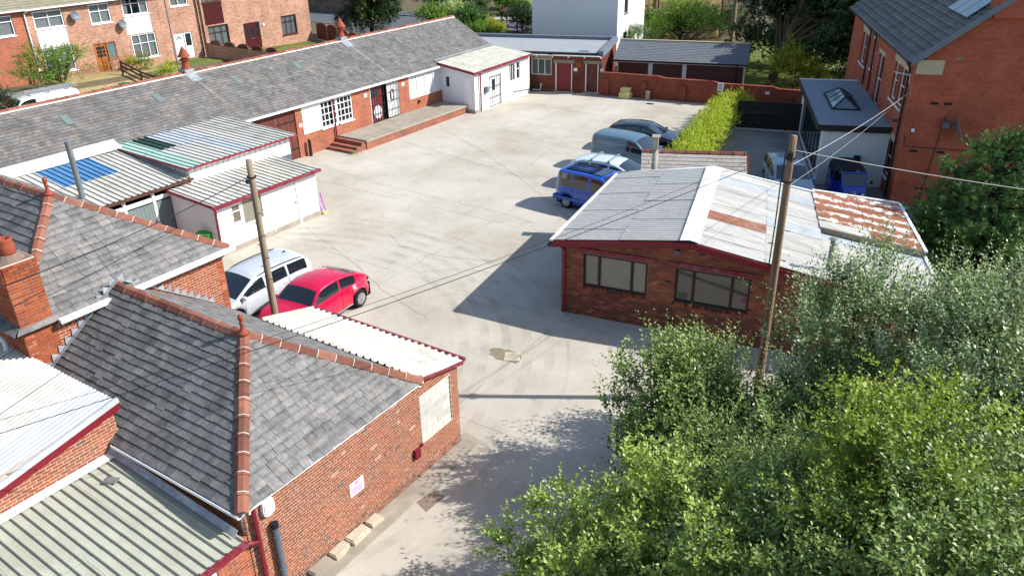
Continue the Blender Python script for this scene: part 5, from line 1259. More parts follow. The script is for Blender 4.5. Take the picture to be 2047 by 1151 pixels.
# white rendered house beyond
wO = V3((-30.35, 61.3, 0)); wu = unit(V3((-1, -.12, 0))); wn_ = V3((-wu[1] * -1, 0, 0)); wn2 = V3((wu[1], -wu[0], 0)); wn2 = wn2 if wn2[1] < 0 else -wn2
FWH = Fr(wO, wu, wn2); FWR = Fr(wO, -wn2, -wu)
wh = thing('white_house', 'tall white rendered house seen side on beyond the flat roofed store', 'house', wO + wu * 3.7 - wn2 * 3)
w = MB(); panel_wall(w, FWH.O, FWH.u, FWH.n, [(0, 5.8), (3.9, 8.6), (7.7, 5.8)], 0, (), .3)
ow = [(1.6, 2.5, 4.0, 5.3), (1.6, 2.5, 1.2, 2.5)]
panel_wall(w, FWR.O, FWR.u, FWR.n, [(.31, 5.8), (7, 5.8)], 0, ow, .3); panel_wall(w, FWH.p(7.7, 0, 0), -wn2, wu, [(.31, 5.8), (7, 5.8)], 0, (), .3)
part('wall', w, 'render_house', wh)
b = MB()
for s_ in (1, -1):
    x0 = 3.85 + s_ * 4.15; b.prism([FWH.p(x0, 5.65, .2), FWH.p(3.85, 8.75, .2), FWH.p(3.85, 8.75, -7.2), FWH.p(x0, 5.65, -7.2)], (0, 0, .1))
part('roof', b, 'tile_modern', wh)
for r_ in ow: window(wh, FWR, r_, (.5,), (), 'plastic_maroon', 'glass_dark', .08, .06, room=None)
part('porch_roof', MB().prism([FWR.p(3.0, 2.4, 0), FWR.p(4.4, 2.4, 0), FWR.p(4.4, 2.25, .75), FWR.p(3.0, 2.25, .75)], (0, 0, .5)), 'felt_grey', wh)
part('porch_bracket', MB().prism([FWR.p(3.1, 2.3, 0), FWR.p(3.1, 2.25, .6), FWR.p(3.1, 1.7, 0)], FWR.u * .1), 'timber_brown', wh)

# stone building far behind
st = thing('stone_building', 'old coursed yellow stone building beyond the gardens', 'building', (-29, 75, 0))
w = MB(); panel_wall(w, (-36.2, 68.5, 0), (.6, .8, 0), (.8, -.6, 0), [(0, 9), (13.5, 9)], 0, (), 4.0); part('wall', w, 'stonewall', st, uv=True)
w = MB(); panel_wall(w, (-28.0, 79.4, 0), (.6, .8, 0), (.8, -.6, 0), [(0, 8.4), (4, 8.4)], 0, (), 4.0); part('side_block', w, 'stonewall_grey', st, uv=True)
pipe(st, [(-32.2, 73.6, 9), (-32.2, 73.6, 2.0)], .06, 'iron_black')
q = on_y(1469, 20, 70); b = MB(); b.cyl((q[0], q[1], 0), (q[0], q[1], 9), .2, .16, 10); solo('utility_post', b, 'pole_wood', 'pale timber utility post at the corner of the stone building', 'pole')
b = MB(); panel_wall(b, (-21.2, 84, 0), (1, 0, 0), (0, -1, 0), [(0, 6), (9, 6)], 0, (), .3); part_ = solo('distant_house', b, 'render_house', 'distant white rendered house wall behind the large dark tree', 'house')

# ------------------------------------------------------------------ street and terrace on the left
def gq(pts, dz=.02): return [(x, y_, gz(x, y_) + dz) for x, y_ in pts]
def drape(poly_fn, x0, x1, y0, y1, nx, ny, dz):
    m_ = MB(); m_.add([(*poly_fn(i / nx, j / ny), gz(*poly_fn(i / nx, j / ny)) + dz) for j in range(ny + 1) for i in range(nx + 1)],
        [(j * (nx + 1) + i, j * (nx + 1) + i + 1, (j + 1) * (nx + 1) + i + 1, (j + 1) * (nx + 1) + i) for j in range(ny) for i in range(nx)]); return m_
def strip(p0, p1, w0, w1, n=24, dz=.02):
    p0, p1 = V3((*p0, 0)), V3((*p1, 0)); d = unit(p1 - p0); s_ = V3((-d[1], d[0], 0)); m_ = MB(); vs_ = []
    for i in range(n + 1):
        c_ = lerp(p0, p1, i / n)
        for wv in (w0, (w0 + w1) / 2, w1): p = c_ + s_ * wv; vs_.append((p[0], p[1], gz(p[0], p[1]) + dz))
    m_.add(vs_, [(i * 3 + k, i * 3 + k + 1, i * 3 + k + 4, i * 3 + k + 3) for i in range(n) for k in (0, 1)]); return m_
ra, rb = on_z(655, 90, .1)[:2], on_z(650, 32, .3)[:2]
structure('road', strip((-47, 74.5), (-120, 70), -4.6, 4.6, 30, .03), 'asphalt', True)
structure('pavement', strip((-47, 74.5), (-120, 70), -7.2, -4.7, 30, .10), 'paving', True)
structure('side_road', strip((-58.5, 58), (-64, 71), -3.2, 3.2, 14, .024), 'asphalt', True)
structure('footpath', strip((-53, 55), (-52, 30), -.9, .9, 10, .02), 'paving', True)
swl = thing('street_wall', 'grey stone wall along the far side of the street', 'wall', (-74, 80, 0))
w = MB(); panel_wall(w, on_z(600, 14, .2) * [1, 1, 0], (.995, .06, 0), (0, -1, 0), [(-14, 3.2), (12, 3.2)], -.5, (), .4); part('wall', w, 'stonewall_grey', swl, uv=True)
XT = -62.0
FT = Fr((XT, 0, 0), (0, 1, 0), (1, 0, 0))
def house(lab, name, y0, y1, base, eave, ops, mat_='brickwall_terrace', end=False):
    th = thing(name, lab, 'house', (XT - 4, (y0 + y1) / 2, base))
    w = MB(); panel_wall(w, FT.O, FT.u, FT.n, [(y0, eave), (y1, eave)], base - .6, ops, .3)
    panel_wall(w, (XT - 8, y0, 0), (1, 0, 0), (0, -1, 0), [(0, eave), (4, eave + 2.2), (7.69, eave + .2)], base - .6, (), .2)
    panel_wall(w, (XT - 8, y1, 0), (1, 0, 0), (0, 1, 0), [(0, eave), (4, eave + 2.2), (7.69, eave + .2)], base - .6, (), .2)
    part('wall', w, mat_, th, uv=True)
    e0_ = V3((XT + .35, y0, eave - .05)); s_ = unit(V3((-4.35, 0, 2.4))); n_ = V3((2.4, 0, 4.35)) / math.hypot(2.4, 4.35)
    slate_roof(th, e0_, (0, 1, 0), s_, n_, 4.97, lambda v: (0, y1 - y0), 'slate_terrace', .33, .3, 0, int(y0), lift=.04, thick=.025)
    b_ = MB(); b_.prism([(XT - 4, y0, eave + 2.35), (XT - 4, y1, eave + 2.35), (XT - 8.3, y1, eave - .05), (XT - 8.3, y0, eave - .05)], (0, 0, -.06)); part('rear_slope', b_, 'slate_terrace', th)
    b_ = MB(); bar(b_, (XT + .4, y0, eave - .08), (XT + .4, y1, eave - .08), .12, .1); part('gutter', b_, 'paint_white', th)
    return th
mk('slate_terrace', None, .85, .2, n=6, amt=.2, fine=30, fineamt=.15, ramp=[(0, L(122, 118, 98)), (.5, L(144, 138, 116)), (1, L(164, 158, 136))])
def R4(x0, y0, x1, y1): return FT.rect(x0, y0, x1, y1)
# neighbour on the far left
aw1 = (27.0, 29.5, 4.75, 6.1)
hA0 = house('orange brick terraced house at the top left corner, mostly behind the small tree', 'terraced_house', 23.0, 30.28, 1.2, 6.45, [aw1], 'brickwall_barn')
window(hA0, FT, aw1, (.4,), (.7,), 'upvc', 'glass', .06, .08, curtain=True)
pipe(hA0, [FT.p(30.6, 6.3, .35), FT.p(30.35, 6.1, .1), FT.p(30.35, 1.2, .1)], .05, 'upvc')
# house with orange timber door
A1 = (30.95, 33.15, 4.9, 6.12); A1p = (30.95, 33.15, 3.55, 4.82); A1l = (31.0, 33.25, 1.72, 3.5); A2 = (35.2, 36.9, 4.72, 6.15)
dA = (34.95, 35.95, 1.15, 3.25); sA = (36.0, 36.7, 2.0, 3.25)
B1 = (37.95, 40.2, 5.0, 6.3); B1p = (37.95, 40.2, 3.55, 4.95); B1l = (38.15, 40.35, 1.6, 3.5)
hA = house('brick terraced house with orange timber front door and two satellite dishes', 'terraced_house', 30.3, 41.0, 1.13, 6.42, [A1, A1p, A1l, A2, dA, sA, B1, B1p, B1l])
window(hA, FT, A1, (.5,), (.62,), 'upvc', 'glass', .06, .09, curtain=True); window(hA, FT, A1l, (.5,), (.72,), 'upvc', 'glass', .06, .09, curtain=True)
window(hA, FT, A2, (.5,), (.62,), 'upvc', 'glass', .06, .09, curtain=True); window(hA, FT, B1, (.36, .68), (.65,), 'upvc', 'glass', .06, .09, curtain=[(0, .2), (.75, 1)])
window(hA, FT, B1l, (.34, .67), (.62,), 'upvc', 'glass', .06, .09, curtain=True)
for r_ in (A1p, B1p): part('white_panel', FT.slab(MB(), *r_, -.1, -.02), 'upvc', hA)
q = part('front_door', FT.slab(MB(), *dA, -.12, -.07), 'door_orange', hA)
for i in range(3):
    for j in range(3): part('pane', FT.slab(MB(), dA[0] + .15 + i * .25, dA[0] + .36 + i * .25, 2.25 + j * .28, 2.48 + j * .28, -.07, -.062), 'glass_dark', q)
for i in range(3):
    for j in range(2): part('door_panel', FT.slab(MB(), dA[0] + .15 + i * .25, dA[0] + .35 + i * .25, 1.3 + j * .4, 1.62 + j * .4, -.07, -.055), 'door_orange', q)
part('door_frame', FT.slab(FT.slab(FT.slab(MB(), dA[0] - .06, dA[0], 1.15, 3.31, -.1, .01), dA[1], sA[0], 1.15, 3.25, -.1, .008), dA[0], sA[1] + .06, 3.25, 3.31, -.1, .006), 'door_orange', hA)
window(hA, FT, sA, (), (), 'door_orange', 'glass_sky', .05, .05, sillm='door_orange')
for (x_, y_), nm in (((145, 31), 0), ((241, 48), 1)):
    a = FT.uv(x_, y_); b = MB(); c0 = FT.p(a[0], a[1], .35); dn_ = unit(V3((1, .15, .3))); t1 = unit(np.cross(dn_, Z)); t2 = np.cross(t1, dn_)
    vs_ = [c0 - dn_ * .1]
    for r_, h_ in ((.18, .02), (.36, .08)):
        for k in range(16): th_ = 2 * math.pi * k / 16; vs_.append(c0 + dn_ * (h_ - .1) + (t1 * math.cos(th_) + t2 * math.sin(th_)) * r_)
    b.add(vs_, [(0, 1 + k, 1 + (k + 1) % 16) for k in range(16)] + [(1 + k, 17 + k, 17 + (k + 1) % 16, 1 + (k + 1) % 16) for k in range(16)])
    b.tube([FT.p(a[0], a[1] - .1, 0), c0 - dn_ * .1], .03); b.tube([c0 - t2 * .3, c0 + dn_ * .4 - t2 * .35], .015)
    part('satellite_dish', b, 'plastic_grey', hA)
# house with white door
Bw = (42.25, 43.95, 5.2, 6.3); dB = (42.0, 42.95, .98, 3.05); dB2 = (42.98, 43.75, .98, 3.05)
hB = house('narrow brick terraced house with white front door', 'terraced_house', 41.02, 44.7, .95, 6.42, [Bw, dB, dB2])
window(hB, FT, Bw, (.45,), (.6,), 'upvc', 'glass', .06, .09, curtain=[(.1, .4), (.5, .95)])
q = part('front_door', FT.slab(MB(), *dB, -.1, -.05), 'upvc', hB)
b = MB()
for k in range(5): th_ = math.pi * (k + .5) / 5; b.prism([FT.p(42.48 + .1 * math.cos(th_ - .22), 2.55 + .1 * math.sin(th_ - .22), -.05), FT.p(42.48 + .28 * math.cos(th_ - .22), 2.55 + .28 * math.sin(th_ - .22), -.05), FT.p(42.48 + .28 * math.cos(th_ + .22), 2.55 + .28 * math.sin(th_ + .22), -.05), FT.p(42.48 + .1 * math.cos(th_ + .22), 2.55 + .1 * math.sin(th_ + .22), -.05)], FT.n * .006)
part('fanlight', b, 'glass_dark', q); part('letter_plate', FT.slab(MB(), 42.3, 42.65, 1.75, 1.83, -.05, -.04), 'chrome', q)
q = part('side_panel', FT.slab(MB(), *dB2, -.1, -.05), 'upvc', hB); part('pane', FT.slab(MB(), 43.1, 43.65, 1.95, 2.95, -.05, -.044), 'glass_dark', q)
pipe(hB, [FT.p(44.6, 6.3, .1), FT.p(44.6, .9, .1)], .05, 'paint_black'); 
# house with maroon door
C1 = (45.3, 47.3, 5.15, 6.3); C1p = (45.3, 47.3, 3.3, 5.05); C1l = (45.45, 47.6, 1.4, 3.2); dC = (49.25, 51.1, .62, 2.95); Cw = (53.7, 55.6, 1.3, 3.05); C2 = (49.6, 51.4, 5.1, 6.2)
hC = house('brick end terrace house with maroon front door and window frames', 'terraced_house', 44.72, 57.4, .45, 6.42, [C1, C1p, C1l, dC, Cw, C2])
for r_ in (C1, C1l, Cw): window(hC, FT, r_, (.34, .67), (.68,), 'plastic_maroon', 'glass', .06, .08, curtain=True, sillm='plastic_maroon')
window(hC, FT, C2, (.5,), (), 'upvc', 'glass', .06, .08, curtain=True)
part('cladding_back', FT.slab(MB(), *C1p, -.1, -.06), 'plastic_maroon', hC); planks(hC, FT, C1p, 'plastic_maroon', .16, -.06, -.02, 'cladding_board', horiz=True, gap=.02)
pipe(hC, [FT.p(44.95, 6.3, .1), FT.p(44.95, .6, .1)], .05, 'paint_black')
q = part('front_door', FT.slab(MB(), dC[0] + .45, dC[1] - .45, dC[2], dC[3], -.1, -.05), 'plastic_maroon', hC)
b = MB(); cx_ = (dC[0] + dC[1]) / 2; b.prism([FT.p(cx_ + x_, z_, -.05) for x_, z_ in ((-.22, 1.75), (.22, 1.75), (.22, 2.45), (.12, 2.62), (-.12, 2.62), (-.22, 2.45))], FT.n * .006); part('door_window', b, 'glass_dark', q)
part('letter_plate', FT.slab(MB(), cx_ - .15, cx_ + .15, 1.52, 1.58, -.05, -.04), 'chrome', q)
for a_ in ((dC[0], dC[0] + .43), (dC[1] - .43, dC[1])):
    q2 = part('side_panel', FT.slab(MB(), a_[0], a_[1], dC[2], dC[3], -.1, -.055), 'plastic_maroon', hC); part('pane', FT.slab(MB(), a_[0] + .06, a_[1] - .06, 1.65, 2.85, -.055, -.048), 'glass_dark', q2)
part('wall_lamp', MB().box(FT.p(51.5, 2.6, .05), (.1, .2, .2)), 'plastic_white', hC)

# garden walls, fences and bits behind the barn
gw = thing('garden_wall', 'brick garden wall with dark scalloped panels between the terraced houses', 'wall', (-58, 44.8, .7))
FGW = Fr((-61.6, 44.75, 0), (1, .12, 0), (.12, -1, 0))
zt = lambda u_: gz(-61.6 + u_, 44.8)
w = MB(); panel_wall(w, FGW.O, FGW.u, FGW.n, [(0, 2.0), (8, 1.7)], -.2, (), .15); part('wall', w, 'brickwall_terrace', gw, uv=True)
for k in range(5):
    u_ = .5 + k * 1.55; z_ = 2.0 - .0375 * u_; pts = [(u_, z_ - .1), (u_ + 1.1, z_ - .14)] + [(u_ + .55 + .55 * math.cos(t_), z_ + .04 + .22 * math.sin(t_)) for t_ in np.linspace(0, math.pi, 7)]
    b = MB(); b.prism([FGW.p(a_, c_, .02) for a_, c_ in pts], -FGW.n * .2); part('scalloped_panel', b, 'plastic_maroon', gw)
fe = thing('scalloped_fence', 'orange-brown scalloped fence panels beside the end terrace house', 'fence', (-58, 58, .4))
FFe = Fr((-61.9, 58.0, 0), (1, -.25, 0), (.25, 1, 0))
for k in range(4):
    u_ = .1 + k * 1.9; zb = gz(-61.9 + u_, 58) ; pts = [(u_, zb + .1), (u_ + 1.75, zb + .1)] + [(u_ + .875 + .875 * math.cos(t_), zb + 1.35 + .35 * math.sin(t_)) for t_ in np.linspace(0, math.pi, 9)]
    b = MB(); b.prism([FFe.p(a_, c_, 0) for a_, c_ in pts], FFe.n * .05); part('fence_panel', b, 'terracotta' if k > 1 else 'timber_brown', fe)
    part('post', MB().box(FFe.p(u_ - .06, zb + .8, .03), (.12, .12, 1.7)), 'stone_lintel', fe)
lawn = MB(); 
structure('lawn', drape(lambda s_, t_: (-61.9 + 8 * s_, 45.2 + 12 * t_), 0, 0, 0, 0, 6, 10, .02), 'grass', True)
structure('front_garden', drape(lambda s_, t_: (-61.9 + 4.5 * s_, 41.2 + 3.2 * t_), 0, 0, 0, 0, 4, 4, .02), 'grass', True)
mk('drygrass', L(170, 150, 104), .95, .1, n=3, amt=.35, fine=40, fineamt=.35, dirt=L(140, 130, 110), dirtamt=.5)
structure('gravel_garden', drape(lambda s_, t_: (-61.9 + 5.5 * s_, 30.5 + 10 * t_), 0, 0, 0, 0, 5, 8, .02), 'drygrass', True)
b0 = on_z(250, 168, 1.0)
wb = thing('green_wheelie_bin', 'green wheelie bin in the dry front garden behind the barn roof', 'bin', (b0[0], b0[1], gz(b0[0], b0[1])))
def wheelie(th, x, y_, z_, m_, rz=0.0, s_=1.0):
    b = MB(); c_, sn_ = math.cos(rz), math.sin(rz)
    tr = lambda px, py, pz: (x + (px * c_ - py * sn_) * s_, y_ + (px * sn_ + py * c_) * s_, z_ + pz * s_)
    lo = [tr(a, b_, .08) for a, b_ in ((-.2, -.22), (.22, -.22), (.22, .22), (-.2, .22))]; hi = [tr(a, b_, .98) for a, b_ in ((-.3, -.29), (.29, -.29), (.29, .29), (-.3, .29))]
    b.add(lo + hi, [(3, 2, 1, 0), (4, 5, 6, 7), (0, 1, 5, 4), (1, 2, 6, 5), (2, 3, 7, 6), (3, 0, 4, 7)]); part('body', b, m_, th)
    b = MB(); b.prism([tr(-.36, -.31, .99), tr(.33, -.31, .99), tr(.33, .31, .99), tr(-.36, .31, .99)], (0, 0, .05 * s_)); b.cyl(tr(-.38, -.28, 1.0), tr(-.38, .28, 1.0), .025); part('lid', b, m_, th)
    for yy in (-.2, .2): b = MB(); b.cyl(tr(-.25, yy - .03, .1), tr(-.25, yy + .03, .1), .1 * s_, n=12); part('wheel', b, 'rubber', th)
wheelie(wb, b0[0], b0[1], gz(b0[0], b0[1]), 'plastic_green', .3)
def rail_fence(lab, pts, hts, name='timber_rail'):
    th = thing(name, lab, 'fence', (pts[0][0], pts[0][1], gz(*pts[0])))
    for (a, c_) in zip(pts[:-1], pts[1:]):
        for h_ in hts:
            b = MB(); bar(b, (a[0], a[1], gz(*a) + h_), (c_[0], c_[1], gz(*c_) + h_), .05, .12); part('rail', b, 'timber_dark', th)
    for a in pts: b = MB(); bar(b, (a[0], a[1], gz(*a) - .1), (a[0], a[1], gz(*a) + max(hts) + .12), .1, .1, V3((1, 0, 0))); part('post', b, 'timber_dark', th)
f_ = on_z(246, 148, 1.2); g_ = on_z(320, 160, .9)
rail_fence('dark timber rail fence between the front garden shrubs', [(f_[0], f_[1]), ((f_[0] + g_[0]) / 2, (f_[1] + g_[1]) / 2), (g_[0], g_[1])], (.35, .7, 1.0))
f_ = on_z(70, 168, 1.3); g_ = on_z(125, 178, 1.0)
rail_fence('dark timber rail fence behind the parked white van', [(f_[0], f_[1]), ((f_[0] + g_[0]) / 2, (f_[1] + g_[1]) / 2), (g_[0], g_[1])], (.35, .8))
lp = on_z(358, 146, 1.0); solo('slim_pole', MB().cyl((lp[0], lp[1], gz(lp[0], lp[1])), (lp[0], lp[1], 8.2), .05, .04, 10), 'plastic_grey', 'slim pale grey pole standing in front of the terraced houses', 'pole')
# garden shelter beyond the flat roofed store
g0 = on_z(1004, 63, .0); gs_ = thing('garden_shelter', 'small open timber shelter among the shrubs beyond the flat roof', 'shelter', (g0[0], g0[1], 0))
b = MB()
for dx in (0, 1.9):
    for dy in (0, 1.0): bar(b, (g0[0] + dx, g0[1] + dy, -.3), (g0[0] + dx, g0[1] + dy, 2.0), .1, .1, V3((1, 0, 0)))
part('frame', b, 'timber_brown', gs_); b = MB(); b.prism([(g0[0] - .2, g0[1] - .2, 2.0), (g0[0] + 2.1, g0[1] - .2, 2.0), (g0[0] + 2.1, g0[1] + 1.2, 2.2), (g0[0] - .2, g0[1] + 1.2, 2.2)], (0, 0, .05)); part('roof', b, 'timber_brown', gs_)
part('seat', MB().par((g0[0] + .1, g0[1] + .3, .35), (1.7, 0, 0), (0, .6, 0), (0, 0, .12)), 'plastic_purple', gs_)
b = MB(); b.lathe((g0[0] - .15, g0[1] - .4, 0), [(.16, 0), (.2, .1), (.19, .55), (.16, .6), (.1, .62)], 10); solo('blue_bin', b, 'sheet_blue', 'small bright blue tub beside the garden shelter', 'tub')
# ------------------------------------------------------------------ vehicles
def ip(pts, x):
    xs_, ys_ = zip(*pts); return float(np.interp(x, xs_, ys_))
def smooth_ip(pts, x, w=.10):
    return sum(ip(pts, x + d * w) * k for d, k in ((-1, .25), (0, .5), (1, .25)))
paintmat('paint_silver', L(200, 206, 210), .15, .32)
paintmat('paint_red', L(196, 10, 60), .0, .26)
paintmat('paint_blue', L(30, 84, 176), .15, .3)
paintmat('paint_palesilver', L(204, 216, 222), .12, .3)
paintmat('paint_vangrey', L(84, 112, 128), .15, .34)
paintmat('paint_navy', L(24, 34, 50), .2, .25)
paintmat('paint_slateblue', L(140, 160, 174), .15, .3)
paintmat('paint_vanwhite', L(232, 234, 236), .0, .3)
paintmat('paint_trike', L(22, 54, 160), .1, .3)
t = NT('car_glass'); t.done(L(26, 34, 40), .05, .8); t.b.inputs['Coat Weight'].default_value = .5
mk('canvas', L(44, 46, 50), .9, .1, n=6, amt=.2, coord='obj')

def wheel(th, x, y_, r, w, side, style):
    b = MB(); pr = [(r * .62, -w / 2), (r * .9, -w / 2), (r * .98, -w * .38), (r, -w * .2), (r, w * .2), (r * .98, w * .38), (r * .9, w / 2), (r * .62, w / 2)]
    n = 22; vs_ = []
    for rr_, yy in pr:
        for k in range(n): a = 2 * math.pi * k / n; vs_.append((x + rr_ * math.cos(a), y_ + yy, r + rr_ * math.sin(a)))
    fs = [(i * n + k, i * n + (k + 1) % n, (i + 1) * n + (k + 1) % n, (i + 1) * n + k) for i in range(len(pr) - 1) for k in range(n)] + [tuple(range(n)), tuple((len(pr) - 1) * n + k for k in range(n))[::-1]]
    b.add(vs_, fs); wo = part('wheel', b, 'rubber', th, local=True, smooth=False)
    b = MB(); yo = y_ + side * w / 2
    b.cyl((x, yo - side * .03, r), (x, yo + side * .004, r), r * .66, r * .64, 22)
    for k in range(style):
        a = 2 * math.pi * k / style; d = V3((math.cos(a), 0, math.sin(a))); tg = V3((-math.sin(a), 0, math.cos(a))); c_ = V3((x, yo + side * .004, r))
        b.prism([c_ + d * r * .12 - tg * r * .07, c_ + d * r * .6 - tg * r * .09, c_ + d * r * .6 + tg * r * .09, c_ + d * r * .12 + tg * r * .07], (0, side * .018, 0))
    b.cyl((x, yo, r), (x, yo + side * .028, r), r * .17, r * .13, 14); part('rim', b, 'alloy', wo, local=True)

def car(name, label, pos, ang, paint, L_, W_, H_, top, belt, ws, rs, sides, wheels, r=.32, tum=.16, bulge=0.0, zsill=.24, group='parked cars', spokes=10, cat='car', lamps=True, rear_pan=True, mirrors=None, roofc=.03, glass_j=(5, 7), trim=True):
    th = thing(name, label, cat, (pos[0], pos[1], gz(pos[0], pos[1]) + .004), group, R_(ang))
    x0, x1 = -L_ / 2, L_ / 2
    st = set(np.round(np.linspace(x0, x1, 56), 3)) | {round(v, 3) for a in (ws, rs, *sides) if a for v in a} | {x0 + .03, x0 + .08, x1 - .03, x1 - .08}
    for xw in wheels: st |= set(np.round(np.linspace(xw - r - .07, xw + r + .07, 15), 3))
    st = sorted(v for v in st if x0 <= v <= x1); st = [v for i, v in enumerate(st) if i == 0 or v - st[i - 1] > .012]
    Hb = max(b_ for _, b_ in belt)
    def sect(x):
        tz = smooth_ip(top, x, .05); bz = min(smooth_ip(belt, x), tz - .05)
        e = min(x - x0, x1 - x); pw = 1 - .30 * max(0, 1 - e / .55) ** 2.2 - (.04 if e < .02 else 0)
        w = W_ / 2 * pw; zb = zsill + .10 * max(0, 1 - e / .35)
        for xw in wheels:
            d = abs(x - xw)
            if d < r + .07: zb = max(zb, r + math.sqrt(max(0, (r + .065) ** 2 - d * d)) * 1.0 - .005)
        bl_ = bulge * max(math.exp(-((x - xw) / .42) ** 2) for xw in wheels)
        q = min(1, max(0, (tz - bz) / max(.05, H_ - Hb)))
        wr = (w - .03) - tum * q
        wb = w - .02 - bulge * .9 + bl_ * .35
        zm = zb + (bz - zb) * .5
        P = [(w * .93 - bulge * .6 + bl_, zb), (w * .975 - bulge * .7 + bl_, zb + min(.06, (bz - zb) * .2)), (w + .0 - bulge * .6 + bl_, zm), (wb + .015, bz - (bz - zb) * .16), (wb - .025, bz)]
        a = V3((wb - .025, bz)); c_ = V3((wr, tz - min(.05, (tz - bz) * .35)))
        for k, o in ((.07, .004), (.5, .02 * q), (.90, .012 * q)): m_ = a * (1 - k) + c_ * k; P.append((m_[0] + o, m_[1]))
        P += [(c_[0], c_[1]), (wr * .9, tz - min(.02, (tz - bz) * .2)), (wr * .5, tz - .004 + roofc * .6 * q), (0, tz + roofc * q)]
        return P
    S = [sect(x) for x in st]; m = len(S[0]); keys = {}
    def lab_(i, j):
        xm = (st[i] + st[i + 1]) / 2
        if j in (5, 6):
            for k, (a, c_) in enumerate(sides):
                if a <= xm <= c_: return 'side_window.%d' % k
        if j in (9, 10):
            if ws and ws[0] <= xm <= ws[1]: return 'windscreen'
            if rs and rs[0] <= xm <= rs[1]: return 'rear_window'
        if lamps and j in (2, 3):
            if xm > x1 - .34 and j == 3 : return 'headlight'
            if xm < x0 + .11: return 'tail_light'
        return 'body'
    def emit(key): return keys.setdefault(key, MB())
    for sgn in (1, -1):
        for i in range(len(st) - 1):
            for j in range(m - 1):
                k = lab_(i, j); k = k + ('L' if sgn > 0 else 'R') if ('side' in k or 'light' in k) else k
                q = [(st[i], S[i][j][0] * sgn, S[i][j][1]), (st[i + 1], S[i + 1][j][0] * sgn, S[i + 1][j][1]), (st[i + 1], S[i + 1][j + 1][0] * sgn, S[i + 1][j + 1][1]), (st[i], S[i][j + 1][0] * sgn, S[i][j + 1][1])]
                emit(k).add(q if sgn < 0 else q[::-1], [(0, 1, 2, 3)])
    bd = keys['body']
    for i, sg in ((0, -1), (len(st) - 1, 1)):                         # ends
        ring = [(st[i], p[0], p[1]) for p in S[i]] + [(st[i], -p[0], p[1]) for p in S[i][::-1][1:]]
        bd.add(ring if sg > 0 else ring[::-1], [tuple(range(len(ring)))])
    for key, mb in keys.items():
        nm = key.split('.')[0].rstrip('LR') if key != 'body' else 'body'
        mt = {'body': paint, 'windscreen': 'car_glass', 'rear_window': 'car_glass', 'side_window': 'car_glass', 'headlight': 'lamp_clear', 'tail_light': 'lamp_red'}[nm]
        o = part(nm, mb, mt, th, local=True, smooth=True)
        me = o.data                                                     # weld the strips so shading is continuous
        import bmesh
        bm = bmesh.new(); bm.from_mesh(me); bmesh.ops.remove_doubles(bm, verts=bm.verts, dist=.0006)
        for e_ in bm.edges:
            if len(e_.link_faces) == 2 and e_.calc_face_angle(0) > .75: e_.smooth = False
        bm.to_mesh(me); bm.free()
    b = MB(); b.par((x0 + .12, -W_ * .40, .17), (L_ - .24, 0, 0), (0, W_ * .80, 0), (0, 0, .5)); part('underbody', b, 'interior_dark', th, local=True)
    for xw in wheels:
        for sg in (1, -1): wheel(th, xw, sg * (W_ / 2 - .115), r, .2, sg, spokes)
    mx = mirrors if mirrors is not None else (ws[0] + .62 if ws else 1.0)
    for sg in (1, -1):
        w_ = np.interp(mx, st, [s_[4][0] for s_ in S]); z_ = np.interp(mx, st, [s_[4][1] for s_ in S])
        b = MB(); b.lathe((0, 0, 0), [(.02, -.09), (.085, -.07), (.1, 0), (.085, .06), (.02, .08)], 10)
        vv = [(mx + v_[0] * .7, sg * (w_ + .11) + v_[1] * 1.1, z_ + .09 + v_[2] * .85) for v_ in b.v]; b.v = vv
        b.par((mx - .03, sg * (w_ - .03), z_ + .02), (.06, 0, 0), (0, sg * .1, 0), (0, 0, .05)); part('wing_mirror', b, paint, th, local=True)
    if trim:
        for sg in (1, -1):
            for k, (a, c_) in enumerate(sides[:2]):
                xh = a + .16; w_ = np.interp(xh, st, [s_[3][0] for s_ in S]); z_ = np.interp(xh, st, [s_[3][1] for s_ in S])
                b = MB(); b.par((xh - .09, sg * (w_ - .005), z_ - .03), (.18, 0, 0), (0, sg * .03, 0), (0, 0, .03)); part('door_handle', b, paint, th, local=True)
        b = MB(); b.par((x1 - .015, -.26, .36), (.03, 0, 0), (0, .52, 0), (0, 0, .11)); part('number_plate', b, 'plastic_white', th, local=True)
        if rear_pan: b = MB(); b.par((x0 - .018, -.26, .55), (.03, 0, 0), (0, .52, 0), (0, 0, .11)); rear_pan and part('number_plate', b, 'stone_yellow', th, local=True)
        b = MB(); b.par((x1 - .02, -W_ * .26, .5), (.028, 0, 0), (0, W_ * .52, 0), (0, 0, .09)); part('grille', b, 'interior_dark', th, local=True)
    th['_'] = 0; del th['_']
    return th, st, S
def seams(th, st, S, xs_, dark='interior_dark'):
    """door shut lines"""
    for sg in (1, -1):
        b = MB()
        for x in xs_:
            pts = []
            for j in range(1, 5):
                w_ = np.interp(x, st, [s_[j][0] for s_ in S]); z_ = np.interp(x, st, [s_[j][1] for s_ in S]); pts.append((x, sg * (w_ + .001), z_))
            b.tube(pts, .007, 4)
        part('shut_line', b, dark, th, local=True)
def rails(th, st, S, xa, xb, m_='alloy', name='roof_rail', off=.03):
    for sg in (1, -1):
        b = MB(); P = []
        for x in np.linspace(xa, xb, 7):
            w_ = np.interp(x, st, [s_[8][0] for s_ in S]); z_ = np.interp(x, st, [s_[8][1] for s_ in S]); e = 0 if x in (xa, xb) else 1
            P.append((x, sg * (w_ - .02), z_ + .01 + off * e))
        b.tube(P, .018, 6); part(name, b, m_, th, local=True)

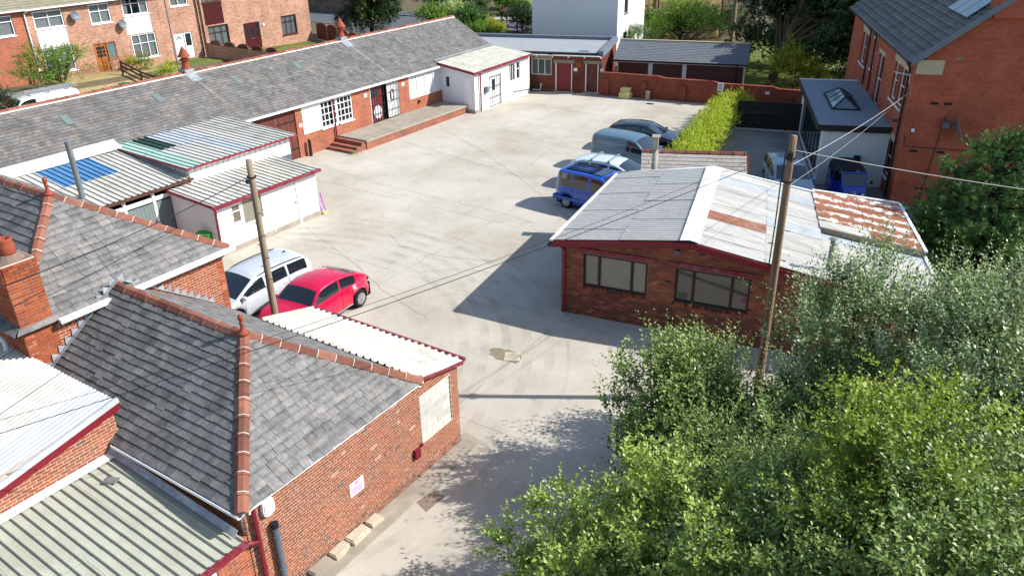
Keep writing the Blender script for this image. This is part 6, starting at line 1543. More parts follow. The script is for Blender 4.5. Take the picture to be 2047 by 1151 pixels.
# silver estate by the chimney house
TOP = [(-2.39, .62), (-2.36, .98), (-2.2, 1.2), (-2.02, 1.4), (-1.8, 1.45), (-.7, 1.5), (.2, 1.47), (.42, 1.42), (1.28, 1.0), (1.45, .96), (2.1, .84), (2.32, .7), (2.39, .58)]
th, st, S = car('estate_car', 'silver estate car with roof rails parked nose to the brick wall', (-22.1, 16.05), -90, 'paint_silver', 4.78, 1.82, 1.5, TOP, [(-2.39, .9), (-1.5, .98), (1.3, .92), (2.39, .75)], (.42, 1.26), (-2.3, -2.0), [(-1.95, -1.08), (-1.0, -.08), (.02, .98)], (-1.36, 1.38))
seams(th, st, S, (-1.03, -.03, 1.0)); rails(th, st, S, -1.9, .2, 'interior_dark')
b = MB(); b.prism([(-1.75, -.008, 1.475), (-1.58, -.008, 1.485), (-1.72, -.008, 1.56)], (0, .016, 0)); part('roof_aerial', b, 'interior_dark', th, local=True)
# red rounded coupe
TOP = [(-2.14, .58), (-2.12, .74), (-2.04, .89), (-1.9, 1.02), (-1.7, 1.14), (-1.45, 1.26), (-1.1, 1.38), (-.7, 1.46), (-.3, 1.50), (.1, 1.505), (.42, 1.475), (.62, 1.41), (1.1, 1.06), (1.25, 1.01), (1.6, .96), (1.85, .88), (2.03, .75), (2.11, .64), (2.14, .56)]
th, st, S = car('rounded_coupe', 'glossy red rounded two-door car parked beside the silver estate', (-19.46, 16.7), -85, 'paint_red', 4.28, 1.84, 1.49, TOP, [(-2.14, .8), (-1.2, .97), (.9, .96), (2.14, .8)], (.6, 1.08), (-1.62, -1.0), [(-1.18, -.44), (-.36, .9)], (-1.28, 1.26), r=.335, bulge=.13, tum=.22, spokes=8, mirrors=.95, rear_pan=False)
seams(th, st, S, (-.40, .98))
b = MB(); b.par((-.9, .80, .27), (1.8, 0, 0), (0, .05, 0), (0, 0, .05)); b.par((-.9, -.85, .27), (1.8, 0, 0), (0, .05, 0), (0, 0, .05)); part('sill_trim', b, 'chrome', th, local=True)
# blue people carrier
TOP = [(-2.05, .62), (-2.04, 1.0), (-1.99, 1.5), (-1.9, 1.7), (-1.75, 1.78), (-.5, 1.81), (.4, 1.78), (.65, 1.7), (1.28, 1.14), (1.45, 1.06), (1.9, .88), (2.02, .7), (2.05, .58)]
th, st, S = car('people_carrier', 'bright blue boxy people carrier with slatted roof panel, half behind the workshop', (-15.95, 31.1), -5, 'paint_blue', 4.1, 1.74, 1.8, TOP, [(-2.05, 1.0), (1.2, 1.0), (2.05, .8)], (.6, 1.26), (-2.02, -1.9), [(-1.85, -.95), (-.9, -.18), (-.02, 1.0)], (-1.3, 1.38), r=.31, tum=.13, spokes=12, cat='car')
seams(th, st, S, (-.95, -.1, 1.0))
b = MB()
for k in range(5): b.par((-1.55, -.5 + k * .22, 1.81), (1.5, 0, .02), (0, .1, 0), (0, 0, .02))
part('roof_slats', b, 'rubber', th, local=True); b = MB(); b.par((-.02, -.52, 1.815), (.45, 0, -.01), (0, 1.04, 0), (0, 0, .015)); part('sunroof', b, 'car_glass', th, local=True)
b = MB(); b.par((-2.0, -.885, .42), (2.9, 0, 0), (0, .02, 0), (0, 0, .14)); b.par((-2.0, .865, .42), (2.9, 0, 0), (0, .02, 0), (0, 0, .14)); b.par((-2.1, -.8, .36), (.09, 0, 0), (0, 1.6, 0), (0, 0, .2)); part('bumper_trim', b, 'paint_blue', th, local=True)
# pale silver estate with roof bars
TOP = [(-2.35, .6), (-2.32, .95), (-2.1, 1.2), (-1.8, 1.36), (-1.4, 1.42), (-.4, 1.45), (.3, 1.41), (.5, 1.35), (1.35, .96), (1.5, .93), (2.1, .8), (2.3, .66), (2.35, .55)]
th, st, S = car('estate_car', 'pale silver estate car with two roof bars behind the blue people carrier', (-16.75, 34.15), 4, 'paint_palesilver', 4.7, 1.8, 1.45, TOP, [(-2.35, .88), (-1.5, .95), (1.3, .9), (2.35, .72)], (.48, 1.33), (-2.25, -1.85), [(-1.85, -1.05), (-.98, -.05), (.04, 1.0)], (-1.36, 1.36))
seams(th, st, S, (-1.02, 0, 1.0)); rails(th, st, S, -1.6, .1)
for x_ in (-.95, -.05):
    b = MB(); b.par((x_ - .04, -.68, 1.5), (.08, 0, 0), (0, 1.36, 0), (0, 0, .03)); b.par((x_ - .05, -.66, 1.4), (.1, 0, 0), (0, .08, 0), (0, 0, .1)); b.par((x_ - .05, .58, 1.4), (.1, 0, 0), (0, .08, 0), (0, 0, .1)); part('roof_bar', b, 'alloy', th, local=True)
# grey van
TOP = [(-2.2, .62), (-2.19, 1.1), (-2.14, 1.6), (-2.04, 1.78), (-1.9, 1.82), (-.4, 1.84), (.25, 1.8), (.55, 1.72), (1.3, 1.12), (1.48, 1.05), (2.05, .88), (2.17, .7), (2.2, .58)]
th, st, S = car('panel_van', 'slate grey panel van with blind sides parked in the row by the hedge', (-17.25, 37.25), -2, 'paint_vangrey', 4.4, 1.8, 1.83, TOP, [(-2.2, 1.05), (1.25, 1.02), (2.2, .8)], (.5, 1.28), (-2.18, -2.1), [(.02, .95)], (-1.32, 1.38), r=.31, tum=.12, cat='van')
seams(th, st, S, (-.95, 0, 1.0))
# dark car by the hedge
TOP = [(-2.2, .62), (-2.17, .95), (-1.95, 1.2), (-1.6, 1.4), (-1.1, 1.48), (-.3, 1.52), (.25, 1.48), (.45, 1.42), (1.25, 1.02), (1.42, .98), (1.95, .86), (2.15, .7), (2.2, .58)]
th, st, S = car('hatchback', 'black hatchback car with its nose at the hedge, farthest in the row', (-18.3, 40.9), 10, 'paint_navy', 4.4, 1.8, 1.52, TOP, [(-2.2, .92), (-1.4, 1.0), (1.2, .94), (2.2, .75)], (.42, 1.23), (-2.05, -1.5), [(-1.6, -1.0), (-.94, -.05), (.03, .98)], (-1.32, 1.36))
seams(th, st, S, (-.97, 0, 1.0))
# car on the drive
TOP = [(-2.2, .62), (-2.17, .98), (-2.0, 1.3), (-1.8, 1.48), (-1.3, 1.56), (-.3, 1.58), (.25, 1.54), (.45, 1.47), (1.2, 1.05), (1.38, 1.0), (1.95, .88), (2.15, .72), (2.2, .6)]
th, st, S = car('crossover_car', 'slate blue car with roof rails facing out of the shaded drive', (-9.3, 37.7), -63, 'paint_slateblue', 4.4, 1.82, 1.58, TOP, [(-2.2, .95), (-1.4, 1.02), (1.15, .96), (2.2, .78)], (.42, 1.18), (-2.1, -1.75), [(-1.75, -1.02), (-.95, -.05), (.03, .95)], (-1.32, 1.36))
seams(th, st, S, (-.98, 0, .98)); rails(th, st, S, -1.7, .2)
# white van with ladders, behind the barn
TOP = [(-2.5, .7), (-2.49, 1.3), (-2.44, 1.75), (-2.3, 1.94), (-1.9, 1.97), (.9, 1.98), (1.25, 1.92), (1.5, 1.8), (2.05, 1.2), (2.2, 1.12), (2.42, .9), (2.5, .62)]
th, st, S = car('ladder_van', 'white panel van with ladders on its roof rack behind the barn ridge', (-55.2, 26.5), -92, 'paint_vanwhite', 5.0, 1.95, 1.98, TOP, [(-2.5, 1.1), (1.9, 1.1), (2.5, .85)], (1.4, 2.03), (-2.49, -2.4), [(.55, 1.55)], (-1.55, 1.5), r=.33, tum=.1, cat='van')
for x_ in (-1.8, -.5, .7): b = MB(); b.par((x_ - .03, -.8, 2.03), (.06, 0, 0), (0, 1.6, 0), (0, 0, .04)); part('rack_bar', b, 'alloy', th, local=True)
for y_ in (-.55, .25):
    b = MB()
    for dy in (0, .36): b.par((-2.5, y_ + dy - .03, 2.09), (4.2, 0, 0), (0, .06, 0), (0, 0, .07))
    for k in range(15): b.cyl((-2.35 + k * .28, y_, 2.12), (-2.35 + k * .28, y_ + .36, 2.12), .018, n=6)
    part('ladder', b, 'alloy', th, local=True)
# blue three-wheeled taxi
tk = thing('three_wheeler', 'small blue three-wheeled taxi with black canvas roof on the drive', 'three-wheeler', (-6.62, 38.05, .004), 'parked cars', R_(-63))
b = MB(); prof = [(1.25, .32), (1.3, .55), (1.22, .8), (1.05, .98), (.92, 1.02), (.55, .55), (.2, .45), (-.2, .45), (-.3, .82), (-1.2, .86), (-1.3, .5), (-1.25, .28)]
n = len(prof)
def wv(x, z_): return .66 - .22 * max(0, (x - .3)) ** 1.3 * (1.0 if z_ < 1 else .8)
half = [[(x, wv(x, z_) * s_, z_) for x, z_ in prof] for s_ in (1, -1)]
b.add(half[0] + half[1], [tuple(range(n)), tuple(range(2 * n - 1, n - 1, -1))] + [((i + 1) % n, i, n + i, n + (i + 1) % n) for i in range(n)]); part('body', b, 'paint_trike', tk, local=True)
b = MB()
for s_ in (1, -1):
    b.tube([(1.0, s_ * .5, .98), (.72, s_ * .52, 1.5), (.6, s_ * .52, 1.58)], .035, 6); b.tube([(-.25, s_ * .62, .8), (-.25, s_ * .6, 1.6)], .025, 6); b.tube([(-1.2, s_ * .62, .8), (-1.1, s_ * .6, 1.55)], .025, 6)
b.tube([(.98, -.5, 1.0), (.98, .5, 1.0)], .04, 6); b.tube([(.68, -.52, 1.55), (.68, .52, 1.55)], .05, 6); part('cab_frame', b, 'paint_trike', tk, local=True)
b = MB(); b.prism([(.97, -.47, 1.03), (.97, .47, 1.03), (.71, .48, 1.5), (.71, -.48, 1.5)], (.01, 0, .006)); part('windscreen', b, 'car_glass', tk, local=True)
b = MB(); sec = [(-.64, 1.2), (-.62, 1.55), (-.5, 1.68), (0, 1.73), (.5, 1.68), (.62, 1.55), (.64, 1.2)]; xs_ = [(.72, .93, -.05), (.3, 1, .0), (-.5, 1.02, .02), (-1.1, 1, 0), (-1.32, .95, -.12)]
vs_ = [(x, y_ * k, (z_ if (z_ > 1.4 or x < -.2) else 1.5) + d) for x, k, d in xs_ for y_, z_ in sec]
b.add(vs_, [(i * 7 + k, i * 7 + k + 1, (i + 1) * 7 + k + 1, (i + 1) * 7 + k) for i in range(4) for k in range(6)] + [tuple(range(28, 35))]); part('canvas_roof', b, 'canvas', tk, local=True, smooth=False)
b = MB(); b.par((-1.0, -.55, .86), (.5, 0, 0), (0, 1.1, 0), (0, 0, .15)); b.par((-1.15, -.55, .9), (.15, 0, 0), (0, 1.1, 0), (0, 0, .5)); part('seat', b, 'seat_dark', tk, local=True)
for y_ in (-.36, .36): b = MB(); b.cyl((1.2, y_, .68), (1.31, y_ * .98, .68), .09, .085, 14); part('headlight', b, 'lamp_clear', tk, local=True)
b = MB(); b.prism([(1.255, -.07, .72), (1.255, .07, .72), (1.25, 0, .83)], (.012, 0, 0)); b.tube([(1.25, .13 * math.cos(a), .765 + .075 * math.sin(a)) for a in np.linspace(0, 2 * math.pi, 13)], .012, 5); part('badge', b, 'chrome', tk, local=True)
for x_, y_ in ((.95, 0), (-.95, .55), (-.95, -.55)): wheel(tk, x_, y_, .24, .13, 1 if y_ >= 0 else -1, 0)
b = MB(); b.tube([(.9, .52, 1.05), (.95, .72, 1.15)], .012, 5); b.box((.96, .74, 1.2), (.03, .1, .15)); part('wing_mirror', b, 'interior_dark', tk, local=True)
# ------------------------------------------------------------------ vegetation
G_ = lambda *c: L(*c)
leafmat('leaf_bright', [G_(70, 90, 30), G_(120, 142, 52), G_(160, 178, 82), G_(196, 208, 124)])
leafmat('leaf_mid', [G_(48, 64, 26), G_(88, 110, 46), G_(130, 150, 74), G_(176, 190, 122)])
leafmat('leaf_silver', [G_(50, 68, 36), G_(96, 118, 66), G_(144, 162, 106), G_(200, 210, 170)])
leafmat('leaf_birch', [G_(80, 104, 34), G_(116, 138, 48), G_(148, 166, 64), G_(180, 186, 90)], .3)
leafmat('leaf_hedge', [G_(118, 142, 36), G_(152, 174, 46), G_(182, 194, 58), G_(204, 202, 58)], .35)
leafmat('leaf_dark', [G_(26, 44, 22), G_(40, 62, 30), G_(58, 84, 40), G_(92, 116, 64)], .2, .4, .5)
leafmat('leaf_conifer', [G_(22, 40, 22), G_(40, 62, 26), G_(70, 94, 36), G_(104, 124, 48)], .2)
leafmat('leaf_pine', [G_(40, 70, 38), G_(66, 104, 52), G_(104, 142, 70), G_(158, 184, 112)], .15, .5)
leafmat('leaf_yellow', [G_(112, 132, 40), G_(150, 162, 52), G_(184, 176, 60), G_(206, 170, 66)], .45)
leafmat('leaf_garden', [G_(60, 96, 36), G_(96, 132, 48), G_(136, 164, 66), G_(176, 190, 96)], .4)
leafmat('leaf_pale', [G_(110, 140, 80), G_(160, 180, 120), G_(200, 206, 160), G_(226, 226, 196)], .35)
leafmat('leaf_ivy', [G_(30, 62, 22), G_(52, 92, 30), G_(80, 124, 40), G_(104, 146, 56)], .25)
leafmat('leaf_dry', [G_(150, 110, 70), G_(180, 140, 90), G_(196, 160, 110), G_(206, 180, 130)], .3)

def nrmz(a): return a / np.maximum(1e-9, np.linalg.norm(a, axis=-1, keepdims=True))
def leaf_obj(name, P, D, N, ln, wd, var, mat_, parent, fold=.18):
    """P base points, D leaf axes, N leaf normals: one folded quad for each leaf"""
    n = len(P); off = ORG[parent.name] if parent is not None else 0
    S_ = nrmz(np.cross(D, N)); N2 = np.cross(S_, D)
    ln = ln[:, None]; wd = wd[:, None]
    v = np.empty((n, 4, 3)); v[:, 0] = P; v[:, 1] = P + D * ln * .45 + S_ * wd * .5 + N2 * wd * fold; v[:, 2] = P + D * ln; v[:, 3] = P + D * ln * .45 - S_ * wd * .5 + N2 * wd * fold
    v = v - off
    me = bpy.data.meshes.new(name); me.vertices.add(n * 4); me.vertices.foreach_set('co', v.astype(np.float32).ravel())
    me.loops.add(n * 4); me.loops.foreach_set('vertex_index', np.arange(n * 4, dtype=np.int32))
    me.polygons.add(n); me.polygons.foreach_set('loop_start', np.arange(0, n * 4, 4, dtype=np.int32))
    try: me.polygons.foreach_set('loop_total', np.full(n, 4, dtype=np.int32))
    except Exception: pass
    me.materials.append(MATS[mat_]); at = me.attributes.new('var', 'FLOAT', 'FACE'); at.data.foreach_set('value', np.clip(var, 0, 1).astype(np.float32))
    me.update(calc_edges=True); me.validate()
    return link(name, me, parent)
def shoots(rg, B, A, Ls, nl, leaf, wid, spread=.9, droop=0.0):
    """leaves set along shoots: base B, axis A, length Ls"""
    m_ = len(B); t_ = (np.tile(np.linspace(.08, 1.0, nl), (m_, 1)) + rg.uniform(-.03, .03, (m_, nl)))
    bend = nrmz(rg.normal(size=(m_, 3))) * .18
    P = B[:, None] + A[:, None] * (t_ * Ls[:, None])[..., None] + bend[:, None] * ((t_ ** 2) * Ls[:, None])[..., None]
    P[..., 2] -= droop * (t_ ** 2) * Ls[:, None]
    ref = nrmz(rg.normal(size=(m_, 3))); s1 = nrmz(np.cross(A, ref)); s2 = np.cross(A, s1)
    ph = (np.arange(nl) * 2.4)[None] + rg.uniform(0, 6.3, (m_, 1))
    rad = s1[:, None] * np.cos(ph)[..., None] + s2[:, None] * np.sin(ph)[..., None]
    D = nrmz(A[:, None] * .75 + rad * spread + rg.normal(size=(m_, nl, 3)) * .22)
    N = nrmz(np.cross(D, np.cross(A[:, None] + rad * .01, D)) * .7 + rg.normal(size=(m_, nl, 3)) * .3 + [0, 0, .85])
    sz = (1.0 - .45 * t_ ** 3) * rg.uniform(.75, 1.2, (m_, nl))
    return P.reshape(-1, 3), D.reshape(-1, 3), N.reshape(-1, 3), (leaf * sz).ravel(), (wid * sz).ravel(), np.repeat(t_, 1, axis=0).ravel()
def plant(name, label, cat, base, blobs, nsh, slen, nl, leaf, wid, mat_, seed, up=.7, bark='bark', trunk=.08, inner=.35, group=None, droop=0., spread=.9, limbs=14, vb=.0, top_pt=None, trunks=1, shell=.55, clus=5, cr=.3):
    rg = np.random.default_rng(seed); base = V3(base)
    th = thing(name, label, cat, base, group)
    bl_ = np.array(blobs, float); vol = (bl_[:, 3] * bl_[:, 4] * bl_[:, 5]) ** (2 / 3); pick = rg.choice(len(bl_), nsh, p=vol / vol.sum())
    if clus > 1: pick = np.sort(pick); nc_ = -(-nsh // clus)
    u = nrmz(rg.normal(size=(nsh, 3))); u[:, 2] = np.where(rg.random(nsh) < .75, np.abs(u[:, 2]), u[:, 2])
    lump = 1 + .26 * np.sin(u[:, 0] * 7 + pick * 1.7) * np.sin(u[:, 1] * 8 + pick) + .2 * np.sin(u[:, 2] * 9 + u[:, 0] * 7)
    rad = np.where(rg.random(nsh) < inner, rg.uniform(.25, .8, nsh), rg.uniform(shell + .2, 1.0, nsh)) * lump
    C = bl_[pick, :3]; Rr = bl_[pick, 3:6]
    Bp = C + u * Rr * rad[:, None]; Bp[:, 2] = np.maximum(Bp[:, 2], base[2] + .05)
    if clus > 1:                       # shoots gathered into sprays with gaps between them
        first = (np.arange(nsh) // clus) * clus; ctr = Bp[first]; same = pick == pick[first]
        jit_ = nrmz(rg.normal(size=(nsh, 3))) * (cr * rg.random((nsh, 1)) ** .5); Bp = np.where(same[:, None], ctr + jit_, Bp); u = np.where(same[:, None], nrmz(u[first] * 1.2 + jit_ / cr * .8), u)
        Bp[:, 2] = np.maximum(Bp[:, 2], base[2] + .05)
    A = nrmz(u * (1 - up) + np.array([0, 0, 1.0]) * up + rg.normal(size=(nsh, 3)) * .28)
    Ls = rg.uniform(slen[0], slen[1], nsh) * np.where(rg.random(nsh) < .06, 1.5, 1.0)
    P, D, N, ln, wd, tt = shoots(rg, Bp, A, Ls, nl, leaf, wid, spread, droop)
    sh0 = rg.normal(.0, .16, nsh); sh0 = .6 * sh0 + .6 * sh0[(np.arange(nsh) // max(1, clus)) * max(1, clus)]; shv = np.repeat(sh0, nl)
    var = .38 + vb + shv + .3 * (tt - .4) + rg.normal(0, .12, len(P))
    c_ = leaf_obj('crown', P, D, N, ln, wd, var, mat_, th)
    # stems: visible shoots and limbs
    b = MB(); tp = V3(top_pt) if top_pt is not None else bl_[np.argmax(bl_[:, 2]), :3] + [0, 0, bl_[:, 5].max() * .3]
    for k in range(trunks):
        o = V3((0, 0, 0)) if trunks == 1 else V3((rg.uniform(-.4, .4), rg.uniform(-.4, .4), 0))
        t2 = tp + (o * 2.2 if trunks > 1 else 0); mid = lerp(base + o, t2, .5) + rg.normal(size=3) * [.12, .12, 0]
        b.tube([base + o - Z * .1, lerp(base + o, mid, .5), mid, lerp(mid, t2, .5), t2], [trunk * 1.25, trunk, trunk * .75, trunk * .5, trunk * .2], 8)
    sel = rg.choice(nsh, min(nsh, limbs), replace=False)
    for i in sel:
        q = Bp[i] + A[i] * Ls[i] * .7; s_ = lerp(base, tp, rg.uniform(.15, .75)); m_ = lerp(s_, Bp[i], .55) + [0, 0, -.1]
        b.tube([s_, m_, Bp[i], q], [trunk * .4, trunk * .28, trunk * .16, trunk * .06], 5)
    part('trunk', b, bark, th)
    return th
SH = 'shrubs crowding the lower right corner'
# lower right thicket
def thicket(name, label, cat, spec, nsh, slen, nl, leaf, wid, mat_, seed, **kw):
    """spec: (photo x, y, distance Y, radius); every crown lobe also gets a thinner one below it"""
    bl_ = []
    for x_, y_, Y_, r_ in spec:
        c_ = on_y(x_, y_, Y_); bl_.append((c_[0], c_[1], c_[2] - r_ * .4, r_ * .62, r_ * .62, r_ * .75)); bl_.append((c_[0], c_[1], max(.5, c_[2] * .38), r_ * .6, r_ * .6, max(.45, c_[2] * .32)))
        q = random.Random(int(x_ * 7 + y_))
        for k in range(5):
            a_ = k * 1.257 + q.uniform(-.4, .4); e_ = q.uniform(-.25, .75); f_ = r_ * q.uniform(.8, 1.15)
            bl_.append((c_[0] + f_ * math.cos(a_) * math.cos(e_), c_[1] + f_ * math.sin(a_) * math.cos(e_), c_[2] - r_ * .35 + f_ * math.sin(e_) * 1.1, r_ * q.uniform(.28, .42), r_ * q.uniform(.28, .42), r_ * q.uniform(.35, .55)))
    m_ = np.mean(bl_, 0); top = max(bl_, key=lambda q: q[2])
    return plant(name, label, cat, (m_[0], m_[1], 0), bl_, nsh, slen, nl, leaf, wid, mat_, seed, group=SH, top_pt=kw.pop('top_pt', (top[0], top[1], top[2] + top[5] * .4)), **kw)
thicket('leafy_shrub', 'bright green arching shrub at the bottom of the picture beside the drive', 'shrub', [(1090, 1110, 10, .75), (1230, 1060, 10.3, 1.0), (1380, 1090, 9.7, 1.1), (1310, 975, 11.1, .85), (1170, 1030, 10.6, .6), (1480, 1130, 9.2, 1.0), (1110, 1180, 9.3, .8), (1250, 1200, 9.0, 1.0)], 3000, (.4, .85), 14, .115, .056, 'leaf_bright', 101, up=.32, droop=.28, limbs=80, vb=.14, trunks=5, trunk=.05, inner=.25, clus=16, cr=.25)
thicket('leafy_shrub', 'dark green shrub with upright shoots at the left edge of the thicket', 'shrub', [(1300, 800, 14.5, .8), (1375, 765, 15, .9), (1290, 885, 13.6, .65), (1400, 860, 13.8, .95), (1345, 720, 15.6, .55)], 1500, (.5, 1.0), 15, .115, .068, 'leaf_mid', 102, up=.6, limbs=60, trunks=4, trunk=.045, vb=.08, clus=16, cr=.25)
thicket('leafy_shrub', 'shrub with tall upright leafy shoots in front of the workshop windows', 'shrub', [(1395, 735, 17.6, .5), (1450, 750, 17.4, .6), (1350, 760, 17.0, .45)], 300, (.6, 1.2), 16, .11, .065, 'leaf_mid', 103, up=.8, limbs=30, trunks=4, trunk=.03, vb=.14, clus=16, cr=.25)
thicket('willow_shrub', 'tall grey-green willow shrub with loose shoots against the workshop roof', 'shrub', [(1590, 670, 17.8, .5), (1660, 640, 17.4, .85), (1740, 600, 17.2, 1.1), (1830, 640, 17.4, 1.0), (1650, 750, 16.8, .9), (1740, 720, 16.6, 1.2), (1850, 730, 16.4, 1.0)], 2100, (.6, 1.3), 17, .11, .052, 'leaf_silver', 104, up=.72, limbs=80, trunks=6, trunk=.045, inner=.3, vb=.12, clus=16, cr=.25)
thicket('willow_shrub', 'mid green willow shrub in the middle of the thicket with feathery upright tips', 'shrub', [(1470, 940, 12.4, .8), (1570, 930, 12.4, .85), (1490, 1010, 11.4, .85), (1610, 1000, 11.4, .95), (1560, 1070, 10.4, .85)], 2000, (.5, 1.05), 17, .115, .04, 'leaf_mid', 105, up=.72, limbs=60, trunks=5, trunk=.045, vb=.16, clus=16, cr=.25)
thicket('leafy_shrub', 'dense shaded shrub deep in the thicket beside the pole foot', 'shrub', [(1480, 860, 15.2, .8), (1570, 890, 14.8, .8), (1690, 900, 14.2, .9), (1810, 840, 14.6, 1.0), (1440, 810, 16.2, .65), (1600, 835, 16.0, .8), (1670, 815, 15.8, .9)], 2100, (.45, .9), 15, .12, .066, 'leaf_mid', 106, up=.55, limbs=40, trunks=4, trunk=.05, clus=16, cr=.25)
thicket('birch_tree', 'young yellow-green birch with slender pale trunk in the thicket', 'tree', [(1790, 900, 11, .95), (1740, 1000, 10.3, .9), (1850, 840, 11.6, .85), (1880, 980, 10.5, .9), (1700, 900, 11.4, .7), (1840, 1090, 9.8, .8)], 2300, (.35, .75), 13, .085, .055, 'leaf_birch', 107, up=.3, bark='bark_pale', limbs=120, trunk=.05, inner=.25, droop=.2, vb=.05, clus=16, cr=.25)
thicket('leafy_shrub', 'green shrub filling the bottom right corner below the birch', 'shrub', [(1640, 1110, 9.4, .9), (1760, 1150, 8.9, 1.0), (1900, 1130, 9.1, 1.0), (2020, 1090, 9.4, 1.0), (1560, 1190, 8.8, 1.0), (1950, 1230, 8.6, 1.0)], 2600, (.4, .85), 14, .11, .055, 'leaf_mid', 108, up=.45, limbs=50, trunks=5, trunk=.05, vb=.0, clus=16, cr=.25)
thicket('willow_tree', 'tall silvery green willow at the right edge of the picture', 'tree', [(1975, 640, 16, 1.0), (2050, 590, 17, 1.1), (2010, 750, 14.8, 1.2), (1950, 840, 13.8, 1.0), (2040, 890, 12.8, 1.2), (1980, 960, 11.8, .9), (2110, 760, 14.5, 1.3), (1930, 720, 15.2, .8)], 3000, (.5, 1.15), 17, .105, .05, 'leaf_silver', 109, up=.65, limbs=80, trunks=4, trunk=.08, vb=.1, clus=16, cr=.25)
# clipped hedge along the parked cars
ha, hb = V3((-14.35, 37.3, 0)), V3((-16.6, 50.0, 0))
hbl = [tuple(lerp(ha, hb, k) + [random.uniform(-.06, .06), 0, .72 + random.uniform(-.06, .06)]) + (.95, 1.1, .74) for k in np.linspace(.02, .97, 13)] + [(-15.9, 50.4, .75, .8, .7, .75)]
plant('clipped_hedge', 'bright yellow-green clipped hedge beside the parked cars', 'hedge', (-15.4, 43.5, 0), hbl, 5200, (.16, .3), 8, .095, .05, 'leaf_hedge', 120, up=.55, limbs=30, trunk=.04, inner=.15, trunks=1, vb=.12, shell=.72, clus=1)
# pine at the right
def pine(name, label, base, H_, Rm, seed, ntuft=1500):
    rg = np.random.default_rng(seed); base = V3(base); th = thing(name, label, 'tree', base)
    P = []; D = []; V_ = []
    b = MB(); b.tube([base - Z * .2, base + Z * H_ * .5 + [.1, 0, 0], base + Z * H_], [.2, .13, .03], 8)
    for i in range(210):
        h = rg.uniform(.04, .98) if i < 150 else rg.uniform(.02, .3); a = rg.uniform(0, 6.283); r_ = Rm * (1 - h) ** .62 * rg.uniform(.65, 1.05) + .12
        s_ = base + Z * (h * H_ * .94); d = V3((math.cos(a), math.sin(a), .18 + .35 * h)); e_ = s_ + d * r_ + [0, 0, rg.uniform(-.1, .25)]
        b.tube([s_, lerp(s_, e_, .6) - Z * .08, e_], [.035, .022, .01], 5)
        for k in range(max(3, int(r_ * 9))):
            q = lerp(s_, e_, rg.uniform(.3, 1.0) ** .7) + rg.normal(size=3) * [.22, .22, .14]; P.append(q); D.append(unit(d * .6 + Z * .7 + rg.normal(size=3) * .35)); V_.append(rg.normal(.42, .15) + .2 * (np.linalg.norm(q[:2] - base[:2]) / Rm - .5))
    P, D, V_ = np.array(P), np.array(D), np.array(V_); m_ = len(P); nn = 34
    dd = nrmz(D[:, None] * .75 + nrmz(rg.normal(size=(m_, nn, 3))) * .9)
    PP = np.repeat(P, nn, 0) + np.repeat(D, nn, 0) * rg.uniform(-.06, .08, (m_ * nn, 1)); dd = dd.reshape(-1, 3)
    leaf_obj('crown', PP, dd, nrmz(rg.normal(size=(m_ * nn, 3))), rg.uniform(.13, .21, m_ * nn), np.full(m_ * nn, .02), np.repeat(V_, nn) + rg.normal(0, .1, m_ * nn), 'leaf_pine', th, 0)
    part('trunk', b, 'bark_dark', th); return th
pb = on_y(2012, 262, 33.0)
pine('pine_tree', 'bushy green pine tree in front of the red house gable', (pb[0] + .1, 33.0, 0), pb[2] + .1, 3.3, 130)
# big dark trees behind
plant('dark_tree', 'large dark broadleaf tree with leaning trunk beyond the garages', 'tree', (-17.0, 60.0, 0), [(-17.0, 65, 5.4, 3.6, 3.0, 3.0), (-13.2, 64.5, 6.2, 3.8, 3.0, 3.8), (-19.0, 66.5, 5.0, 2.3, 2.4, 2.4), (-11.6, 63, 5.4, 2.8, 2.6, 3.4), (-15.0, 63.0, 4.6, 3.0, 2.4, 2.4), (-15.5, 67, 9, 4, 3, 3)], 6500, (.5, 1.0), 11, .27, .17, 'leaf_dark', 140, up=.2, bark='bark', trunk=.32, limbs=60, droop=.3, vb=-.02, top_pt=(-15.6, 61.5, 6.5))
plant('dark_tree', 'second dark tree hanging over the glazed extension behind the red house', 'tree', (-11.5, 58.5, 0), [(-11.0, 58.6, 4.2, 1.8, 1.8, 2.2), (-10.8, 60, 6.5, 2.4, 2.2, 3.0), (-12.3, 57.8, 3.0, 1.2, 1.2, 1.4)], 2300, (.5, .9), 11, .26, .16, 'leaf_dark', 141, up=.2, trunk=.18, limbs=20, droop=.3, vb=.12)
plant('yellow_shrub', 'yellow-green rounded shrub behind the boundary wall by the drive', 'shrub', (-14.9, 57.6, 0), [(-15.4, 57.4, 1.5, 1.3, 1.1, 1.3), (-14.2, 57.6, 1.7, 1.3, 1.1, 1.4), (-14.9, 57.8, 2.3, 1.1, 1.0, 1.2), (-13.2, 57.4, 1.1, 1.0, .9, 1.0)], 1300, (.25, .55), 9, .13, .08, 'leaf_yellow', 142, up=.4, trunk=.05, limbs=20, trunks=3)
plant('garden_tree', 'yellowing garden tree with open dark branches behind the garages', 'tree', (-26.2, 64.8, 0), [(-27.4, 65, 3.0, 1.6, 1.4, 1.2), (-25.6, 65, 3.6, 1.8, 1.5, 1.4), (-24.0, 65.2, 2.9, 1.3, 1.2, 1.2), (-26.6, 65.5, 4.2, 1.6, 1.4, 1.1), (-28.3, 65, 2.3, 1.0, .9, .8)], 1500, (.3, .6), 10, .13, .07, 'leaf_garden', 143, up=.3, bark='bark_dark', trunk=.09, limbs=50, vb=.16, droop=.2)
plant('pale_shrub', 'pale flowering shrub behind the garage roof near the white house', 'shrub', (-29.0, 63.6, 0), [(-29.3, 63.7, 1.8, 1.0, .9, 1.3), (-28.3, 63.7, 1.5, 1.0, .9, 1.1)], 600, (.25, .5), 9, .11, .06, 'leaf_pale', 144, up=.6, trunk=.04, limbs=14)
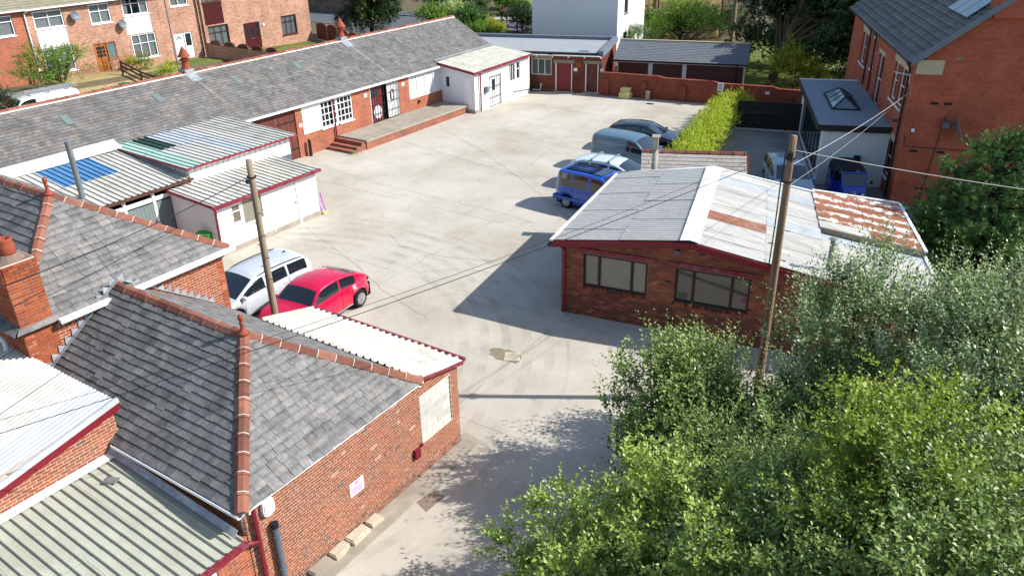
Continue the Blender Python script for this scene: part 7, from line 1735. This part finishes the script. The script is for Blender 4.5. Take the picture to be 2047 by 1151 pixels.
plant('dry_shrub', 'brown withered shrub just behind the garage ridge', 'shrub', (-21.9, 62.3, 0), [(-22.4, 62.3, 1.6, 1.2, .8, 1.2), (-20.9, 62.5, 1.4, .8, .7, 1.1)], 300, (.3, .6), 9, .1, .06, 'leaf_dry', 145, up=.7, trunk=.04, limbs=20)
ib = [(-35.4 + k * .62, 68.2 + .83 * k, 1.2 + (.5 if k % 3 else .2), .8, .7, 1.7) for k in range(15)]
plant('ivy_hedge', 'dark green ivy clad hedge along the foot of the stone building', 'hedge', (-31, 73.5, 0), ib, 2900, (.2, .4), 9, .13, .09, 'leaf_ivy', 146, up=.2, trunk=.05, limbs=10, droop=.3)
plant('dark_bush', 'dark laurel thicket behind the large tree and the garages', 'shrub', (-18, 68, 0), [(-22 + k * 1.5, 68 + .3 * (k % 3), 1.5, 1.3, 1.0, 1.9) for k in range(9)], 2400, (.3, .6), 9, .2, .12, 'leaf_dark', 147, up=.4, trunk=.06, limbs=14)
# street side
plant('conifer_tree', 'dark spreading conifer beside the street beyond the barn', 'tree', (-58.6, 62.3, .2), [(-59.8, 62.5, 3.6, 1.7, 1.6, 1.5), (-57.4, 63.4, 3.4, 1.7, 1.5, 1.6), (-58.4, 61.4, 2.2, 2.0, 1.5, 1.2), (-56.3, 62.5, 2.4, 1.2, 1.2, 1.3), (-60.6, 61.6, 1.8, 1.2, 1.2, .9), (-58.6, 62.5, 5.5, 2.2, 1.8, 2.0)], 3600, (.35, .75), 11, .24, .09, 'leaf_conifer', 150, up=.1, bark='bark_dark', trunk=.16, limbs=60, droop=.55, top_pt=(-58.4, 62.5, 7.2))
plant('small_tree', 'small bright green tree in front of the terraced houses at the left edge', 'tree', (-56.8, 28.6, .9), [(-56.6, 28.0, 3.5, 1.1, 1.3, 1.0), (-57.0, 29.6, 3.3, 1.1, 1.2, .9), (-56.4, 27.0, 2.6, 1.0, 1.0, 1.0), (-57, 30.6, 3.6, .8, .8, .7), (-56.6, 28.8, 2.4, 1.0, 1.1, .7)], 1200, (.3, .6), 10, .12, .06, 'leaf_garden', 151, up=.3, trunk=.08, limbs=40, droop=.2, vb=.02)
plant('dark_bush', 'dark bush in the shade at the far left edge', 'shrub', (-55.4, 23.6, .9), [(-55.4, 23.8, 1.6, 1.1, 1.3, 1.3), (-55.4, 25.4, 1.1, .8, 1.0, .8)], 600, (.25, .5), 9, .11, .06, 'leaf_dark', 152, up=.4, trunk=.05, limbs=10)
def at_g(x, y_, z_=1.0): q = on_z(x, y_, z_); return (q[0], q[1], gz(q[0], q[1]))
for x_, y_, s_, m_, lab, sd in ((268, 142, .5, 'leaf_yellow', 'small yellow-green shrub beside the orange door', 160), (292, 140, .55, 'leaf_garden', 'loose light green shrub left of the slim grey pole', 161), (335, 146, .85, 'leaf_hedge', 'round bright green shrub by the slim grey pole', 162), (372, 140, .5, 'leaf_garden', 'round green shrub behind the red ridge cowl', 163)):
    p = at_g(x_, y_); plant('garden_shrub', lab, 'shrub', p, [(p[0], p[1], p[2] + s_ * .8, s_, s_, s_ * .9)], int(420 * s_), (.15, .3), 8, .1, .055, m_, sd, up=.4, trunk=.03, limbs=6)
p = at_g(150, 152); plant('dry_grass_clump', 'tall dry yellow grass below the terraced house windows', 'grass', p, [(p[0] + 1, p[1] + k * .9, p[2] + .25, .6, .7, .45) for k in range(7)], 1700, (.3, .6), 6, .2, .02, 'leaf_dry', 164, up=.8, trunk=.02, limbs=2)
GS = [(870, 12, 1.7, 'leaf_ivy', 'tall green shrub at the street end beyond the barn'), (930, 8, 2.0, 'leaf_garden', 'tall bright shrub behind the feathery grass'), (1020, 2, 2.0, 'leaf_ivy', 'tall dark green shrub at the top edge left of the white house'), (862, 45, 1.4, 'leaf_garden', 'loose green shrub beside the shaded street end'), (905, 40, 1.5, 'leaf_pale', 'feathery pale green grass-like shrub beyond the barn ridge end'), (935, 55, 1.6, 'leaf_ivy', 'dense green shrub just beyond the barn gable'), (1000, 18, 1.9, 'leaf_garden', 'leafy shrub behind the spiky palm'), (985, 62, 1.0, 'leaf_yellow', 'yellow shrub left of the garden shelter'), (1045, 50, 1.5, 'leaf_dark', 'dark shrub between the garden shelter and the white house'), (1040, 15, 1.4, 'leaf_pale', 'pale variegated shrub behind the garden shelter'), (955, 70, 1.0, 'leaf_garden', 'low green shrub against the flat roof parapet')]
for i, (x_, y_, s_, m_, lab) in enumerate(GS):
    p = on_z(x_, y_, .8); plant('garden_shrub', lab, 'shrub', (p[0], p[1], 0), [(p[0], p[1], s_ * .8, s_ * 1.1, s_, s_), (p[0] + s_ * .6, p[1] + .3, s_ * .6, s_ * .8, s_ * .7, s_ * .7)], int(520 * s_ * s_), (.25, .55), 9, .17, .09, m_, 170 + i, up=.5, trunk=.04, limbs=10)
pp = on_z(962, 45, .5); rg = np.random.default_rng(5); th = thing('spiky_palm', 'spiky cordyline palm among the garden shrubs', 'plant', (pp[0], pp[1], 0))
b = MB(); b.tube([(pp[0], pp[1], 0), (pp[0] + .1, pp[1], 2.4)], [.13, .09], 8); part('trunk', b, 'bark', th)
n_ = 170; D_ = nrmz(rg.normal(size=(n_, 3)) + [0, 0, .35]); leaf_obj('crown', np.repeat([[pp[0] + .1, pp[1], 2.4]], n_, 0), D_, nrmz(rg.normal(size=(n_, 3))), rg.uniform(.7, 1.1, n_), np.full(n_, .07), rg.uniform(.1, .8, n_), 'leaf_conifer', th, 0)
for (x_, y_, sd) in ((712, 309, 1), (672, 303, 2)):
    p = on_z(x_, y_); plant('weed_tuft', ('weeds growing at the foot of the platform steps', 'small weed patch beside the barn downpipe')[sd - 1], 'weeds', (p[0], p[1], 0), [(p[0], p[1], .03, .3, .2, .06)], 26 if sd == 1 else 10, (.06, .2), 7, .08, .02, 'leaf_garden', 190 + sd, up=.6, trunk=.006, limbs=1)
structure('back_lawn', MB().prism([(-25, 54.2, .01), (-5, 56, .01), (-5, 90, .01), (-25, 90, .01)], (0, 0, -.02)), 'grass')
# ------------------------------------------------------------------ poles, wires and small things in the yard
def upole(name, label, x, y_, h, r0, r1, m_, lean=(0, 0)):
    th = thing(name, label, 'pole', (x, y_, 0))
    b = MB(); n = 9; b.tube([(x + lean[0] * k / n, y_ + lean[1] * k / n, -.2 + (h + .2) * k / n) for k in range(n + 1)], [r0 + (r1 - r0) * k / n for k in range(n + 1)], 14); part('shaft', b, m_, th, smooth=True)
    return th
p2 = (-4.87, 19.81); H2 = 7.78
pl2 = upole('telegraph_pole', 'weathered brown telegraph pole rising from the shrubs in front of the workshop', *p2, H2, .12, .088, 'pole_wood_red')
b = MB(); b.tube([(p2[0] - .1, p2[1] - .13, 7.45), (p2[0] - .13, p2[1] - .12, 6.6), (p2[0] - .12, p2[1] - .14, 5.4), (p2[0] - .14, p2[1] - .13, 4.2)], .018, 5); part('pole_cable', b, 'wire', pl2)
b = MB(); b.cyl((p2[0], p2[1], 7.2), (p2[0], p2[1], 7.24), .145, n=14); b.box((p2[0] + .02, p2[1] - .16, 7.3), (.14, .1, .2)); b.cyl((p2[0], p2[1], 6.6), (p2[0], p2[1], 6.63), .15, n=14); part('pole_band', b, 'iron_black', pl2)
for k in range(6): b = MB(); s_ = 1 if k % 2 else -1; b.cyl((p2[0] + s_ * .12, p2[1] - .04, 3.2 + k * .42), (p2[0] + s_ * .26, p2[1] - .04, 3.2 + k * .42), .012, n=6); part('step_iron', b, 'iron_black', pl2)
p1 = (-18.62, 14.22); H1 = 6.52
pl1 = upole('telegraph_pole', 'grey weathered telegraph pole standing in front of the red rounded car', *p1, H1, .12, .092, 'pole_wood')
for k in range(9): b = MB(); s_ = 1 if k % 2 else -1; b.cyl((p1[0] + s_ * .1, p1[1] - .03, 2.4 + k * .36), (p1[0] + s_ * .24, p1[1] - .03, 2.4 + k * .36), .012, n=6); part('step_iron', b, 'iron_black', pl1)
b = MB(); b.cyl((p1[0], p1[1], 6.0), (p1[0], p1[1], 6.03), .14, n=14); b.box((p1[0] - .02, p1[1] - .15, 5.9), (.1, .06, .12)); part('pole_band', b, 'iron_black', pl1)
def wire(label, a, c_, r_, sag, m_='wire', n=18):
    a, c_ = V3(a), V3(c_); P = [lerp(a, c_, k / n) - Z * sag * 4 * (k / n) * (1 - k / n) for k in range(n + 1)]
    return solo('overhead_wire', MB().tube(P, r_, 5), m_, label, 'wire', loc=tuple(a), group='overhead wires')
T2 = (p2[0], p2[1], 7.4)
wire('thick overhead wire from the brown pole down across the front house roofs', T2, on_z(-260, 948, 5.0), .008, .25)
wire('thin overhead wire just beside the thick wire crossing the yard', (p2[0] - .1, p2[1], 7.55), on_z(-320, 930, 5.1), .005, .4)
wire('pale twisted wire from the brown pole off to the right edge', (p2[0] + .1, p2[1], 7.42), on_y(2500, 432, 26), .011, .15, 'wire_pale')
wire('pale service wire from the brown pole up to the red house corner', (p2[0], p2[1], 7.0), hpx(1822, 188, .15), .009, .12, 'wire_pale')
wire('second thin service wire beside the pale one to the red house', (p2[0] - .05, p2[1], 6.4), hpx(1800, 205, .15), .005, .15, 'wire_pale')
wire('overhead wire from the grey pole towards the left over the chimney house', (p1[0], p1[1], 6.05), on_z(-180, 640, 6.3), .012, .2)
wire('thin overhead wire from the grey pole to the white shed eave', (p1[0], p1[1], 5.95), (-26.5, 18.4, 2.4), .006, .1)
# manholes and patches
mk('patch_mortar', L(146, 132, 108), .95, .1, n=6, amt=.3, fine=40, fineamt=.2)
q = on_z(1012, 710); b = MB(); rg = random.Random(4); n = 18
b.prism([(q[0] + (.62 + rg.uniform(-.16, .1)) * math.cos(2 * math.pi * k / n), q[1] + (.38 + rg.uniform(-.1, .06)) * math.sin(2 * math.pi * k / n), .002) for k in range(n)], (0, 0, .006))
dr_ = thing('drain_cover', 'square grey drain cover set in a brown mortar patch in the yard', 'drain cover', (q[0], q[1], 0)); part('mortar_bed', b, 'patch_mortar', dr_)
q2 = on_z(1024, 713); b = MB(); b.box((q2[0], q2[1], .012), (.5, .5, .018), .5); part('cover', b, 'stone_block', dr_)
b = MB()
for k in range(5): bar(b, (q2[0] - .2 + k * .02, q2[1] - .16 + k * .08, .024), (q2[0] + .18 + k * .02, q2[1] - .12 + k * .08, .024), .02, .006)
part('tread_pattern', b, 'concrete_old', dr_)
c4 = [on_z(*p_) for p_ in ((833, 1003), (868, 980), (890, 992), (852, 1023))]
mk('patch_tar', L(138, 120, 108), .9, .2, n=4, amt=.2, fine=40, fineamt=.15)
solo('tarmac_patch', MB().prism([(p_[0], p_[1], .003) for p_ in c4], (0, 0, .007)), 'patch_tar', 'brown rectangular repair patch in the concrete beside the front wall', 'patch')
q = on_z(1299, 208); solo('small_drain', MB().box((q[0], q[1], .008), (.5, .35, .012)), 'iron_black', 'small dark drain grating near the boundary wall', 'drain cover')
# joints and cracks in the slab, filled with dirt
mk('joint_dirt', L(134, 126, 110), .95, .1, n=6, amt=.3, fine=40, fineamt=.2)
yard_o = bpy.data.objects['yard']
JN = [[(622, 324), (735, 362), (870, 395), (1000, 425), (1115, 462)], [(1060, 236), (1124, 247)], [(1031, 270), (1154, 298)], [(760, 262), (819, 287), (963, 330), (1040, 352)], [(1000, 190), (1100, 214), (1230, 240)],
      [(775, 462), (800, 492), (880, 512), (960, 521), (1040, 520)], [(840, 545), (920, 538), (1005, 547)], [(610, 455), (700, 520), (770, 585), (860, 640)],
      [(1230, 206), (1150, 262), (1060, 330)], [(1340, 200), (1300, 232)], [(880, 255), (960, 300), (1060, 372), (1140, 440)]]
rj_ = random.Random(9)
for pl_ in JN:
    pts = []
    for (xa, ya), (xb, yb) in zip(pl_[:-1], pl_[1:]):
        A_, B_ = on_z(xa, ya), on_z(xb, yb); n_ = max(2, int(np.linalg.norm(B_ - A_) / .35))
        pts += [lerp(A_, B_, k / n_) for k in range(n_)]
    pts.append(on_z(*pl_[-1])); b = MB(); vs_ = []
    for i, p_ in enumerate(pts):
        d_ = unit((pts[min(i + 1, len(pts) - 1)] - pts[max(0, i - 1)])[:3]); s_ = V3((-d_[1], d_[0], 0)); o_ = rj_.uniform(-.05, .05); w_ = rj_.uniform(.003, .010)
        vs_ += [p_ + s_ * (o_ - w_) + Z * .008, p_ + s_ * (o_ + w_) + Z * .008]
    b.add(vs_, [(2 * i, 2 * i + 1, 2 * i + 3, 2 * i + 2) for i in range(len(pts) - 1)]); part('slab_joint', b, 'joint_dirt', yard_o)
b = MB(); A_, B_ = on_z(618, 333), on_z(722, 366); bar(b, A_ + Z * .008, B_ + Z * .008, .07, .004); part('painted_line', b, 'concrete_block', yard_o)
# kerb stones along the front wall
KB = [((655, 1115), (700, 1092), 'stone_block', .13, 'pale worn kerb stone next to the grey concrete one by the front wall'), ((702, 1093), (742, 1062), 'stone_block', .14, 'broken pale kerb stone in the middle of the row by the front wall'), ((744, 1060), (772, 1040), 'stone_block', .11, 'farthest pale kerb stone by the front wall'), ((612, 1150), (655, 1117), 'concrete_old', .13, 'grey concrete kerb block nearest the bottom edge by the front wall')]
for (a, c_, m_, h_, lab) in KB:
    y0 = on_x(*a, XD + .02)[1]; y1 = on_x(*c_, XD + .02)[1]; 
    y0, y1 = sorted((on_z(*a)[1], on_z(*c_)[1])); r_ = random.Random(int(y0 * 50))
    P = [(XD + .02, y0 + .02), (XD + .27 + r_.uniform(-.05, .05), y0 + .03), (XD + .3 + r_.uniform(-.06, .03), (y0 + y1) / 2), (XD + .27 + r_.uniform(-.06, .05), y1 - .03), (XD + .02, y1 - .02)]
    b = MB(); b.prism([(x_, y_, 0) for x_, y_ in P], (0, 0, h_)); b.prism([(XD + .02 + (x_ - XD - .02) * .85, lerp((y0 + y1) / 2, y_, .9).item() if hasattr(lerp((y0 + y1) / 2, y_, .9), 'item') else y_, h_) for x_, y_ in P], (0, 0, .025)); solo('kerb_stone', b, m_, lab, 'stone', group='kerb stones by the front wall')
b = MB(); b.prism([(XD + .02, 5.9, .004), (XD + .55, 5.9, .004), (XD + .5, 13.9, .004), (XD - .1, 14.0, .004), (XD - .1, 13.7, .004), (XD + .02, 13.66, .004)], (0, 0, .05)); structure('wall_footing', b, 'concrete_old')
# odds and ends by the shed
q = on_z(408, 470, .9); wb2 = thing('lime_bin', 'lime green bin with dark lid beside the white shed', 'bin', (q[0], q[1], 0)); wheelie(wb2, q[0], q[1], 0, 'plastic_lime', .4, .95)
b = MB(); q = on_z(640, 424)
tx = thing('purple_trolley', 'bright purple folded tube frame leaning on the white shed corner', 'trolley', (q[0], q[1], 0))
for dy in (-.12, .12): b.tube([(q[0] + .3, q[1] + dy, .02), (q[0] + .12, q[1] + dy, .5), (q[0] + .02, q[1] + dy, .95)], .025, 6)
for k in (.25, .6, .95): b.tube([(q[0] + .3 - .28 * k, q[1] - .12, k * .95), (q[0] + .3 - .28 * k, q[1] + .12, k * .95)], .02, 6)
part('frame', b, 'plastic_purple', tx); part('foot', MB().box((q[0] + .34, q[1], .06), (.14, .3, .1)), 'stone_yellow', tx)
b = MB(); a = FB.uv(617, 300); b.cyl(FB.p(FB.uv(617, 312)[0], 0, .22), FB.p(FB.uv(617, 312)[0], .9, .22), .09, .09, 12); b.lathe(FB.p(FB.uv(617, 312)[0], .9, .22), [(.09, 0), (.07, .06), (.01, .08)], 12); solo('guard_post', b, 'iron_black', 'short dark guard post against the barn wall beside the timber doors', 'bollard')
